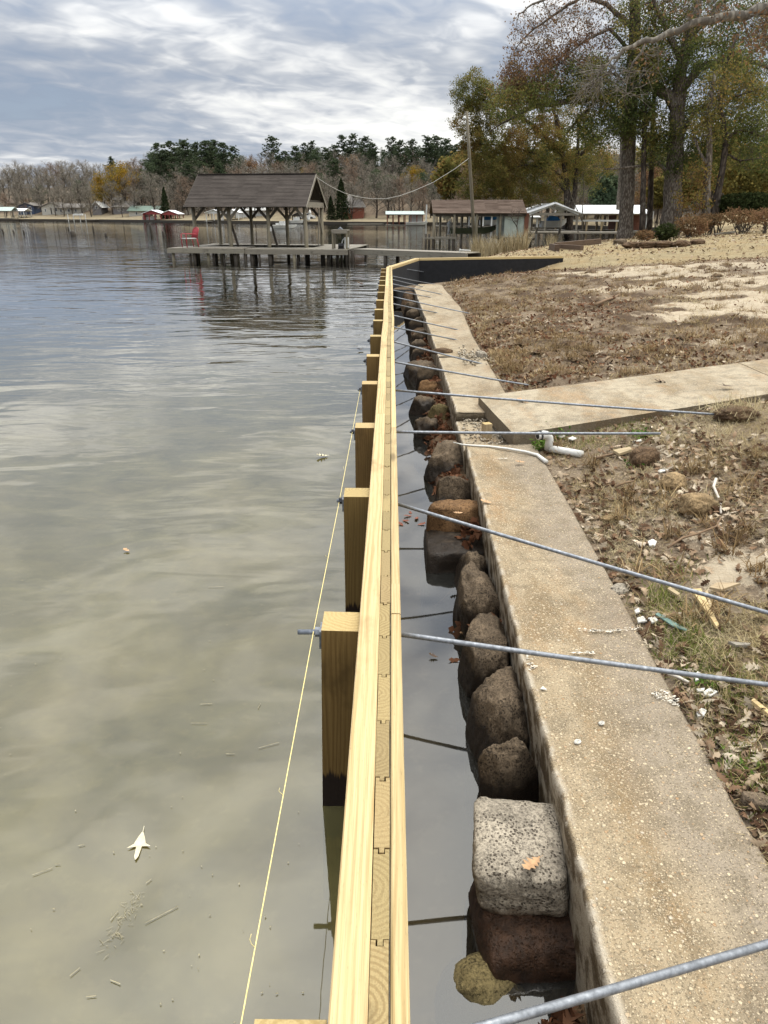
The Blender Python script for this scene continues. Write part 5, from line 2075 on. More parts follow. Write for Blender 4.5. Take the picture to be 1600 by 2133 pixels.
for t in range(1):
    mb.tube([(q[0] - bx, 0.6, q[1] + 0.22), (q[0] - bx, 0.6, q[1] + 0.1), (q[0] - bx, 0.6, q[1] - 0.18), (q[0] - bx, 0.6, q[1] - 0.3)], [0.03, 0.30, 0.30, 0.08], 10)
mb.build('hanging_basket', M['grey_white'], bh, True)


def hull(name, L, wd, ht, mat, parent, sheer=0.25):
    """An open boat: flared sides, raked bow towards +x."""
    n = 12
    mb = MB()
    secs = []
    for i in range(n + 1):
        f = i / n
        x = -L / 2 + L * f
        w_ = wd / 2 * (1 - max(0, (f - 0.55) / 0.45) ** 2.0 * 0.97)
        zt = ht + sheer * max(0, (f - 0.5) / 0.5) ** 2
        zb = ht * 0.75 * max(0, (f - 0.72) / 0.28) ** 2
        secs.append([(x, -w_, zt), (x, -w_ * 0.72, zb + 0.02), (x, 0, zb - 0.02), (x, w_ * 0.72, zb + 0.02), (x, w_, zt), (x, w_ * 0.86, zt - 0.02), (x, 0, zb + ht * 0.35), (x, -w_ * 0.86, zt - 0.02)])
    for a, b in zip(secs, secs[1:]):
        for k in range(8):
            mb.face([a[k], b[k], b[(k + 1) % 8], a[(k + 1) % 8]])
    mb.face(secs[0][::-1])
    mb.face(secs[-1])
    return mb.build(name, mat, parent)


def outboard(parent, x, z, mat=None):
    mb = MB()
    mb.tube([(x, 0, z + 0.55), (x - 0.05, 0, z + 0.35), (x - 0.08, 0, z + 0.15)], [0.14, 0.20, 0.13], 8)
    mb.tube([(x - 0.08, 0, z + 0.15), (x - 0.15, 0, z - 0.35)], [0.09, 0.05], 6)
    mb.box((x - 0.14, 0, z - 0.35), (0.22, 0.05, 0.10))
    return mb.build('outboard_motor', mat or M['black_plastic'], parent)


bq = at_d(985, 487, 60.0)
bt = thing('fishing_boat', 'olive aluminium boat lifted under the red-brown boathouse roof', 'boat', (bq.x, 60.0, bq.z), 0.0)
hull('hull', lx(1031, 60) - lx(937, 60), 1.3, 0.42, M['boat_green'], bt, 0.2)
outboard(bt, -(lx(1031, 60) - lx(937, 60)) / 2 - 0.02, 0.35, M['grey_white'])

# white gabled boathouse and the long white metal roof behind the near trees
o, hx, hy, ze, zr, zd = open_boathouse('white-gabled open boathouse right of the teal shed', 1102, 1206, 444, 423.5, 481, 490, 76.0, 7.0, M['white_metal'], M['old_wood'], 'y', 4)
mb = MB()
mb.beam((-hx, -hy + 0.0, ze - 0.1), (hx, -hy + 0.0, ze - 0.1), 0.1, 0.25)
mb.beam((0, -hy, ze), (0, -hy, zr - 0.2), 0.1, 0.12)
mb.beam((-hx * 0.5, -hy, ze), (-hx * 0.5, -hy, (ze + zr) / 2 - 0.1), 0.1, 0.12)
mb.beam((hx * 0.5, -hy, ze), (hx * 0.5, -hy, (ze + zr) / 2 - 0.1), 0.1, 0.12)
mb.build('truss', M['old_wood'], o)
mb = MB()
for k in range(2):
    mb.beam((-hx, -hy - 0.05, ze - 0.05), (0, -hy - 0.05, zr), 0.08, 0.28)
    mb.beam((hx, -hy - 0.05, ze - 0.05), (0, -hy - 0.05, zr), 0.08, 0.28)
    break
mb.build('barge_board', M['white_paint'], o)
bq = at_d(1152, 473, 79.0)
bt = thing('motor_boat', 'white and blue motor boat stored inside the white-gabled boathouse', 'boat', (bq.x, 79.0, bq.z), 0.0)
hull('hull', 2.6, 1.7, 0.6, M['white_paint'], bt)
mb = MB()
mb.mesh_faces([(-0.8, -0.6, 0.55), (0.7, -0.5, 0.6), (0.7, 0.5, 0.6), (-0.8, 0.6, 0.55), (-0.4, -0.35, 1.1), (0.3, -0.3, 1.0), (0.3, 0.3, 1.0), (-0.4, 0.35, 1.1)], [(0, 1, 5, 4), (1, 2, 6, 5), (2, 3, 7, 6), (3, 0, 4, 7), (4, 5, 6, 7)])
mb.build('cover', M['blue_cover'], bt)
o, hx, hy, ze, zr, zd = open_boathouse('long boathouse with a bright white metal roof behind the big trunks', 1192, 1352, 444, 427, 482, 490, 84.0, 8.0, M['white_metal'], M['tan_wood'], 'x', 6)
mb = MB()
mb.beam((-hx, -hy, ze - 0.75), (hx * 0.6, -hy, ze - 0.75), 0.1, 0.18)
mb.build('mid_rail', M['white_paint'], o)
mb = MB()
mb.box((hx - 1.3, 0, (ze + zd) / 2), (2.2, 5, ze - zd - 0.2))
mb.build('store_wall', M['brown_paint'], o)
mb = MB()
mb.box((hx + 0.1, -hy - 0.05, (ze + zd) / 2 + 0.1), (0.7, 0.3, ze - zd + 0.2))
mb.build('white_panel', M['white_paint'], o)
o, *_ = open_boathouse('low white roof behind the teal shed, over a blue-covered boat', 988, 1062, 448, 441, 471, 477, 104.0, 7.0, M['white_metal'], M['white_paint'], 'x', 5)
bq = at_d(1022, 468, 106.0)
bt = thing('covered_boat', 'boat under a bright blue cover beneath the low white roof', 'boat', (bq.x, 106.0, bq.z))
hull('hull', 2.9, 1.8, 0.6, M['white_paint'], bt)
mb = MB()
mb.mesh_faces([(-1.3, -0.8, 0.5), (1.1, -0.6, 0.6), (1.1, 0.6, 0.6), (-1.3, 0.8, 0.5), (-0.8, -0.4, 1.5), (0.5, -0.3, 1.35), (0.5, 0.3, 1.35), (-0.8, 0.4, 1.5)], [(0, 1, 5, 4), (1, 2, 6, 5), (2, 3, 7, 6), (3, 0, 4, 7), (4, 5, 6, 7)])
mb.build('cover', M['blue_cover'], bt)
open_boathouse('low pale roof seen under the red-brown boathouse roof', 915, 985, 449, 443.5, 470, 476, 112.0, 6.0, M['grey_white'], M['old_wood'], 'x', 4)
open_boathouse('small grey-roofed shelter between the teal shed and the white gable', 1094, 1122, 452, 446, 474, 481, 90.0, 5.0, M['grey_white'], M['white_paint'], 'x', 3)
# plain docks in front of them
def plain_dock(px0, px1, y, D_, label, mat='old_wood', wdt=1.6, rail=False, pyp=9):
    x0, z = XZ(px0, y, D_)
    x1, _ = XZ(px1, y, D_)
    o = thing('plank_dock', label, 'dock', ((x0 + x1) / 2, D_, 0))
    hx = (x1 - x0) / 2
    mb = MB()
    mb.box((0, 0, z - 0.07), (2 * hx, wdt, 0.14))
    mb.build('deck', M[mat], o)
    n = max(3, int(2 * hx / 2.2))
    for k in range(n):
        x = -hx + 0.1 + (2 * hx - 0.2) * k / (n - 1)
        mb = MB()
        mb.tube([(x, -wdt / 2 + 0.08, -0.9), (x, -wdt / 2 + 0.08, z + (0.9 if rail else 0.05))], 0.08, 6)
        mb.build('piling', M['white_paint'] if rail else M['dark_wood'], o)
    if rail:
        mb = MB()
        mb.box((0, -wdt / 2 + 0.08, z + 0.85), (2 * hx, 0.08, 0.08))
        mb.build('rail', M['white_paint'], o)
    return o


plain_dock(1098, 1300, 483, 68.0, 'low grey dock in front of the white-gabled boathouse', wdt=2.0)
o = thing('picnic_bench', 'dark wooden bench on the dock between the near trees', 'bench', (lx(1142, 66.5), 66.5, XZ(1142, 486, 66.5)[1]))
mb = MB()
mb.box((0, 0, 0.45), (2.4, 0.5, 0.06))
mb.build('seat', M['dark_wood'], o)
for sx in (-1, 1):
    mb = MB()
    mb.box((sx, 0, 0.2), (0.1, 0.45, 0.44))
    mb.build('leg', M['dark_wood'], o)
# ================================================================== the far shore
GSH = 'houses on the far shore'


def house(name, label, px0, px1, ye, yr, yb, back, wall, roof_m, axis='x', depth=8.0, wins=(), door=None, win_mat='white_paint', cat='house', over=0.5, hip=False, D_=None):
    pxm = (px0 + px1) / 2
    D_ = D_ if D_ else far_D(pxm) + back
    xa, ze = XZ(px0, ye, D_)
    xb, _ = XZ(px1, ye, D_)
    zb = XZ(px0, yb, D_)[1]
    zr = XZ(px0, yr, D_ + (depth / 2 if axis == 'x' else 0))[1]
    o = thing(name, label, cat, ((xa + xb) / 2, D_ + depth / 2, zb))
    hx, hy, H = (xb - xa) / 2, depth / 2, ze - zb
    R = zr - zb
    mb = MB()
    mb.box((0, 0, H / 2 - 0.8), (2 * hx, depth, H + 1.6))
    if axis == 'y':
        mb.mesh_faces([(-hx, -hy, H), (hx, -hy, H), (0, -hy, R - 0.1), (-hx, hy, H), (hx, hy, H), (0, hy, R - 0.1)], [(0, 1, 2), (5, 4, 3)])
    elif not hip:
        mb.mesh_faces([(-hx, -hy, H), (-hx, 0, R - 0.1), (-hx, hy, H), (hx, -hy, H), (hx, 0, R - 0.1), (hx, hy, H)], [(0, 1, 2), (5, 4, 3)])
    mb.build('wall', M[wall], o)
    if hip:
        mb = MB()
        k = hx * 0.45
        vs = [(-hx - over, -hy - over, H), (hx + over, -hy - over, H), (hx + over, hy + over, H), (-hx - over, hy + over, H), (-hx + k, 0, R), (hx - k, 0, R)]
        mb.mesh_faces(vs, [(0, 1, 5, 4), (1, 2, 5), (2, 3, 4, 5), (3, 0, 4), (3, 2, 1, 0)])
        mb.build('roof', M[roof_m], o)
    else:
        roof_gable('roof', -hx, hx, -hy, hy, H, R, M[roof_m], o, axis, over, 0.14)
    for (wx0, wx1, wy0, wy1) in wins:
        xa_, za = XZ(wx0, wy0, D_)
        xb_, zb_ = XZ(wx1, wy1, D_)
        cx, cz = (xa_ + xb_) / 2 - o.location.x, (za + zb_) / 2 - zb
        w_, h_ = abs(xb_ - xa_), abs(za - zb_)
        mb = MB()
        mb.box((cx, -hy - 0.04, cz), (w_, 0.08, h_))
        f = mb.build('window', M[win_mat], o)
        mb = MB()
        mb.box((cx, -hy - 0.07, cz), (w_ * 0.74, 0.06, h_ * 0.76))
        mb.build('pane', M['glass'], f)
    if door:
        wx0, wx1, wy0, wy1 = door
        xa_, za = XZ(wx0, wy0, D_)
        xb_, zb_ = XZ(wx1, wy1, D_)
        mb = MB()
        mb.box(((xa_ + xb_) / 2 - o.location.x, -hy - 0.04, (za + zb_) / 2 - zb), (abs(xb_ - xa_), 0.08, abs(za - zb_)))
        mb.build('door', M['dark'], o)
    return o


house('house', 'blue house behind the bare trees at the far left', 38, 69, 429, 422, 446, 16, 'blue_wall', 'roof_grey', 'y', 8, [(60, 66, 430, 437)])
house('house', 'tan gabled house at the left edge of the far shore', -12, 15, 424, 412, 446, 24, 'beige_wall', 'roof_brown', 'y', 8, [(2, 8, 428, 436)])
h = house('house', 'long cream house with a grey roof and a gabled front', 118, 172, 432.5, 423.5, 447, 17, 'cream_wall', 'roof_grey', 'x', 9, [(124, 130, 435, 442), (140, 147, 435, 442), (155, 161, 435, 442)])
house('house', 'cream gable-fronted wing of the long grey-roofed house', 86, 128, 431.5, 421.5, 447, 15.5, 'cream_wall', 'roof_grey', 'y', 9, [(113, 121, 432, 441), (93, 97, 434, 442)], (105, 109, 433, 446))
house('cottage', 'small dark cottage with a white A-shaped gable', 192, 210, 433, 420, 447, 15, 'grey_wall', 'white_paint', 'y', 6, [(198, 205, 429, 435)])
h = house('house', 'tall grey house with white balcony windows under the yellow tree', 235, 276, 431, 419, 450, 18, 'grey_wall', 'roof_grey', 'x', 9, [(245, 251, 432, 440), (252, 257, 432, 440)])
house('cupola', 'grey roof turret rising above the tall grey house', 238, 249, 416, 411, 423, 19, 'grey_wall', 'roof_grey', 'x', 4, cat='turret')
house('house', 'pale house with a green roof left of the red boathouse', 268, 326, 439, 428.5, 451, 15, 'cream_wall', 'roof_green', 'x', 8, [(282, 287, 441, 448), (298, 303, 441, 448)])
house('house', 'white house half hidden behind the dock posts', 490, 553, 438, 432, 451, 13, 'white_paint', 'grey_white', 'x', 8, [(498, 502, 440, 445), (520, 525, 440, 446), (541, 547, 440, 446)])
house('house', 'red brick house with a steep grey hipped roof right of the dock', 714, 757, 432, 406, 450, 13, 'brick', 'roof_grey', 'x', 9, [(720, 724, 434, 444), (726, 730, 434, 444)], hip=True)
house('house', 'brown-roofed house seen between trees left of the dock roof', 386, 402, 430, 414, 446, 20, 'beige_wall', 'roof_brown', 'x', 8)

open_boathouse('pale-roofed boat shelter at the far left edge', -6, 22, 439, 431, 455, 459, far_D(8) - 5, 5.0, M['roof_pale_green'], M['old_wood'], 'x', 3)
open_boathouse('small white-roofed shelter right of the far-left boat shelter', 26, 49, 439, 434, 450, 455, far_D(38) + 1, 5.0, M['white_metal'], M['grey_white'], 'x', 3)
D_ = far_D(330) - 6
o, hx, hy, ze, zr, zd = open_boathouse('red boathouse with a white roof, left of its twin gables', 297, 335, 445, 437.5, 459, 462, D_, 6, M['white_metal'], M['red_paint'], 'y', 4, gable=M['red_paint'])
mb = MB()
mb.box((-hx + 0.3, 0, (ze + zd) / 2), (0.15, 5.6, ze - zd))
mb.build('side_wall', M['red_paint'], o)
open_boathouse('open red boathouse with white roof, right twin', 334, 370, 446, 438, 459, 462, D_ + 0.5, 6, M['white_metal'], M['red_paint'], 'y', 5, gable=M['red_paint'])
bq = at_d(313, 458, D_ + 2)
bt = thing('pontoon_boat', 'white boat inside the red boathouse', 'boat', (bq.x, D_ + 2, bq.z))
hull('hull', 3.6, 1.9, 0.8, M['white_paint'], bt, 0.3)
mb = MB()
mb.box((-0.3, 0, 1.35), (1.8, 1.5, 0.9))
mb.build('cover', M['grey_white'], bt)
D_ = far_D(462) - 4
open_boathouse('white twin-gabled boathouse seen behind the dock posts', 428, 462, 443, 436.5, 461, 464, D_, 6, M['white_metal'], M['white_paint'], 'y', 3, gable=M['white_paint'])
open_boathouse('white boathouse with grey deck, right half of the white pair', 463, 497, 443, 436, 461, 464, D_ + 0.6, 6, M['white_metal'], M['white_paint'], 'y', 3, gable=M['white_paint'])
D_ = far_D(620) - 1
open_boathouse('small dark gabled shelter on the far bank behind the dock', 608, 633, 449, 442, 461, 465, D_, 4, M['roof_grey'], M['dark_wood'], 'y', 3, gable=M['dark_wood'])
bq = at_d(620, 463, D_ - 2)
bt = thing('moored_boat', 'white boat moored in front of the small dark shelter', 'boat', (bq.x, D_ - 2, 0.1))
hull('hull', 3.4, 1.6, 0.6, M['white_paint'], bt)
mb = MB()
mb.box((-0.2, 0, 0.9), (1.2, 1.2, 0.6))
mb.build('console', M['grey_white'], bt)
outboard(bt, -1.8, 0.6)
bq = at_z(590, 476, 0.02)
bt = thing('bass_boat', 'white bass boat with dark motor afloat beyond the dock', 'boat', (bq.x, bq.y, 0.0))
hull('hull', 4.2, 1.7, 0.50, M['white_paint'], bt, 0.12)
mb = MB()
mb.box((-0.1, 0, 0.75), (0.8, 0.8, 0.6))
mb.box((-0.8, 0, 0.62), (0.5, 1.0, 0.35))
mb.build('console', M['grey_white'], bt)
outboard(bt, -2.1, 0.5)
mb = MB()
mb.tube([(1.2, 0, 0.5), (1.0, 0.1, 1.2)], 0.035, 5)
mb.build('trolling_motor', M['black_plastic'], bt)
bq = at_d(638, 455, far_D(638) + 10)
bt = thing('parked_car', 'white car parked on the far bank behind the dock', 'car', (bq.x, bq.y, bq.z - 0.3))
mb = MB()
prof = [(-2.1, 0.35), (-2.1, 0.85), (-1.5, 0.95), (-0.9, 1.42), (0.7, 1.42), (1.3, 0.95), (2.1, 0.80), (2.1, 0.35)]
nn_ = len(prof)
mb.face([(x, -0.85, z) for x, z in prof][::-1])
mb.face([(x, 0.85, z) for x, z in prof])
for k in range(nn_):
    a, b = prof[k], prof[(k + 1) % nn_]
    mb.face([(a[0], -0.85, a[1]), (b[0], -0.85, b[1]), (b[0], 0.85, b[1]), (a[0], 0.85, a[1])])
mb.build('body', M['white_paint'], bt)
mb = MB()
mb.box((-0.1, -0.86, 1.18), (1.5, 0.03, 0.32))
mb.build('side_window', M['glass'], bt)
for sx in (-1.3, 1.3):
    for sy in (-0.8, 0.8):
        mb = MB()
        mb.cyl((sx, sy - 0.1, 0.33), (sx, sy + 0.1, 0.33), 0.33, 10)
        mb.build('wheel', M['black_plastic'], bt)
D_ = far_D(842) - 8
o, hx, hy, ze, zr, zd = open_boathouse('boathouse with a pale green roof and white end wall, right of the brick house', 806, 882, 446, 439.5, 468, 472, D_, 9, M['roof_pale_green'], M['brown_paint'], 'x', 7)
mb = MB()
mb.box((hx - 1.3, 0, (ze + zd) / 2 - 0.05), (2.4, 7, ze - zd - 0.15))
mb.build('end_wall', M['white_paint'], o)
bq = at_d(868, 469, D_ - 2)
bt = thing('moored_boat', 'small pale boat lying before the white end wall', 'boat', (bq.x, D_ - 2, 0.1))
hull('hull', 4.0, 1.5, 0.5, M['grey_white'], bt)
q0, q1 = at_d(887, 466, D_ - 2), at_d(889, 426, D_ - 2)
mb = MB()
mb.tube([Vector((q0.x, q0.y, -0.8)), q1], 0.13, 7)
tag(mb.build('mooring_pole', M['white_paint']), 'tall white pole beside the pale green boathouse', 'pole')
plain_dock(0, 40, 454, far_D(20) - 10, 'low grey dock at the far left', wdt=1.5)
plain_dock(140, 224, 457, far_D(180) - 9, 'long pale dock in front of the long cream house', wdt=1.5)
o = thing('boat_lift', 'white boat lift frame on the long pale dock', 'boat lift', (lx(160, far_D(160) - 9), far_D(160) - 9, 0))
zt = XZ(160, 446, far_D(160) - 9)[1]
for sx in (-2.4, -0.9, 0.9, 2.4):
    mb = MB()
    mb.box((sx, 0, zt / 2), (0.16, 0.16, zt))
    mb.build('post', M['white_paint'], o)
mb = MB()
mb.box((0.6, 0, zt - 0.1), (2.4, 1.0, 0.45))
mb.build('cradle', M['white_paint'], o)
plain_dock(724, 800, 466, far_D(760) - 6, 'low wooden dock left of the pale green boathouse', wdt=1.4)
# dark timber edging along the far bank
rw = thing('retaining_wall', 'low dark timber edging along the far bank', 'retaining wall', (0, 0, 0))
for i in range(2, 11):
    (x0, y0), (x1, y1) = FAR[i], FAR[i + 1]
    mb = MB()
    mb.beam((x0, y0 - 0.3, 0.15), (x1, y1 - 0.3, 0.15), 0.25, 0.75)
    mb.build('panel', M['dark_wood'], rw)

# stumps standing in the lake
for k, (px_, py_, h_) in enumerate(((7, 484, 0.5), (29, 484, 0.35), (50, 484, 0.4), (143, 478, 0.45), (153, 489, 0.5), (195, 482, 0.8), (221, 491, 0.35), (316, 489, 1.3), (341, 490, 0.5))):
    q = at_z(px_, py_ + 1.5, 0.0)
    mb = MB()
    r_ = 0.10 if py_ < 488 and k != 4 else 0.13
    if k == 4:
        r_ = 0.28
    mb.tube([(0, 0, -0.8), (0.02, 0, 0.0), (-0.06 + 0.03 * k % 0.1, 0, h_ * 0.7), (-0.05, 0, h_)], [r_ * 1.3, r_ * 1.1, r_, r_ * 0.5], 7)
    o = mb.build('tree_stump', M['dark_wood'], None, True, (q.x, q.y, 0))
    names = ['leftmost dark stump standing in the lake', 'second dark stump from the left in the lake', 'third dark stump from the left in the lake', 'small stump farthest out in front of the long pale dock', 'broad low stump out in the lake',
             'leaning stump in front of the cottage with the white gable', 'tiny stump nearest the camera in the left half of the lake', 'tallest stump, in front of the red boathouse', 'short stump just left of the dock end']
    tag(o, names[k], 'stump', 'stumps standing in the lake')
# ================================================================== trees
def rand_dir(r):
    while True:
        v = Vector((r.uniform(-1, 1), r.uniform(-1, 1), r.uniform(-1, 1)))
        if 0.05 < v.length < 1:
            return v.normalized()


def curve_pts(a, b, r, n=4, bend=0.15, sag=0.0):
    d = b - a
    L = d.length
    side = d.cross(rand_dir(r))
    if side.length > 1e-6:
        side.normalize()
    out = []
    ph = r.uniform(-1, 1)
    for k in range(n + 1):
        t = k / n
        w_ = math.sin(math.pi * t)
        out.append(a.lerp(b, t) + side * w_ * bend * L * ph + Vector((0, 0, -sag * L * w_)) + rand_dir(r) * (0.03 * L if 0 < k < n else 0))
    return out


def quads_at(P, size, rs, flat=0.3):
    """Leaf-sized rhombi at the points P, facing every way."""
    n = len(P)
    a = rs.normal(0, 1, (n, 3))
    a /= np.linalg.norm(a, axis=1, keepdims=True)
    b = rs.normal(0, 1, (n, 3))
    b -= a * np.sum(a * b, 1, keepdims=True)
    b /= np.linalg.norm(b, axis=1, keepdims=True)
    s = (size * rs.uniform(0.6, 1.35, n))[:, None]
    V = np.stack([P - a * s * 0.5, P - b * s * 0.3, P + a * s * 0.5, P + b * s * 0.3], 1).reshape(-1, 3)
    F = np.arange(n * 4).reshape(-1, 4)
    return V, F


def near_tree(name, label, base_px, trunk, limbs, clumps, leaf, bark='bark', twig=None, seed=1, leaf_size=0.13, per=38, D=None, group='big trees on the bank', cat='tree', spread=0.22, dj=1.6, twig_r=0.016, base=None):
    """Trunk and limbs follow the photograph's pixels at the tree's own distance; twigs reach from the nearest wood into each clump of foliage."""
    r = random.Random(seed)
    rs = np.random.default_rng(seed)
    b = base if base is not None else G(*base_px)
    D0 = D or b.y
    o = thing(name, label, cat, b, 0, group)
    dep = D0 * math.cos(PITCH)
    m2 = dep / FPX
    nodes = []
    mb = MB()

    def P(x, y, dd=0.0):
        return at_d(x, y, D0 + dd) - b

    tp = [P(x, y) for x, y, w_ in trunk]
    tr = [w_ * 0.335 * m2 for _, _, w_ in trunk]
    fine, fr = [], []
    for i in range(len(tp) - 1):
        for k in range(4):
            fine.append(tp[i].lerp(tp[i + 1], k / 4) + rand_dir(r) * tr[i] * 0.10)
            fr.append(tr[i] + (tr[i + 1] - tr[i]) * k / 4)
    fine.append(tp[-1])
    fr.append(tr[-1])
    fine[0] = fine[0] - Vector((0, 0, 0.4))
    fr[0] *= 1.25
    mb.tube(fine, fr, 14)
    mb.build('trunk', M[bark], o, True)
    nodes += [(p, q) for p, q in zip(fine, fr)]
    for lm in limbs:
        pts = []
        n = len(lm)
        dsign = r.choice((-1, 1)) * r.uniform(0.3, 1.0)
        for i, (x, y, w_) in enumerate(lm):
            pts.append(P(x, y, dj * dsign * i / n))
        rad = [w_ * 0.43 * m2 for _, _, w_ in lm]
        ff, gg = [], []
        for i in range(len(pts) - 1):
            for k in range(3):
                ff.append(pts[i].lerp(pts[i + 1], k / 3) + rand_dir(r) * 0.05)
                gg.append(rad[i] + (rad[i + 1] - rad[i]) * k / 3)
        ff.append(pts[-1])
        gg.append(rad[-1])
        lb = MB()
        lb.tube(ff, gg, 8)
        lb.build('limb', M[bark], o, True)
        nodes += [(p, q) for p, q in zip(ff, gg)]
    NP = [tuple(p) for p, _ in nodes]
    NRd = [q for _, q in nodes]
    leafP = []
    targets = []
    for cx, cy, rx, ry, n, lf in clumps:
        for _ in range(int(n * 1.45)):
            while True:
                u, v, w_ = r.uniform(-1, 1), r.uniform(-1, 1), r.uniform(-1, 1)
                q = u * u + v * v + w_ * w_
                if 0.08 < q < 1:
                    break
            targets.append((P(cx + u * rx, cy + v * ry, w_ * max(rx, ry) * m2 * 0.9 + r.uniform(-0.5, 0.5)), lf))
    arr = np.array(NP)
    rad = np.array(NRd)
    order = sorted(range(len(targets)), key=lambda i: np.min(np.sum((arr - np.array(targets[i][0])) ** 2, 1)))
    tw = MB()
    for i in order:
        t, lf = targets[i]
        ta = np.array(t)
        d = np.sqrt(np.sum((arr - ta) ** 2, 1)) + (rad < 0.012) * 0.5 + np.maximum(arr[:, 2] - ta[2], 0) * 0.25
        k = int(np.argmin(d))
        a = Vector(arr[k])
        L = (t - a).length
        if L < 0.05:
            continue
        pts = curve_pts(a, t, r, 4 if L > 0.8 else 3, 0.13, -0.03)
        r0 = min(rad[k] * 0.62, 0.014 + L * 0.018)
        r0 = max(r0, twig_r * 0.55)
        rr = [max(0.006, r0 * (1 - 0.8 * j / (len(pts) - 1))) for j in range(len(pts))]
        tw.tube(pts, rr, 4 if r0 < 0.03 else 5, False)
        arr = np.concatenate([arr, np.array([tuple(p) for p in pts[1:]])])
        rad = np.concatenate([rad, np.array(rr[1:])])
        # side twigs
        for s_ in range(3):
            j = r.randrange(1, len(pts))
            e = pts[j] + (rand_dir(r) + (t - a).normalized() * 0.6) * r.uniform(0.2, 0.55)
            tw.tube([pts[j], pts[j].lerp(e, 0.5) + rand_dir(r) * 0.04, e], [0.008, 0.006, 0.003], 3, False)
            if lf > 0:
                c = rs.normal(0, 1, (max(1, int(per * lf * 0.3)), 3)) * spread * 0.7 + np.array(e)
                leafP.append(c)
        if lf > 0:
            n = max(1, int(per * lf * r.uniform(0.5, 1.4)))
            f = rs.uniform(0.35, 1.08, n)
            A, B = np.array(pts[-2]), np.array(t)
            c = A + (B - A) * f[:, None] + rs.normal(0, 1, (n, 3)) * spread * np.array([1, 1, 0.75])
            leafP.append(c)
    if tw.v:
        tw.build('twigs', M[twig or bark], o, True)['kind'] = 'stuff'
    if leafP:
        Pn = np.concatenate(leafP)
        V, F = quads_at(Pn, leaf_size, rs)
        link('crown', np_mesh('crown', V, F, M[leaf]), o)['kind'] = 'stuff'
    return o


near_tree('straight_tree', 'tall straight grey trunk, thickest on the bank, with dark bare limbs high on its left', (1302, 497),
          [(1302, 499, 54), (1304, 470, 44), (1308, 350, 42), (1316, 200, 36), (1321, 60, 30), (1326, -120, 26), (1330, -300, 18), (1334, -430, 5)],
          [[(1320, 60, 13), (1265, 8, 10), (1215, -8, 8), (1165, 22, 6), (1110, 62, 4), (1075, 100, 2)],
           [(1320, 110, 9), (1270, 62, 7), (1220, 82, 5), (1178, 122, 4), (1140, 165, 2)],
           [(1322, -40, 12), (1240, -50, 9), (1170, -20, 7), (1110, 10, 4), (1080, 30, 2)],
           [(1322, 0, 10), (1390, -40, 8), (1450, -50, 5)],
           [(1318, 180, 7), (1270, 150, 5), (1220, 160, 3)]],
          [(1110, 70, 60, 55, 60, 0.30), (1175, 40, 75, 40, 70, 0.30), (1240, 30, 60, 50, 50, 0.3), (1120, 140, 75, 60, 80, 0.85), (1180, 130, 70, 55, 60, 0.7), (1085, 180, 55, 45, 50, 0.9),
           (1230, 100, 60, 50, 45, 0.55), (1370, 20, 70, 50, 50, 0.5), (1250, 190, 50, 45, 40, 0.5), (1420, -30, 70, 60, 40, 0.4), (1340, -250, 130, 80, 60, 0.8), (1310, -370, 90, 60, 40, 0.8)],
          'leaf_rust', 'bark', 'twig', 11, 0.12, 22)
near_tree('oak_tree', 'stout oak forking right of the straight trunk, one long limb reaching far left', (1393, 492),
          [(1393, 495, 74), (1396, 468, 58), (1402, 400, 55), (1408, 300, 46), (1412, 225, 42), (1420, 130, 34), (1450, 20, 26), (1470, -120, 18), (1480, -240, 5)],
          [[(1412, 232, 30), (1392, 200, 26), (1358, 180, 23), (1312, 188, 20), (1250, 204, 16), (1180, 210, 12), (1115, 222, 9), (1060, 248, 5), (1020, 275, 2)],
           [(1250, 204, 10), (1210, 240, 7), (1180, 280, 4)],
           [(1416, 190, 22), (1460, 140, 17), (1520, 120, 12), (1590, 135, 8), (1640, 160, 4)],
           [(1404, 370, 9), (1375, 342, 8), (1325, 346, 6), (1260, 352, 3)],
           [(1420, 130, 16), (1385, 60, 11), (1350, -30, 7)],
           [(1436, 75, 16), (1500, 10, 11), (1565, -40, 7)],
           [(1408, 300, 14), (1445, 235, 10), (1500, 200, 7), (1550, 210, 4)]],
          [(1150, 190, 60, 45, 45, 1.0), (1080, 215, 60, 45, 45, 1.0), (1230, 165, 55, 60, 65, 1.1), (1290, 235, 60, 55, 70, 1.1), (1245, 270, 60, 45, 55, 1.0), (1340, 130, 55, 70, 65, 1.0), (1400, 120, 85, 85, 100, 1.0), (1350, 260, 55, 50, 55, 1.0),
           (1385, 320, 55, 45, 55, 1.0), (1450, 250, 60, 70, 75, 1.0), (1490, 120, 80, 85, 90, 0.9), (1565, 100, 75, 95, 80, 0.8), (1545, 225, 70, 75, 80, 0.9), (1440, 10, 110, 60, 70, 0.7),
           (1590, 310, 50, 50, 45, 0.9), (1470, 340, 45, 55, 45, 0.9), (1320, 40, 60, 60, 45, 0.7), (1560, 0, 80, 50, 50, 0.6), (1480, -150, 120, 80, 60, 0.8)],
          'leaf_green', 'bark', 'twig', 12, 0.125, 29)
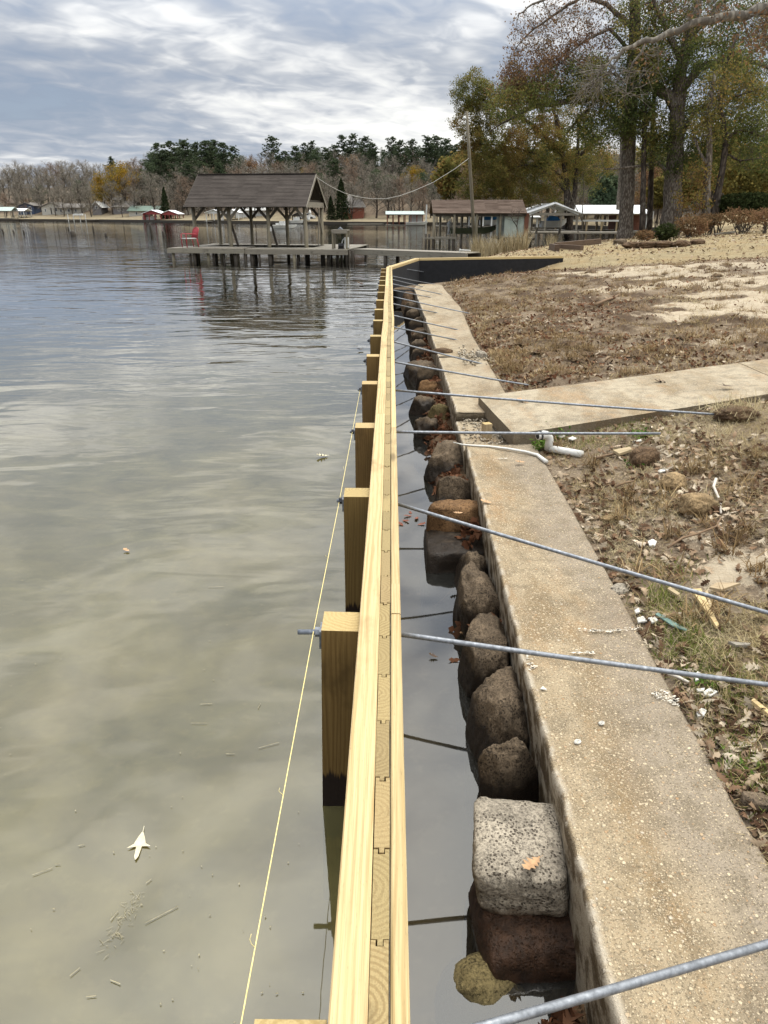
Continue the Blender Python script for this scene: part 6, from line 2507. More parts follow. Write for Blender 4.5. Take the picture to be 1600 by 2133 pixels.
near_tree('lakeside_tree', 'two-stemmed tree with ochre and olive leaves leaning over the teal shed', (1187, 500),
          [(1187, 501, 40), (1186, 480, 27), (1184, 440, 23), (1180, 380, 19), (1172, 320, 14), (1160, 240, 8)],
          [[(1186, 470, 13), (1198, 400, 12), (1202, 340, 9), (1206, 260, 5)],
           [(1182, 400, 9), (1152, 370, 8), (1122, 346, 6), (1090, 344, 4), (1050, 360, 2)],
           [(1172, 320, 10), (1110, 260, 8), (1050, 225, 6), (1000, 205, 3)],
           [(1180, 380, 7), (1120, 320, 6), (1060, 305, 4), (1000, 300, 2)],
           [(1166, 280, 8), (1150, 220, 6), (1125, 170, 3)],
           [(1203, 330, 7), (1245, 290, 5), (1270, 260, 3)]],
          [(985, 190, 45, 45, 55, 1.1), (975, 255, 34, 48, 42, 1.0), (1045, 210, 60, 50, 60, 1.0), (1050, 285, 75, 55, 85, 1.1), (1115, 300, 80, 60, 95, 1.1), (1040, 350, 65, 48, 75, 1.1), (1150, 355, 75, 50, 85, 1.1), (1185, 275, 70, 60, 70, 1.0),
           (1230, 340, 60, 50, 65, 1.0), (1005, 385, 55, 40, 60, 1.1), (1075, 400, 60, 32, 55, 1.0), (1125, 200, 60, 45, 45, 0.9), (1000, 310, 45, 50, 50, 1.1), (1130, 410, 45, 25, 30, 0.9)],
          'leaf_olive', 'bark_dark', 'twig', 13, 0.135, 54)
near_tree('slender_tree', 'slender dark trunk hugging the left side of the thick straight one', (1286, 496), [(1286, 497, 30), (1288, 470, 22), (1293, 390, 18), (1298, 290, 16), (1302, 180, 12)],
          [[(1296, 340, 4), (1260, 360, 3), (1225, 400, 2)]], [(1225, 390, 25, 25, 14, 0.4), (1290, 200, 40, 50, 24, 0.7)], 'leaf_green', 'bark', 'twig', 14, 0.12, 30)
near_tree('slender_tree', 'thin brown trunk, left of two between the straight tree and the oak', (1338, 486), [(1338, 486, 19), (1340, 380, 16), (1343, 270, 14), (1346, 120, 11)], [], [(1345, 190, 40, 50, 24, 0.8)], 'leaf_green', 'bark_dark', 'twig', 15, 0.12, 30, D=48)
near_tree('slender_tree', 'thin brown trunk, right of two between the straight tree and the oak', (1353, 484), [(1353, 484, 18), (1356, 380, 16), (1360, 270, 13), (1366, 120, 10)], [], [(1366, 150, 40, 50, 20, 0.8)], 'leaf_rust', 'bark_dark', 'twig', 16, 0.12, 30, D=50)
near_tree('forked_tree', 'brown trunk with rusty leaves right of the stout oak', (1470, 462), [(1470, 466, 28), (1472, 400, 21), (1478, 320, 18), (1476, 240, 14), (1490, 150, 9)],
          [[(1474, 350, 8), (1450, 300, 6), (1440, 250, 3)]], [(1470, 270, 36, 40, 24, 0.8), (1455, 370, 34, 30, 18, 0.7), (1500, 190, 50, 50, 26, 0.6), (1440, 420, 34, 26, 14, 0.7)], 'leaf_olive', 'bark', 'twig', 17, 0.12, 30, D=44)
near_tree('crooked_tree', 'dark crooked trunk leaning right at the hedge', (1490, 440), [(1489, 445, 27), (1496, 400, 20), (1507, 340, 18), (1513, 290, 17), (1500, 225, 13), (1508, 150, 10), (1535, 70, 6)],
          [[(1512, 290, 8), (1545, 270, 6), (1590, 285, 3)], [(1500, 225, 8), (1530, 200, 5), (1570, 190, 3)], [(1510, 320, 5), (1545, 335, 4), (1580, 330, 2)]],
          [(1545, 270, 45, 45, 34, 0.6), (1580, 210, 45, 60, 34, 0.7), (1520, 160, 50, 60, 40, 0.8), (1560, 330, 45, 40, 24, 0.3)], 'leaf_green', 'bark_dark', 'twig', 18, 0.125, 34, D=46)
bq = Vector((12.6, 21.0, ground_z(12.6, 21.0)))
near_tree('limb_tree', 'tree off to the right sending a long pale limb with bare twigs across the top', None, [(1740, 480, 70), (1735, 330, 52), (1725, 180, 44), (1720, 60, 36), (1715, -80, 28), (1708, -230, 17), (1700, -360, 5)],
          [[(1722, 80, 30), (1660, 12, 27), (1600, 14, 24), (1530, 36, 19), (1455, 45, 16), (1395, 68, 13), (1345, 88, 11), (1300, 106, 8), (1268, 128, 5), (1243, 156, 2)],
           [(1300, 106, 5), (1262, 150, 4), (1225, 190, 2)], [(1345, 88, 6), (1310, 150, 4), (1300, 210, 2)], [(1600, 14, 12), (1640, 80, 8), (1610, 130, 4)]],
          [(1245, 160, 50, 50, 22, 0), (1220, 200, 36, 36, 14, 0), (1300, 180, 36, 50, 14, 0.0), (1350, 130, 36, 36, 8, 0.1), (1470, 20, 70, 40, 22, 0.2), (1590, 60, 50, 60, 26, 0.5), (1760, -120, 120, 90, 60, 0.7), (1660, -220, 110, 80, 50, 0.7), (1830, 0, 90, 90, 40, 0.7)],
          'leaf_rust', 'bark_pale', 'bark_pale', 19, 0.09, 24, D=21.0, dj=0.6, base=bq)
near_tree('sapling', 'bare pale sapling just right of the two-stemmed tree', (1212, 500), [(1212, 500, 5), (1213, 450, 4), (1216, 400, 3), (1214, 350, 2)],
          [[(1213, 460, 3), (1195, 420, 2), (1186, 390, 1)]], [(1205, 390, 22, 40, 24, 0), (1190, 430, 26, 22, 16, 0)], 'leaf_rust', 'bark_pale', 'bark_pale', 20, 0.1, 10, group='bare saplings by the boathouses')
near_tree('sapling', 'bare forked sapling in front of the white metal roof', (1252, 492), [(1252, 492, 5), (1254, 450, 4), (1258, 420, 3)], [[(1254, 455, 3), (1246, 420, 2)]], [(1252, 410, 16, 26, 18, 0)], 'leaf_rust', 'bark_pale', 'bark_pale', 21, 0.1, 10, group='bare saplings by the boathouses')
near_tree('sapling', 'leafless dark sapling at the corner of the teal shed', (1075, 497), [(1078, 497, 4), (1077, 470, 3), (1082, 440, 2)], [[(1077, 475, 2.5), (1066, 455, 2), (1058, 448, 1)]], [(1075, 450, 18, 16, 16, 0)], 'leaf_rust', 'bark_dark', 'twig', 22, 0.1, 10, D=50, base=Vector((lx(1078, 50), 50, 0.2)), group='bare saplings by the boathouses')


# ------------------------------------------------------------------ shrubs and hedge on the bank
def bush(name, label, px_, py_, rx, ry, D_, leaf, n=2600, size=0.16, seed=1, cat='shrub', group='shrubs on the bank', stems=9, bark='twig'):
    rs = np.random.default_rng(seed)
    r = random.Random(seed)
    c = at_d(px_, py_, D_)
    m2 = D_ * math.cos(PITCH) / FPX
    hx, hz = rx * m2, ry * m2
    gz = ground_z(c.x, c.y)
    o = thing(name, label, cat, (c.x, c.y, gz), 0, group)
    P = rs.normal(0, 1, (n, 3))
    P /= np.linalg.norm(P, axis=1, keepdims=True)
    P *= (rs.uniform(0.25, 1, n) ** 0.6)[:, None]
    P *= (1 + 0.9 * fbm(P * 2.2 + seed, seed, 3))[:, None]
    keep = fbm(P * 3.0 + 5 + seed, seed, 2) > -0.13
    P = P[keep] * np.array([hx, hx * 0.8, hz]) + np.array([0, 0, c.z - gz])
    P = P[P[:, 2] > 0.02]
    V, F = quads_at(P, size, rs)
    link('foliage', np_mesh('foliage', V, F, M[leaf]), o)['kind'] = 'stuff'
    mb = MB()
    for k in range(stems):
        e = Vector((r.uniform(-0.7, 0.7) * hx, r.uniform(-0.5, 0.5) * hx, c.z - gz + r.uniform(-0.3, 0.7) * hz))
        mb.tube(curve_pts(Vector((r.uniform(-0.2, 0.2) * hx, 0, -0.1)), e, r, 3, 0.1), [0.03, 0.025, 0.018, 0.008], 4, False)
    mb.build('stem', M[bark], o, True)
    return o


bush('hedge', 'dark green evergreen hedge at the right edge behind the lawn', 1560, 424, 70, 24, 46, 'hedge', 5200, 0.16, 31, 'hedge')
bush('hedge', 'low dark hedge between the crooked trunk and the long hedge', 1505, 432, 36, 17, 47, 'hedge', 2400, 0.15, 32, 'hedge')
bush('shrub', 'red-brown leafless shrub right of the oak', 1440, 470, 40, 22, 40, 'leaf_rust', 1900, 0.12, 33)
bush('shrub', 'red-brown low shrub between the oak and the crooked trunk', 1480, 458, 34, 15, 43, 'leaf_rust', 1300, 0.12, 34)
bush('shrub', 'straggly brown shrub left of the oak foot', 1345, 490, 24, 11, 40, 'leaf_rust', 700, 0.12, 35)
bush('ivy', 'dark green ivy growing round the foot of the oak', 1388, 484, 26, 18, 37, 'hedge', 1500, 0.12, 36, 'ivy')
bush('shrub', 'brown brambles under the long hedge', 1550, 450, 60, 16, 42, 'leaf_rust', 1800, 0.12, 37)
bush('shrub', 'low brown scrub at the right edge of the lawn', 1600, 452, 34, 18, 40, 'leaf_rust', 900, 0.12, 38)
for k, (a, b, rx, ry, d, lf, lab) in enumerate((
        (1555, 370, 62, 48, 62, 'leaf_muted', 'yellow-green bushy tree behind the hedge at the right'),
        (1600, 340, 60, 60, 70, 'leaf_olive', 'olive bushy tree at the right edge behind the yellow-green one'),
        (1500, 330, 50, 60, 75, 'leaf_olive', 'olive tree behind the crooked trunk'),
        (1425, 380, 45, 45, 70, 'leaf_muted', 'yellow-green small tree behind the oak'),
        (1380, 400, 30, 30, 66, 'leaf_muted', 'golden bush left of the oak trunk'),
        (1262, 400, 34, 40, 92, 'needle', 'dark green conifer behind the long white roof'),
        (945, 372, 42, 46, 125, 'leaf_olive', 'green and yellow tree left of the utility pole'),
        (1000, 400, 40, 30, 118, 'leaf_rust', 'rusty tree behind the red-brown boathouse roof'))):
    bush('broadleaf_tree', lab, a, b, rx, ry, d, lf, 6200, 0.0042 * d, 50 + k, 'tree', 'trees behind the bank', 12, 'bark_dark')


# ------------------------------------------------------------------ woods on the far shore
def proto_bare(seed, H=13.0, mat='bare', dense=1.0):
    r = random.Random(seed)
    o = thing('bare_tree', 'bare grey-brown tree', 'tree')
    mb = MB()
    top = Vector((r.uniform(-.5, .5), r.uniform(-.5, .5), H * 0.72))
    tp = curve_pts(Vector((0, 0, -1.0)), top, r, 5, 0.04)
    mb.tube(tp, [0.26, 0.22, 0.19, 0.15, 0.11, 0.07], 6, False)
    tri_v = []

    def ribbon(a, b, w_):
        d = (b - a)
        s_ = d.cross(rand_dir(r))
        if s_.length < 1e-6:
            return
        s_ = s_.normalized() * w_
        tri_v.append((tuple(a - s_), tuple(a + s_), tuple(b)))
    n1 = int(13 * dense)
    for i in range(n1):
        f = 0.26 + 0.74 * i / n1
        k = f * (len(tp) - 1)
        j = min(int(k), len(tp) - 2)
        a = tp[j].lerp(tp[j + 1], k - j)
        az = i * 2.4 + r.uniform(-.4, .4)
        el = math.radians(r.uniform(18, 50) + 30 * f)
        L = H * r.uniform(0.28, 0.42) * (1.12 - 0.5 * f)
        e = a + Vector((math.cos(az) * math.cos(el), math.sin(az) * math.cos(el), math.sin(el))) * L
        lp = curve_pts(a, e, r, 3, 0.10, 0.03)
        mb.tube(lp, [0.085, 0.065, 0.045, 0.02], 4, False)
        for q in range(int(9 * dense)):
            t = r.uniform(0.22, 1.0)
            kk = t * 3
            jj = min(int(kk), 2)
            a2 = lp[jj].lerp(lp[jj + 1], kk - jj)
            d2 = ((e - a).normalized() * 0.6 + rand_dir(r) + Vector((0, 0, 0.35))).normalized()
            e2 = a2 + d2 * L * r.uniform(0.22, 0.46)
            ribbon(a2, e2, 0.034)
            for w_ in range(8):
                a3 = a2.lerp(e2, r.uniform(0.2, 1))
                d3 = (d2 * 0.7 + rand_dir(r)).normalized()
                e3 = a3 + d3 * r.uniform(0.5, 1.25)
                ribbon(a3, e3, 0.030)
                for _ in range(2):
                    a4 = a3.lerp(e3, r.uniform(0.2, 0.9))
                    ribbon(a4, a4 + (d3 + rand_dir(r)).normalized() * r.uniform(0.3, 0.7), 0.024)
    mb.build('trunk', M['bark_dark'] if mat == 'bare' else M['twig'], o, True)
    V = np.array(tri_v).reshape(-1, 3)
    link('crown', np_mesh('crown', V, np.arange(len(V)).reshape(-1, 3), M[mat]), o)['kind'] = 'stuff'
    return o


def proto_pine(seed, H=20.0):
    r = random.Random(seed)
    rs = np.random.default_rng(seed)
    o = thing('pine_tree', 'tall dark green pine', 'tree')
    mb = MB()
    tp = curve_pts(Vector((0, 0, -1)), Vector((r.uniform(-.6, .6), r.uniform(-.4, .4), H * 0.97)), r, 6, 0.02)
    mb.tube(tp, [0.30, 0.27, 0.24, 0.20, 0.15, 0.09, 0.03], 6, False)
    C_ = []
    n = 38
    for i in range(n):
        f = 0.24 + 0.76 * i / n
        a = Vector((0, 0, H * f)).lerp(tp[-1], f * f * 0.9) if False else tp[min(int(f * 6), 5)].lerp(tp[min(int(f * 6), 5) + 1], f * 6 - int(f * 6) if f < 1 else 1)
        az = i * 2.4 + r.uniform(-.5, .5)
        L = H * (0.17 * math.sin(min(1, (1.03 - f) / 0.55) * math.pi * 0.62) + 0.03) * r.uniform(0.6, 1.25)
        e = a + Vector((math.cos(az), math.sin(az), r.uniform(0.0, 0.45))) * L
        lp = curve_pts(a, e, r, 2, 0.1)
        mb.tube(lp, [0.07, 0.05, 0.02], 4, False)
        for _ in range(13):
            t = r.uniform(0.2, 1.05)
            C_.append(np.array(a.lerp(e, t)) + rs.normal(0, 1, 3) * np.array([0.5, 0.5, 0.32]))
    C_ = np.array(C_)
    P = np.repeat(C_, 26, 0)
    d = rs.normal(0, 1, P.shape)
    d[:, 2] = np.abs(d[:, 2]) * 0.7 + 0.1
    d /= np.linalg.norm(d, axis=1, keepdims=True)
    s_ = rs.normal(0, 1, P.shape)
    s_ -= d * np.sum(d * s_, 1, keepdims=True)
    s_ /= np.linalg.norm(s_, axis=1, keepdims=True)
    L = rs.uniform(0.35, 0.75, len(P))[:, None]
    V = np.stack([P - s_ * 0.12, P + s_ * 0.12, P + d * L + s_ * 0.04], 1).reshape(-1, 3)
    mb.build('trunk', M['bark'], o, True)
    link('crown', np_mesh('crown', V, np.arange(len(V)).reshape(-1, 3), M['needle']), o)['kind'] = 'stuff'
    return o


def proto_leafy(seed, H, mat, name='broadleaf_tree', squash=1.0, n=5200, size=0.30, trunkmat='bark_dark', wide=0.36):
    r = random.Random(seed)
    rs = np.random.default_rng(seed)
    o = thing(name, 'leafy tree', 'tree')
    mb = MB()
    tp = curve_pts(Vector((0, 0, -1)), Vector((0, 0, H * 0.8)), r, 5, 0.03)
    mb.tube(tp, [0.26, 0.22, 0.18, 0.14, 0.10, 0.05], 6, False)
    cl_ = []
    for i in range(17):
        f = 0.34 + 0.62 * i / 17
        az = i * 2.4 + r.uniform(-.5, .5)
        R = H * wide * math.sin(min(1, (1.06 - f) / 0.7) * math.pi * 0.6) * r.uniform(0.6, 1.1)
        a = Vector((0, 0, H * f * 0.8))
        e = Vector((math.cos(az) * R, math.sin(az) * R, H * f))
        mb.tube(curve_pts(a, e, r, 2, 0.1), [0.08, 0.05, 0.02], 4, False)
        cl_.append((e, H * r.uniform(0.085, 0.15)))
        cl_.append((a.lerp(e, 0.5), H * r.uniform(0.08, 0.12)))
    P = []
    for c, rr in cl_:
        q = rs.normal(0, 1, (n // len(cl_), 3))
        q /= np.linalg.norm(q, axis=1, keepdims=True)
        q *= (rs.uniform(0.2, 1.1, len(q)) ** 0.6)[:, None] * rr
        q[:, 2] *= 0.75
        P.append(q + np.array(c))
    V, F = quads_at(np.concatenate(P), size, rs)
    mb.build('trunk', M[trunkmat], o, True)
    link('crown', np_mesh('crown', V, F, M[mat]), o)['kind'] = 'stuff'
    return o


def proto_cedar(seed, H=9.0):
    rs = np.random.default_rng(seed)
    o = thing('cedar_tree', 'dark conical cedar', 'tree')
    mb = MB()
    mb.tube([(0, 0, -1), (0, 0, H * 0.5), (0, 0, H * 0.95)], [0.2, 0.14, 0.03], 6, False)
    n = 4200
    h = rs.uniform(0.04, 1, n) ** 1.1
    az = rs.uniform(0, 6.28, n)
    R = (1 - h) ** 0.75 * H * 0.21 * rs.uniform(0.45, 1.08, n) * (1 + 0.25 * np.sin(az * 5 + h * 40))
    P = np.stack([np.cos(az) * R, np.sin(az) * R, h * H], -1)
    V, F = quads_at(P, 0.34, rs)
    mb.build('trunk', M['bark_dark'], o, True)
    link('crown', np_mesh('crown', V, F, M['cedar']), o)['kind'] = 'stuff'
    return o


bares = [proto_bare(101, 13), proto_bare(102, 12, 'bare', 1.1), proto_bare(103, 14), proto_bare(104, 12, 'bare_red')]
pines = [proto_pine(111), proto_pine(112, 19), proto_pine(113, 21)]
olives = [proto_leafy(121, 12, 'leaf_olive'), proto_leafy(122, 11, 'leaf_rust')]
evergreen = proto_leafy(125, 14, 'needle', 'evergreen_tree', n=6500, size=0.34, trunkmat='bark', wide=0.30)
yellow = proto_leafy(123, 13, 'leaf_yellow', n=6500)
cedar = proto_cedar(131)
used = set()
rt = random.Random(77)


def plant(proto, px_, D_, H0, top=None, hs=None, label=None, group=None, zb=None):
    """Stand a copy of a tree on the far ground in this column; top is the photograph row its crown should reach."""
    v = D_ - far_D(px_) if px_ < 1010 else None
    x = lx(px_, D_)
    if zb is None:
        zb = far_h(max(v, 0.5) * 0.9, x) if v is not None else max(ground_z(x, D_), far_h(max(0.0, D_ - 100) * 0.5, x))
    if top is not None:
        s = max(0.45, (at_d(px_, top, D_).z - zb) / H0)
    else:
        s = hs
    wd = s * rt.uniform(0.9, 1.2) if s < 1.2 else s * rt.uniform(0.8, 0.95)
    first_ = id(proto) not in used
    if first_:
        used.add(id(proto))
        proto.location = (x, D_, zb)
        proto.rotation_euler = (0, 0, rt.uniform(0, 6.28))
        proto.scale = (wd, wd, s)
        if label:
            proto['label'] = label
        if group:
            proto['group'] = group
        return proto
    return dup(proto, (x, D_, zb), rt.uniform(0, 6.28), (wd, wd, s), label, group)


GB = 'bare trees in the woods along the far shore'
TOPX = [-80, 0, 40, 60, 150, 250, 300, 340, 520, 560, 620, 760, 800, 900, 1000]
TOPY = [345, 346, 338, 340, 334, 338, 330, 322, 322, 318, 320, 312, 312, 318, 318]
LB = 'bare grey-brown tree among many alike in the far shore woods'
HB = [13 * 1.0, 12, 14, 12]
for row, (bk, lo, hi) in enumerate(((14, 30, 70), (27, 14, 50), (44, 2, 30), (66, -8, 14), (92, -10, 6))):
    px_ = -70 + rt.uniform(0, 10)
    while px_ < 985:
        k = rt.choice((0, 0, 1, 1, 2, 2, 3)) if row < 3 else rt.choice((0, 1, 2, 3))
        D_ = far_D(px_) + bk + rt.uniform(-4, 4)
        top = np.interp(px_, TOPX, TOPY) + rt.uniform(lo, hi)
        if rt.random() < (0.85 if row == 0 else 0.90):
            plant(bares[k], px_, D_, HB[k], top, None, LB if k != 3 else 'reddish-brown bare tree among many alike in the far shore woods', GB if k != 3 else 'reddish bare trees in the far shore woods')
        px_ += rt.uniform(12, 20) if row else rt.uniform(16, 30)
GP = 'pines above the far shore'
for px_, top, bk, lab in ((345, 296, 40, 'pine at the left end of the pine group, beside the yellow tree'), (372, 292, 46, None), (398, 288, 40, None), (420, 294, 55, None), (437, 291, 42, None), (458, 290, 50, None), (478, 296, 44, None), (495, 302, 52, None), (330, 318, 60, None),
                          (575, 281, 70, 'lone tall pine standing above the middle of the dock roof'), (600, 314, 50, None), (622, 302, 66, None), (640, 297, 76, None), (655, 292, 80, None), (684, 306, 60, None), (700, 300, 72, None), (718, 280, 70, 'tall pine, left of the three tallest right of the dock roof'),
                          (737, 276, 72, 'tall pine, middle of the three tallest right of the dock roof'), (762, 282, 70, 'tall pine, right of the three tallest right of the dock roof'), (778, 296, 60, None), (815, 284, 66, None), (832, 290, 60, None), (856, 288, 66, None), (888, 282, 60, None),
                          (905, 280, 64, None), (925, 286, 60, None), (945, 300, 60, None), (246, 326, 78, 'pine top showing behind the yellow tree'), (585, 322, 44, None), (960, 292, 60, None)):
    k = rt.randrange(3)
    plant(pines[k], px_, far_D(px_) + bk, (20, 19, 21)[k], top, None, lab or 'tall dark green pine among its like above the far shore', GP)
for px_, top, bk, lab in ((372, 340, 30, 'dark pine low behind the left end of the dock roof'), (402, 336, 28, None), (430, 334, 30, None), (465, 336, 30, None), (700, 330, 40, None), (660, 322, 50, None)):
    k = rt.randrange(3)
    plant(pines[k], px_, far_D(px_) + bk, (20, 19, 21)[k], top, None, lab or 'dark pine in the lower row above the far shore', GP)
for px_, top, bk in ((322, 330, 50), (338, 312, 58), (356, 306, 60), (385, 304, 62), (410, 306, 66), (448, 306, 60), (470, 312, 64), (505, 318, 66), (590, 326, 62), (612, 318, 74), (630, 312, 80), (648, 306, 84), (668, 308, 78), (692, 316, 70), (727, 306, 80), (750, 304, 80), (770, 308, 74),
                    (800, 306, 70), (824, 300, 72), (845, 300, 72), (872, 298, 70), (896, 296, 70), (916, 300, 68), (936, 304, 66), (955, 312, 62), (980, 320, 50), (665, 352, 34), (745, 360, 32), (785, 352, 40), (815, 366, 26), (880, 356, 34), (910, 366, 28), (935, 350, 36), (300, 362, 34), (180, 372, 30), (90, 380, 30)):
    plant(evergreen, px_ + rt.uniform(-4, 4), far_D(px_) + bk, 14, top + rt.uniform(-5, 6), None, 'dull green rounded evergreen between other trees on the far hill', 'evergreens on the far hill')
plant(yellow, 262, far_D(262) + 26, 13, 335, None, 'big golden-yellow tree above the grey house on the far shore', 'yellow trees on the far shore')
plant(yellow, 222, far_D(222) + 22, 13, 357, None, 'smaller golden tree left of the big golden one', 'yellow trees on the far shore')
plant(yellow, 640, far_D(640) + 50, 13, 350, None, 'yellowish tree top just above the dock roof', 'yellow trees on the far shore')
plant(yellow, 862, far_D(862) + 40, 13, 345, None, 'yellowish tree behind the pale green boathouse', 'yellow trees on the far shore')
plant(cedar, 347, far_D(347) + 5, 9, 389, None, 'dark conical cedar between the red boathouse and the dock roof', 'cedars on the far shore')
plant(cedar, 712, far_D(712) + 7, 9, 372, None, 'dark broad cedar left of the brick house', 'cedars on the far shore')
plant(cedar, 690, far_D(690) + 6, 9, 408, None, 'smaller cedar beside the gable of the dock roof', 'cedars on the far shore')
for px_, top, lab in ((735, 322, 'rusty tree on the hill right of the dock roof'), (300, 345, 'rusty tree behind the green-roofed house'), (530, 330, 'rusty tree on the hill above the dock ridge')):
    plant(olives[1], px_, far_D(px_) + 55, 11, top, None, lab, 'rusty trees on the far hill')
# behind the boathouses and big trees on the right
GR = 'woods behind the right-hand bank'
for row, (D0_, lo, hi) in enumerate(((118, 330, 385), (132, 300, 345), (150, 280, 320))):
    px_ = 975 + rt.uniform(0, 10)
    while px_ < 1960:
        D_ = D0_ + rt.uniform(-6, 6)
        c = rt.random()
        top = rt.uniform(lo, hi)
        if c < 0.5:
            k = rt.randrange(4)
            plant(bares[k], px_, D_, HB[k], top, None, 'bare tree in the woods behind the right-hand bank', GR)
        elif c < 0.66:
            plant(olives[0], px_, D_, 12, top, None, 'olive-leaved tree in the woods behind the right-hand bank', GR)
        elif c < 0.80:
            plant(olives[1], px_, D_, 11, top, None, 'rusty tree in the woods behind the right-hand bank', GR)
        else:
            k = rt.randrange(3)
            plant(pines[k], px_, D_, (20, 19, 21)[k], top - 15, None, 'pine in the woods behind the right-hand bank', GR)
        px_ += rt.uniform(14, 24)
# fallen leaves, nearest ones with full lobes
x, y = sample(17000, 0.9, 7.2, 1.5)
s = x - shore_x(y)
p = np.stack([x, y, np.zeros_like(x)], -1)
dens = np.clip(0.42 + fbm(p * 1.3, 61, 3) * 2.6 + np.exp(-s / 0.22) * 0.75 - sand_mask(x, y) * 0.42, 0.05, 1)
ok = on_land(x, y, 0.0) & (RNG.uniform(0, 1, len(x)) < dens)
x, y = x[ok], y[ok]
V, F = scatter_leaves(zed(x, y, 0.006), 0.062, 'oak', 0.42, 1.0)
tag(link('leaf_litter', np_mesh('leaf_litter', V, F, M['litter'])), 'brown oak leaves strewn over the near bank', None, None, 'stuff')
x, y = sample(34000, 7.2, 27.0, 6.0, 1, 1.35)
p = np.stack([x, y, np.zeros_like(x)], -1)
rz = rough_zone(x, y)
dens = np.clip(0.16 + fbm(p * 0.8, 62, 3) * 1.9 + rz * 0.24 - sand_mask(x, y) * 0.45 - lawn_mask(x, y) * 0.45, 0.02, 1)
ok = on_land(x, y) & (RNG.uniform(0, 1, len(x)) < dens)
x, y = x[ok], y[ok]
h_ = RNG.uniform(0, 1, len(x)) < 0.5
V, F = scatter_leaves(zed(x[h_], y[h_], 0.008), 0.062, 'mid', 0.5, 1.0)
tag(link('damp_leaves', np_mesh('damp_leaves', V, F, M['litter_dark'])), 'dark damp leaves among the torn turf', None, None, 'stuff')
x, y = x[~h_], y[~h_]
V, F = scatter_leaves(zed(x, y, 0.008), 0.058, 'mid', 0.5, 1.0)
tag(link('leaf_litter', np_mesh('leaf_litter', V, F, M['litter'])), 'brown oak leaves among the torn turf', None, None, 'stuff')
x, y = sample(15000, 20.0, 60.0, 14.0, 1, 0.9)
ok = on_land(x, y) & (RNG.uniform(0, 1, len(x)) < np.clip(0.16 + (y - 26) / 26 + fbm(np.stack([x, y, x * 0], -1) * 0.3, 63, 3), 0.05, 1))
x, y = x[ok], y[ok]
V, F = scatter_leaves(zed(x, y, 0.01), 0.13, 'far', 0.4, 0.8)
tag(link('leaf_litter', np_mesh('leaf_litter', V, F, M['litter'])), 'fallen leaves under the big trees', None, None, 'stuff')


def tufts(n, y0, y1, smax, per, spread, cond, bias=1.0):
    x, y = sample(n, y0, y1, smax, 1, bias)
    ok = on_land(x, y, 0.03) & cond(x, y)
    x, y = x[ok], y[ok]
    k = RNG.integers(max(1, per // 2), per, len(x))
    X = np.repeat(x, k)
    Y = np.repeat(y, k)
    sp_ = np.repeat(spread * RNG.uniform(0.5, 1.5, len(x)) * (0.8 + 0.03 * y), k)
    X = X + RNG.normal(0, 1, len(X)) * sp_
    Y = Y + RNG.normal(0, 1, len(Y)) * sp_
    ok = on_land(X, Y, 0.01)
    return X[ok], Y[ok]


def chance(f):
    return lambda x, y: RNG.uniform(0, 1, len(x)) < f(np.stack([x, y, np.zeros_like(x)], -1), x, y)


x, y = tufts(5200, 1.0, 7.5, 1.6, 44, 0.06, chance(lambda p, x, y: np.clip(0.5 + fbm(p * 1.1, 71, 3) * 2.4 - sand_mask(x, y) * 0.6, 0, 1)))
V, F = blades(zed(x, y, -0.004), 0.085, 0.0030, 1.12, 0.28)
tag(link('dead_grass', np_mesh('dead_grass', V, F, M['dry_grass'])), 'dead straw-coloured grass on the near bank', None, None, 'stuff')
x, y = tufts(2600, 7.5, 25.0, 5.0, 34, 0.11, chance(lambda p, x, y: np.clip(0.10 + fbm(p * 0.9, 72, 3) * 2.4 + rough_zone(x, y) * 0.42 - sand_mask(x, y) * 0.5, 0, 1)), 1.4)
V, F = blades(zed(x, y, -0.01), 0.13, 0.0065, 1.15, 0.35)
tag(link('torn_turf', np_mesh('torn_turf', V, F, M['brown_grass'])), 'torn brown turf and root mats behind the old wall', None, None, 'stuff')
x, y = tufts(3200, 7.6, 24.0, 5.0, 30, 0.10, chance(lambda p, x, y: np.clip(0.05 + fbm(p * 0.9, 75, 3) * 2.4 + rough_zone(x, y) * 0.3, 0, 1)), 1.4)
V, F = blades(zed(x, y, -0.01), 0.12, 0.006, 1.2, 0.25)
tag(link('dead_grass', np_mesh('dead_grass', V, F, M['dry_grass'])), 'dead grass between the torn turf', None, None, 'stuff')
x, y = tufts(5200, 8.0, 60.0, 12.0, 22, 0.16, chance(lambda p, x, y: np.clip(lawn_mask(x, y) * (0.75 + fbm(p * 0.4, 73, 3) * 1.2), 0, 1)), 0.9)
V, F = blades(zed(x, y, -0.01), 0.10, 0.015, 1.0, 0.35)
tag(link('lawn_grass', np_mesh('lawn_grass', V, F, M['dry_grass'])), 'dormant tan lawn grass', None, None, 'stuff')
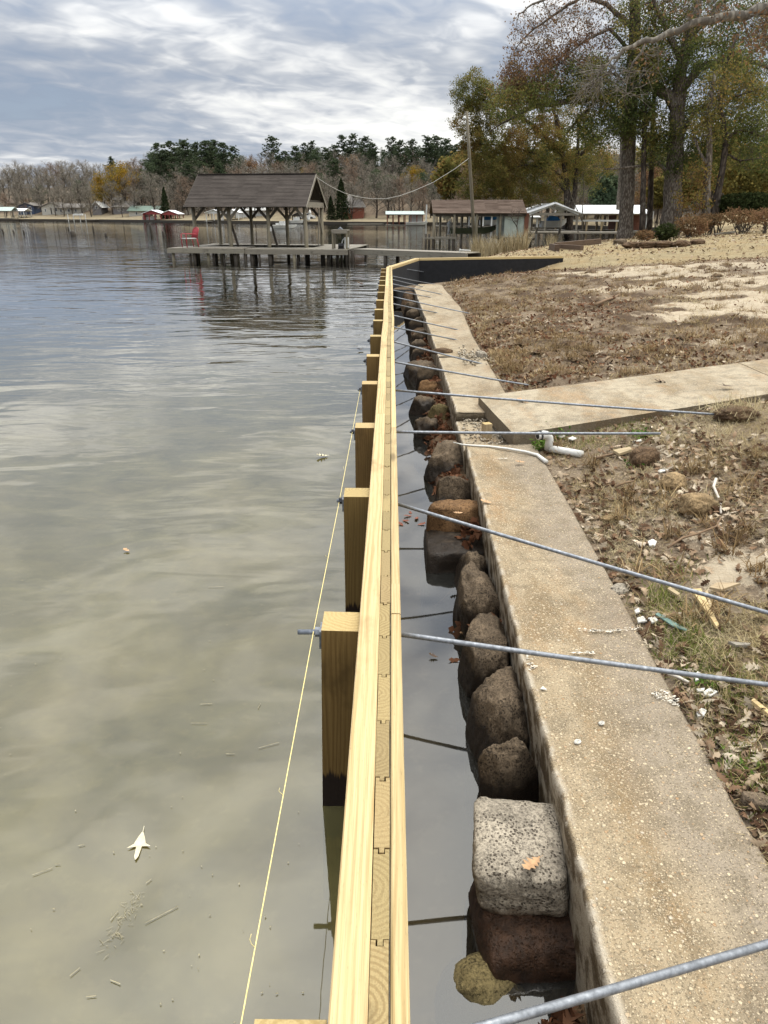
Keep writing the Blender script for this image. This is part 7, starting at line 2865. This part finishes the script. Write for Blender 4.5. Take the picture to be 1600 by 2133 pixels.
# dug-up sods: rough little heaps bristling with roots and straw
def sods(n, y0, y1, smax, r0, r1, label):
    x, y = sample(n * 4, y0, y1, smax, 1, 1.5)
    p = np.stack([x, y, x * 0], -1)
    ok = on_land(x, y, 0.12) & (RNG.uniform(0, 1, len(x)) < rough_zone(x, y) * np.clip(0.55 + fbm(p * 0.6, 91, 3) * 2.2, 0, 1))
    x, y = x[ok][:n], y[ok][:n]
    lin = np.linspace(-1, 1, 6)
    g = np.array([(a, b) for a in lin for b in lin])
    rr = np.sqrt((g ** 2).sum(1))
    V0 = np.concatenate([g, np.clip(1 - rr, 0, 1)[:, None] ** 0.7], 1)
    F0 = np.array([(i * 6 + j, i * 6 + j + 6, i * 6 + j + 7, i * 6 + j + 1) for i in range(5) for j in range(5)])
    VV, FF, PX, PY, PZ = [], [], [], [], []
    for k in range(len(x)):
        r = RNG.uniform(r0, r1) * (0.7 + y[k] * 0.03)
        a = RNG.uniform(0, 6.28)
        V = V0.copy()
        V[:, 2] *= RNG.uniform(0.3, 0.6)
        V += fbm(V * 3.3 + k * 3.1, 95, 3)[:, None] * np.array([0.7, 0.7, 1.1])
        V *= r * np.array([1.0, RNG.uniform(0.55, 1.0), 1.0])
        ca, sa = math.cos(a), math.sin(a)
        V[:, 0], V[:, 1] = V[:, 0] * ca - V[:, 1] * sa, V[:, 0] * sa + V[:, 1] * ca
        z = ground_z(x[k], y[k]) - 0.05 * r
        VV.append(V + np.array([x[k], y[k], z - 0.12 * r]))
        FF.append(F0 + k * 36)
        m = int(50 + 260 * r)
        i = RNG.integers(0, 36, m)
        q = VV[-1][i] + RNG.normal(0, 0.02, (m, 3))
        PX.append(q)
    tag(link('sod_heaps', np_mesh('sod_heaps', np.concatenate(VV), np.concatenate(FF), M['sod'], False)), label, None, None, 'stuff')
    V, F = blades(np.concatenate(PX), 0.13, 0.006, 0.95, 0.4)
    tag(link('sod_grass', np_mesh('sod_grass', V, F, M['brown_grass'])), 'root straw on ' + label, None, None, 'stuff')


q = G(1530, 868)
P = np.stack([RNG.normal(q.x, 0.13, 420), RNG.normal(q.y, 0.10, 420), q.z + RNG.uniform(0.0, 0.11, 420)], -1)
V, F = blades(P, 0.16, 0.004, 1.0, 0.4)
tag(link('dead_grass', np_mesh('dead_grass', V, F, M['dry_grass'])), 'straw on the dark root mat over the tie rod', None, None, 'stuff')
M['sod'] = stone_mat('crumbly_sod', (0.20, 0.135, 0.08), (0.05, 0.03, 0.018), (0.1, 0.06, 0.03), -5)
sods(300, 7.6, 22.0, 4.0, 0.05, 0.15, 'dug-up heaps of sod behind the old wall')
sods(60, 3.0, 6.0, 1.8, 0.03, 0.10, 'small heaps of dug soil on the near bank')
# green shoots near the wall edge
gx, gy = [], []
for px_, py_, sx, n_ in ((1385, 1260, 0.07, 260), (1372, 1240, 0.05, 160), (1420, 1345, 0.10, 300), (1455, 1395, 0.10, 320), (1500, 1440, 0.10, 300), (1560, 1445, 0.12, 260), (1395, 1185, 0.08, 160),
                         (1430, 1330, 0.08, 200), (1560, 1590, 0.10, 320), (1590, 1640, 0.07, 200), (1330, 905, 0.14, 150), (1250, 905, 0.18, 320), (1210, 925, 0.12, 220), (1310, 890, 0.15, 240), (1250, 1180, 0.06, 50), (1500, 1560, 0.08, 120)):
    q = G(px_, py_)
    gx.append(RNG.normal(q.x, sx, n_))
    gy.append(RNG.normal(q.y, sx * 1.2, n_))
x, y = np.concatenate(gx), np.concatenate(gy)
ok = on_land(x, y, 0.01)
x, y = x[ok], y[ok]
V, F = blades(zed(x, y), 0.055, 0.0036, 0.75, 0.4)
tag(link('green_grass', np_mesh('green_grass', V, F, M['green_grass'])), 'fresh green grass shoots along the concrete edge', None, None, 'stuff')


def weed_patch(spots, label, size=0.035):
    P = []
    for px_, py_, r, n_, h in spots:
        q = G(px_, py_)
        P.append(np.stack([RNG.normal(q.x, r, n_), RNG.normal(q.y, r, n_), q.z + RNG.uniform(0, h, n_)], -1))
    P = np.concatenate(P)
    V, F = scatter_leaves(P, size, 'mid', 0.8, 0.6)
    o = link('weed', np_mesh('weed', V, F, M['weed']))
    return tag(o, label, None, None, 'stuff')


weed_patch([(1155, 912, 0.07, 170, 0.10)], 'green weed growing under the corner of the path slab')
weed_patch([(1128, 938, 0.035, 90, 0.08)], 'green weed at the foot of the white pipe elbow')
weed_patch([(1335, 915, 0.05, 70, 0.08)], 'bright green weed in the litter beyond the path pipe', 0.03)
weed_patch([(1318, 972, 0.035, 40, 0.05)], 'small bright green sprig beside the dark root clod', 0.03)
weed_patch([(1480, 1432, 0.03, 45, 0.03)], 'small green weed below the tie rod by the white chips', 0.022)
weed_patch([(1560, 1607, 0.05, 60, 0.03)], 'clover-like weed at the lower right edge', 0.018)

# red leaves heaped between the stones in the gap
P = []
for y0, y1, n_ in ((3.35, 3.7, 26), (4.55, 5.15, 110), (5.4, 7.6, 330), (7.6, 9.6, 210), (9.6, 14.5, 260)):
    y = RNG.uniform(y0, y1, n_)
    cl_ = np.interp(y, _cly, _clx)
    x = cl_ - 0.01 - RNG.uniform(0, 1, n_) ** 1.4 * 0.26
    P.append(np.stack([x, y, 0.20 - (cl_ - x) * 0.75 + fbm(np.stack([x * 4, y * 4, x * 0], -1), 81, 3) * 0.16], -1))
P = np.concatenate(P)
V, F = scatter_leaves(P, 0.085, 'mid', 0.6, 1.0)
tag(link('gap_leaves', np_mesh('gap_leaves', V, F, M['litter_dark'])), 'dark red leaves heaped between the gap stones', None, None, 'stuff')
# the heap they lie on
n_ = 90
ys = np.linspace(4.4, 15.5, n_)
V = []
for y in ys:
    cl_ = cap_left(y)
    hh = (0.12 + float(fbm(np.array([[y * 1.3, 2.0, 1.0]]), 83, 3)[0]) * 0.14) * min(1.0, max(0.0, (y - 4.4) / 0.5)) - 0.25 * max(0.0, 1 - (y - 4.4) / 0.4)
    for u_, zz in ((0.05, hh), (-0.10, hh * 0.9), (-0.20, hh * 0.45), (-0.31, -0.25)):
        V.append((cl_ + u_ + float(fbm(np.array([[y * 4, u_ * 9, 1.0]]), 85, 3)[0]) * 0.05, y, zz))
F = [(i * 4 + k, i * 4 + k + 1, i * 4 + k + 5, i * 4 + k + 4) for i in range(n_ - 1) for k in range(3)]
tag(link('gap_fill', np_mesh('gap_fill', V, F, M['dirt_lump'], True)), None, None, None, 'structure')

# bottom corner: gravel and big curled leaves below the nearest rod
P = np.stack([RNG.uniform(0.40, 0.61, 60), RNG.uniform(1.12, 1.42, 60), np.zeros(60)], -1)
P[:, 2] = 0.02 + (P[:, 0] - 0.40) * 0.35 + RNG.uniform(0, 0.03, 60)
ok = P[:, 0] < np.array([cap_left(v) for v in P[:, 1]]) - 0.01
V, F = scatter_leaves(P[ok], 0.10, 'oak', 0.7, 1.2)
tag(link('gap_leaves', np_mesh('gap_leaves', V, F, M['litter_dark'])), 'curled brown leaves below the nearest tie rod', None, None, 'stuff')
VV, FF, b_ = [], [], 0
for k in range(150):
    gx_, gy_ = RNG.uniform(0.36, 0.60), RNG.uniform(1.05, 1.40)
    r_ = RNG.uniform(0.006, 0.022)
    oc = np.array([(1, 0, 0), (0, 1, 0), (-1, 0, 0), (0, -1, 0), (0, 0, 0.8), (0, 0, -0.8)]) * r_ * RNG.uniform(0.7, 1.3, (6, 1))
    VV.append(oc + np.array([gx_, gy_, 0.0 + (gx_ - 0.40) * 0.30]))
    FF.append(np.array([(0, 1, 4), (1, 2, 4), (2, 3, 4), (3, 0, 4), (1, 0, 5), (2, 1, 5), (3, 2, 5), (0, 3, 5)]) + b_)
    b_ += 6
tag(link('gap_gravel', np_mesh('gap_gravel', np.concatenate(VV), np.concatenate(FF), M['stone_red'])), 'wet gravel in the gap below the nearest tie rod', None, None, 'stuff')
V = [(0.34, 1.0, -0.12), (0.62, 1.0, 0.02), (0.62, 1.48, 0.05), (0.36, 1.45, -0.12)]
tag(link('gap_fill', np_mesh('gap_fill', V, [(0, 1, 2, 3)], M['dirt_lump'])), None, None, None, 'structure')

# gravel on the crumbled stretch and at the broken joint
VV, FF, b_ = [], [], 0
for k in range(700):
    if k < 460:
        gy_ = RNG.uniform(6.02, 7.12)
        gx_ = RNG.uniform(cap_left(gy_) + 0.05, cap_right(gy_) - 0.02)
        gz_ = 0.372
    else:
        gy_ = 10.06 + RNG.normal(0, 0.28)
        gx_ = RNG.uniform(cap_left(gy_) + 0.3, cap_right(gy_) + 0.1)
        gz_ = 0.455
    r_ = RNG.uniform(0.005, 0.017) if k < 460 else RNG.uniform(0.008, 0.022)
    oc = np.array([(1, 0, 0), (0, 1, 0), (-1, 0, 0), (0, -1, 0), (0, 0, 0.8), (0, 0, -0.8)]) * r_ * RNG.uniform(0.7, 1.3, (6, 1))
    VV.append(oc + np.array([gx_, gy_, gz_ + r_ * 0.3]))
    FF.append(np.array([(0, 1, 4), (1, 2, 4), (2, 3, 4), (3, 0, 4), (1, 0, 5), (2, 1, 5), (3, 2, 5), (0, 3, 5)]) + b_)
    b_ += 6
tag(link('loose_gravel', np_mesh('loose_gravel', np.concatenate(VV), np.concatenate(FF), M['cap_far'])), 'loose gravel on the crumbled wall stretch', None, None, 'stuff')

# ------------------------------------------------------------------ leaves that lie alone
def leaf(pos, size, kind, mat, yaw, label, tilt=0.05, curl=0.4, group=None):
    V0, F0 = leaf_base(kind)
    V0 = V0.copy()
    V0[:, 2] = curl * V0[:, 0] ** 2 * 1.4 + curl * 0.5 * (V0[:, 1] - 0.5) ** 2
    V0[:, 1] -= 0.5
    st_ = np.array([(-0.008, -0.72, 0.03), (0.008, -0.72, 0.03), (0.008, -0.48, 0), (-0.008, -0.48, 0)])
    F = np.concatenate([F0, np.array([[len(V0), len(V0) + 1, len(V0) + 2, len(V0) + 3]])])
    V0 = np.concatenate([V0, st_]) * size
    o = link('fallen_leaf', np_mesh('fallen_leaf', V0, F, mat))
    o.location = pos
    o.rotation_euler = (tilt, tilt * 0.5, yaw)
    return tag(o, label, 'leaf', group)


M['leaf_tan'] = simple('tan_leaf', (0.42, 0.26, 0.14), 0.7, 0.3, 30)
M['leaf_cream'] = simple('bleached_leaf', (0.58, 0.52, 0.36), 0.7, 0.2, 30)
M['leaf_dark'] = simple('dark_leaf', (0.085, 0.05, 0.028), 0.6, 0.3, 30)
M['leaf_red'] = simple('brick_leaf', (0.22, 0.075, 0.045), 0.7, 0.3, 30)
q = at_z(1108, 1800, 0.315)
leaf(q, 0.085, 'oak', M['leaf_tan'], 2.3, 'brown oak leaf on top of the big pale block', 0.1, 0.8)
leaf(at_z(903, 1367, 0.012), 0.055, 'oak', M['leaf_dark'], 1.2, 'dark curled leaf floating in the trapped water', 0.2, 1.2)
leaf(at_z(968, 1318, 0.008), 0.06, 'oak', M['leaf_tan'], 1.5, 'pinkish-brown leaf floating by the rounded stone', 0.0, 0.2)
leaf(at_z(972, 1361, 0.008), 0.025, 'mid', M['leaf_cream'], 0.4, 'tiny yellow leaf floating between timber and stones', 0.0, 0.2)
leaf(at_z(290, 1762, 0.006), 0.135, 'arrow', M['leaf_cream'], math.pi + 0.1, 'bleached arrow-shaped leaf floating on the lake in front', 0.0, 0.15)
leaf(at_z(672, 950, 0.012), 0.13, 'oak', M['leaf_cream'], 1.9, 'pale curled leaf floating left of the posts', 0.15, 1.0)
leaf(at_z(263, 1146, 0.01), 0.06, 'mid', M['leaf_tan'], 1.0, 'small brown leaf floating out on the smooth lake', 0.1, 0.8)
leaf(at_z(752, 592, 0.03), 0.34, 'oak', M['leaf_dark'], 0.8, 'brown leaf clump floating near the far posts', 0.1, 1.3)
leaf(at_z(750, 728, 0.02), 0.14, 'mid', M['leaf_dark'], 2.0, 'small dark leaf floating beside the farther posts', 0.1, 1.0)
leaf(at_z(1013, 1046, CAPZ + 0.012), 0.085, 'oak', M['leaf_tan'], 1.2, 'small tan leaf on the concrete opposite the rusty block', 0.1, 0.9)
leaf(at_z(1084, 963, CAPZ + 0.012), 0.085, 'oak', M['leaf_tan'], 1.7, 'small tan leaf on the concrete beside the white hose', 0.1, 0.9)
leaf(at_z(1090, 838, 0.565), 0.15, 'oak', M['leaf_tan'], 0.6, 'curled brown leaf on the path slab near its lake end', 0.1, 1.2)
leaf(at_z(1240, 866, 0.565), 0.11, 'oak', M['leaf_cream'], 0.6, 'pale leaf on the path slab below the tie rod', 0.1, 0.7)
leaf(at_z(1380, 797, 0.68), 0.17, 'oak', M['leaf_dark'], 1.4, 'dark leaf on the far side of the path slab', 0.1, 1.0)
leaf(at_z(1285, 822, 0.60), 0.16, 'arrow', M['leaf_dark'], 1.5, 'thin dark leaf lying across the middle of the path', 0.1, 0.5)
leaf(at_z(1508, 803, 0.76), 0.20, 'arrow', M['leaf_dark'], 1.3, 'dark narrow leaf on the path near the right edge', 0.1, 0.5)
leaf(at_z(955, 1069, 0.335), 0.075, 'oak', M['leaf_tan'], 1.9, 'tan leaf on the rusty block under the tie rod', 0.1, 0.8)
leaf(at_z(855, 1608 - 540, 0.004), 0.05, 'oak', M['leaf_red'], 0.2, 'brick-red leaf at the left of the floating cluster')
for k, (a, b_, c_) in enumerate(((835, 1092, 0.6), (850, 1075, 1.8), (868, 1080, 2.9), (845, 1085, 4.0), (878, 1092, 5.0))):
    leaf(at_z(a, b_, 0.006), 0.07, 'oak', M['leaf_red'], c_, '%s brick-red leaf in the cluster floating against the timber wall' % ('left-hand', 'nearest-the-stones', 'far', 'middle', 'right-hand')[k], 0.12, 0.7, 'red leaves floating in the gap')

M['straw'] = simple('wet_straw', (0.26, 0.225, 0.135), 0.6, 0.4, 20)
# floating specks, straws and a tangle of rootlets on the lake
VV = []
for px_, py_, ln, az in ((88, 1815, 0.035, 0.5), (238, 1907, 0.02, 1.2), (415, 1506, 0.04, 0.0), (480, 1570, 0.02, 0.0), (337, 1905, 0.06, 0.6), (240, 2045, 0.02, 2.8), (560, 1552, 0.05, 0.4), (156, 2024, 0.018, 0.9),
                         (190, 2075, 0.015, 0.1), (430, 1466, 0.03, 0.1), (120, 1800, 0.01, 0.1), (540, 1470, 0.02, 1.4), (170, 1760, 0.012, 0.3), (310, 1835, 0.012, 0.9), (450, 1222, 0.05, 0.05)):
    q = at_z(px_, py_, 0.006)
    for j in range(1):
        d = np.array([math.cos(az), math.sin(az), 0]) * ln
        s_ = np.array([-math.sin(az), math.cos(az), 0]) * 0.0014
        ln *= 0.7
        c0 = np.array(q)
        VV.append(np.array([c0 - d - s_, c0 + d - s_, c0 + d + s_, c0 - d + s_]))
for k in range(70):
    t = RNG.uniform(0, 1)
    q = np.array(at_z(215 + t * 75 + RNG.normal(0, 9), 1990 - t * 125 + RNG.normal(0, 9), 0.005))
    az, ln = RNG.uniform(0, 6.28), RNG.uniform(0.003, 0.014)
    d = np.array([math.cos(az), math.sin(az), 0.15]) * ln
    s_ = np.array([-math.sin(az), math.cos(az), 0]) * 0.0006
    VV.append(np.array([q - d - s_, q + d - s_, q + d + s_, q - d + s_]))
for k in range(70):
    q = np.array(at_z(RNG.uniform(0, 640), RNG.uniform(1150, 2133), 0.006))
    az, ln = RNG.uniform(0, 6.28), RNG.uniform(0.001, 0.004)
    d = np.array([math.cos(az), math.sin(az), 0]) * ln
    s_ = np.array([-math.sin(az), math.cos(az), 0]) * 0.0018
    VV.append(np.array([q - d - s_, q + d - s_, q + d + s_, q - d + s_]))
F = np.arange(len(VV) * 4).reshape(-1, 4)
tag(link('floating_debris', np_mesh('floating_debris', np.concatenate(VV), F, M['straw'])), 'straws, rootlets and specks floating on the lake', None, None, 'stuff')

# ------------------------------------------------------------------ scraps, shells, sticks
def scrap(name, pts, thick, mat, label, cat, lift=0.012, group=None):
    """A flat chip with the given outline (pixels on the bank)."""
    P = [G(a, b_) for a, b_ in pts]
    c = sum(P, Vector()) / len(P)
    mb = MB()
    top = [Vector((p_.x - c.x, p_.y - c.y, (p_.z - c.z) + thick)) for p_ in P]
    bot = [v - Vector((0, 0, thick)) for v in top]
    if (top[1] - top[0]).cross(top[2] - top[1]).z < 0:
        top.reverse()
        bot.reverse()
    mb.face(top, [(v.x, v.y) for v in top])
    mb.face(bot[::-1])
    for i in range(len(top)):
        j = (i + 1) % len(top)
        mb.face([bot[i], bot[j], top[j], top[i]])
    o = mb.build(name, mat)
    o.location = (c.x, c.y, c.z + lift)
    return tag(o, label, cat, group)


scrap('wood_scrap', [(1437, 1243), (1457, 1242), (1494, 1318), (1489, 1322)], 0.016, M['board'], 'pale split length of new wood pointing at the concrete edge', 'wood scrap', 0.03)
scrap('wood_scrap', [(1466, 1245), (1471, 1243), (1487, 1300), (1483, 1302)], 0.010, M['tan_wood'], 'thin tan splinter lying against the pale split wood', 'wood scrap', 0.03)
scrap('wood_scrap', [(1388, 1240), (1394, 1236), (1414, 1250), (1410, 1254)], 0.010, M['tan_wood'], 'short splinter between green shoots and the pale wood', 'wood scrap', 0.03)
scrap('wood_scrap', [(1560, 1478), (1566, 1474), (1606, 1506), (1602, 1512)], 0.016, M['board'], 'pale wood strip at the right edge below the tie rod', 'wood scrap', 0.03)
scrap('wood_scrap', [(1475, 1238), (1490, 1228), (1540, 1229), (1500, 1243)], 0.012, M['tan_wood'], 'tan sliver just under the sloping tie rod', 'wood scrap', 0.03)
scrap('wood_scrap', [(1275, 952), (1310, 945), (1314, 951), (1288, 960)], 0.02, M['tan_wood'], 'yellowish wood scrap lying beyond the white pipe', 'wood scrap', 0.04)
scrap('wood_scrap', [(1514, 1352), (1560, 1356), (1556, 1361), (1530, 1360)], 0.012, M['old_wood'], 'grey sliver of wood on bare sand', 'wood scrap', 0.03)
scrap('plastic_strip', [(1363, 1290), (1369, 1287), (1408, 1310), (1432, 1323), (1428, 1325), (1400, 1315)], 0.006, M['teal_scrap'], 'weathered green strip lying in the grass near the concrete', 'plastic strip', 0.025)
GW = 'white chips in the litter beside the concrete'
for pts, lab in (([(1325, 1297), (1338, 1293), (1346, 1303), (1328, 1306)], 'tan-topped white chip touching the concrete edge'),
                 ([(1348, 1297), (1362, 1294), (1370, 1302), (1357, 1307)], 'white chip beside the green strip'),
                 ([(1320, 1281), (1329, 1276), (1332, 1284), (1323, 1287)], 'small bluish white chip above the tan-topped one'),
                 ([(1443, 1417), (1452, 1409), (1458, 1414), (1456, 1427), (1444, 1429)], 'upright white shard just below the long-ended tie rod'),
                 ([(1463, 1452), (1476, 1444), (1493, 1452), (1478, 1461), (1466, 1459)], 'flat white shard lying below the upright one'),
                 ([(1449, 1446), (1466, 1444), (1464, 1450), (1452, 1451)], 'thin white sliver left of the flat shard'),
                 ([(1348, 1136), (1358, 1131), (1367, 1136), (1363, 1145), (1352, 1145)], 'bright white chip alone above the sloping tie rod'),
                 ([(1448, 1494), (1460, 1486), (1470, 1491), (1465, 1502), (1451, 1503)], 'crumpled white scrap among leaves at the concrete edge'),
                 ([(1161, 914), (1170, 910), (1178, 914), (1168, 918)], 'white chip under the front edge of the path slab'),
                 ([(1182, 919), (1192, 915), (1201, 919), (1192, 923)], 'second white chip right of the pipe elbow'),
                 ([(1316, 926), (1334, 921), (1336, 924), (1320, 928)], 'thin white sliver beyond the pipe'),
                 ([(1368, 1153 - 165), (1380, 983), (1392, 986), (1374, 991)], 'white sliver in the litter above the round clod')):
    scrap('white_chip', pts, 0.008, M['shell'], lab, 'chip', 0.02, GW)


def shell(px_, py_, r, label, dark=False):
    q = at_z(px_, py_, CAPZ + 0.004)
    mb = MB()
    rings, n = [], 12
    prof = [(1.0, 0.0), (1.02, 0.25), (0.85, 0.5), (0.62, 0.45), (0.45, 0.15), (0.2, 0.06)]
    for rr, zz in prof:
        rings.append([Vector((rr * r * 1.25 * math.cos(2 * math.pi * k / n), rr * r * 0.9 * math.sin(2 * math.pi * k / n), zz * r)) for k in range(n)])
    for i in range(len(rings) - 1):
        for k in range(n):
            mb.face([rings[i][k], rings[i][(k + 1) % n], rings[i + 1][(k + 1) % n], rings[i + 1][k]])
    mb.face(rings[-1], None, 1)
    o = mb.build('mussel_shell', [M['shell'], M['dark' if dark else 'leaf_tan']], None, True)
    o.location = q
    o.rotation_euler = (0, 0, 0.5)
    return tag(o, label, 'shell', 'shells on the concrete wall')


shell(1203, 1546, 0.0125, 'oval open shell on the concrete, nearer the water')
shell(1253, 1507, 0.011, 'black and white shell on the concrete, farther from the water', True)
scrap_c = at_z(1131, 1435, CAPZ + 0.006)
mb = MB()
mb.mesh_faces([(-0.014, -0.006, 0), (0.016, -0.010, 0), (0.002, 0.012, 0), (-0.014, -0.006, 0.006), (0.016, -0.010, 0.004), (0.002, 0.012, 0.006)], [(3, 4, 5), (0, 1, 4, 3), (1, 2, 5, 4), (2, 0, 3, 5)])
o = mb.build('white_chip', M['shell'], None, False, scrap_c)
tag(o, 'pointed white chip alone on the pebbly concrete', 'chip')


def stick(pts, r, mat, label, lift=0.02):
    P = [G(a, b_) + Vector((0, 0, lift)) for a, b_ in pts]
    mb = MB()
    mb.tube([p_ - P[0] for p_ in P], [r * (1 - 0.5 * i / len(P)) for i in range(len(P))], 6)
    return tag(mb.build('stick', mat, None, True, P[0]), label, 'stick')


M['pale_stick'] = simple('bleached_stick', (0.52, 0.47, 0.40), 0.85, 0.2, 20)
M['brown_stick'] = simple('brown_stick', (0.19, 0.125, 0.075), 0.9, 0.2, 20)
stick([(1490, 1006), (1485, 1022), (1492, 1038), (1499, 1055), (1500, 1078)], 0.011, M['pale_stick'], 'bleached crooked stick lying right of the round clod', 0.03)
stick([(1390, 1150), (1420, 1130), (1455, 1120), (1490, 1106), (1500, 1088)], 0.008, M['brown_stick'], 'thin brown twig curving below the round clod', 0.03)
stick([(1236, 963), (1262, 956), (1290, 950), (1305, 948)], 0.010, M['brown_stick'], 'dark twig lying against the yellowish wood scrap', 0.03)
stick([(1240, 644), (1262, 634), (1280, 628), (1290, 622)], 0.030, M['brown_stick'], 'dark branch sticking out of the torn turf', 0.08)
stick([(1280, 1022), (1300, 1014), (1320, 1010)], 0.010, M['brown_stick'], 'short twig beside the half-hidden clod', 0.03)
stick([(1390, 1415), (1410, 1422), (1432, 1433)], 0.008, M['pale_stick'], 'grey splinter by the concrete under the long-ended tie rod', 0.03)

# pale scrapes worn into the top of the near concrete wall
near_cap = bpy.data.objects['concrete_wall']
M['scrape'] = simple('pale_scrape', (0.60, 0.55, 0.46), 0.9, 0.2, 80)
VV, FF = [], []
for pts, wpx, n in (([(1205, 1312), (1240, 1316), (1275, 1316), (1325, 1310)], 3.5, 90), ([(1362, 1448), (1385, 1455), (1412, 1466)], 12, 110), ([(1190, 1360), (1235, 1361)], 4, 40), ([(1098, 1362), (1104, 1385), (1112, 1395)], 6, 40), ([(1030, 958), (1058, 955)], 2, 30)):
    for _ in range(n):
        t = RNG.uniform(0, len(pts) - 1.001)
        i = int(t)
        a = pts[i][0] + (pts[i + 1][0] - pts[i][0]) * (t - i) + RNG.normal(0, 3)
        b = pts[i][1] + (pts[i + 1][1] - pts[i][1]) * (t - i) + RNG.normal(0, wpx * 0.4)
        q = np.array(at_z(a, b, CAPZ + 0.0))
        q[2] = CAPZ + 0.0065
        r = RNG.uniform(0.002, 0.007)
        an = np.sort(RNG.uniform(0, 6.28, 4))
        VV.append(q + np.stack([np.cos(an) * r * 1.8, np.sin(an) * r, np.zeros(4)], -1))
F = np.arange(len(VV) * 4).reshape(-1, 4)
tag(link('scrape_marks', np_mesh('scrape_marks', np.concatenate(VV), F, M['scrape']), near_cap), None, None, None, 'stuff')

# ------------------------------------------------------------------ white drain pipe, hose, wooden stub
pp = thing('drain_pipe', 'white plastic pipe with an upturned elbow at the path slab corner', 'pipe', at_z(1140, 945, CAPZ + 0.0))
b0 = Vector(pp.location)
base = b0 + Vector((0.02, 0.05, 0.03))
mb = MB()
pe = G(1212, 951)
mb.tube([Vector((0.02, 0.05, 0.03)), Vector((pe.x, pe.y, pe.z + 0.02)) - b0], 0.030, 12)
mb.build('pipe', M['white_pvc'], pp, True)
mb = MB()
arc = [Vector((0.02, 0.05, 0.02)), Vector((0.02, 0.05, 0.10))] + [Vector((0.02 - 0.055 * (1 - math.cos(a)), 0.05 - 0.02 * (1 - math.cos(a)), 0.10 + 0.055 * math.sin(a))) for a in (0.4, 0.8, 1.2, 1.57)]
arc.append(arc[-1] + Vector((-0.03, -0.012, -0.002)))
mb.tube(arc, [0.036, 0.034, 0.034, 0.034, 0.034, 0.036, 0.036], 14)
mb.build('elbow', M['white_pvc'], pp, True)
mb = MB()
d = (arc[-1] - arc[-2]).normalized()
mb.cyl(arc[-1] - d * 0.004, arc[-1] + d * 0.007, 0.040, 14)
mb.build('collar', M['dark_steel'], pp, True)
mb = MB()
mb.cyl(arc[-1] + d * 0.006, arc[-1] + d * 0.03, 0.033, 14)
mb.build('spout', M['white_pvc'], pp, True)
mb = MB()
mb.cyl(arc[-1] + d * 0.0301, arc[-1] + d * 0.0306, 0.027, 14)
mb.build('bore', M['dark'], pp, True)

hz = CAPZ + 0.012
hp = [(945, 922, 0.43), (962, 926, hz), (985, 928, hz), (1020, 930, hz), (1060, 935, hz), (1095, 941, hz), (1120, 948, hz), (1138, 962, hz)]
mb = MB()
mb.tube([at_z(*q) for q in hp], [0.006, 0.007, 0.008, 0.009, 0.010, 0.011, 0.014, 0.019], 8)
tag(mb.build('hose', M['white_pvc'], None, True), 'white hose lying across the concrete to the drain pipe', 'hose')

q = at_z(1013, 912, 0.37)
mb = MB()
mb.box((0, 0, 0.06), (0.075, 0.075, 0.16), Matrix.Rotation(0.3, 3, 'Z'), 0, 1, ends=2)
o = mb.build('stake', [M['tan_wood'], M['post_end']], None, False, q)
tag(bevel(o, 0.008), 'stubby weathered wooden stake at the lake end of the path slab', 'stake')
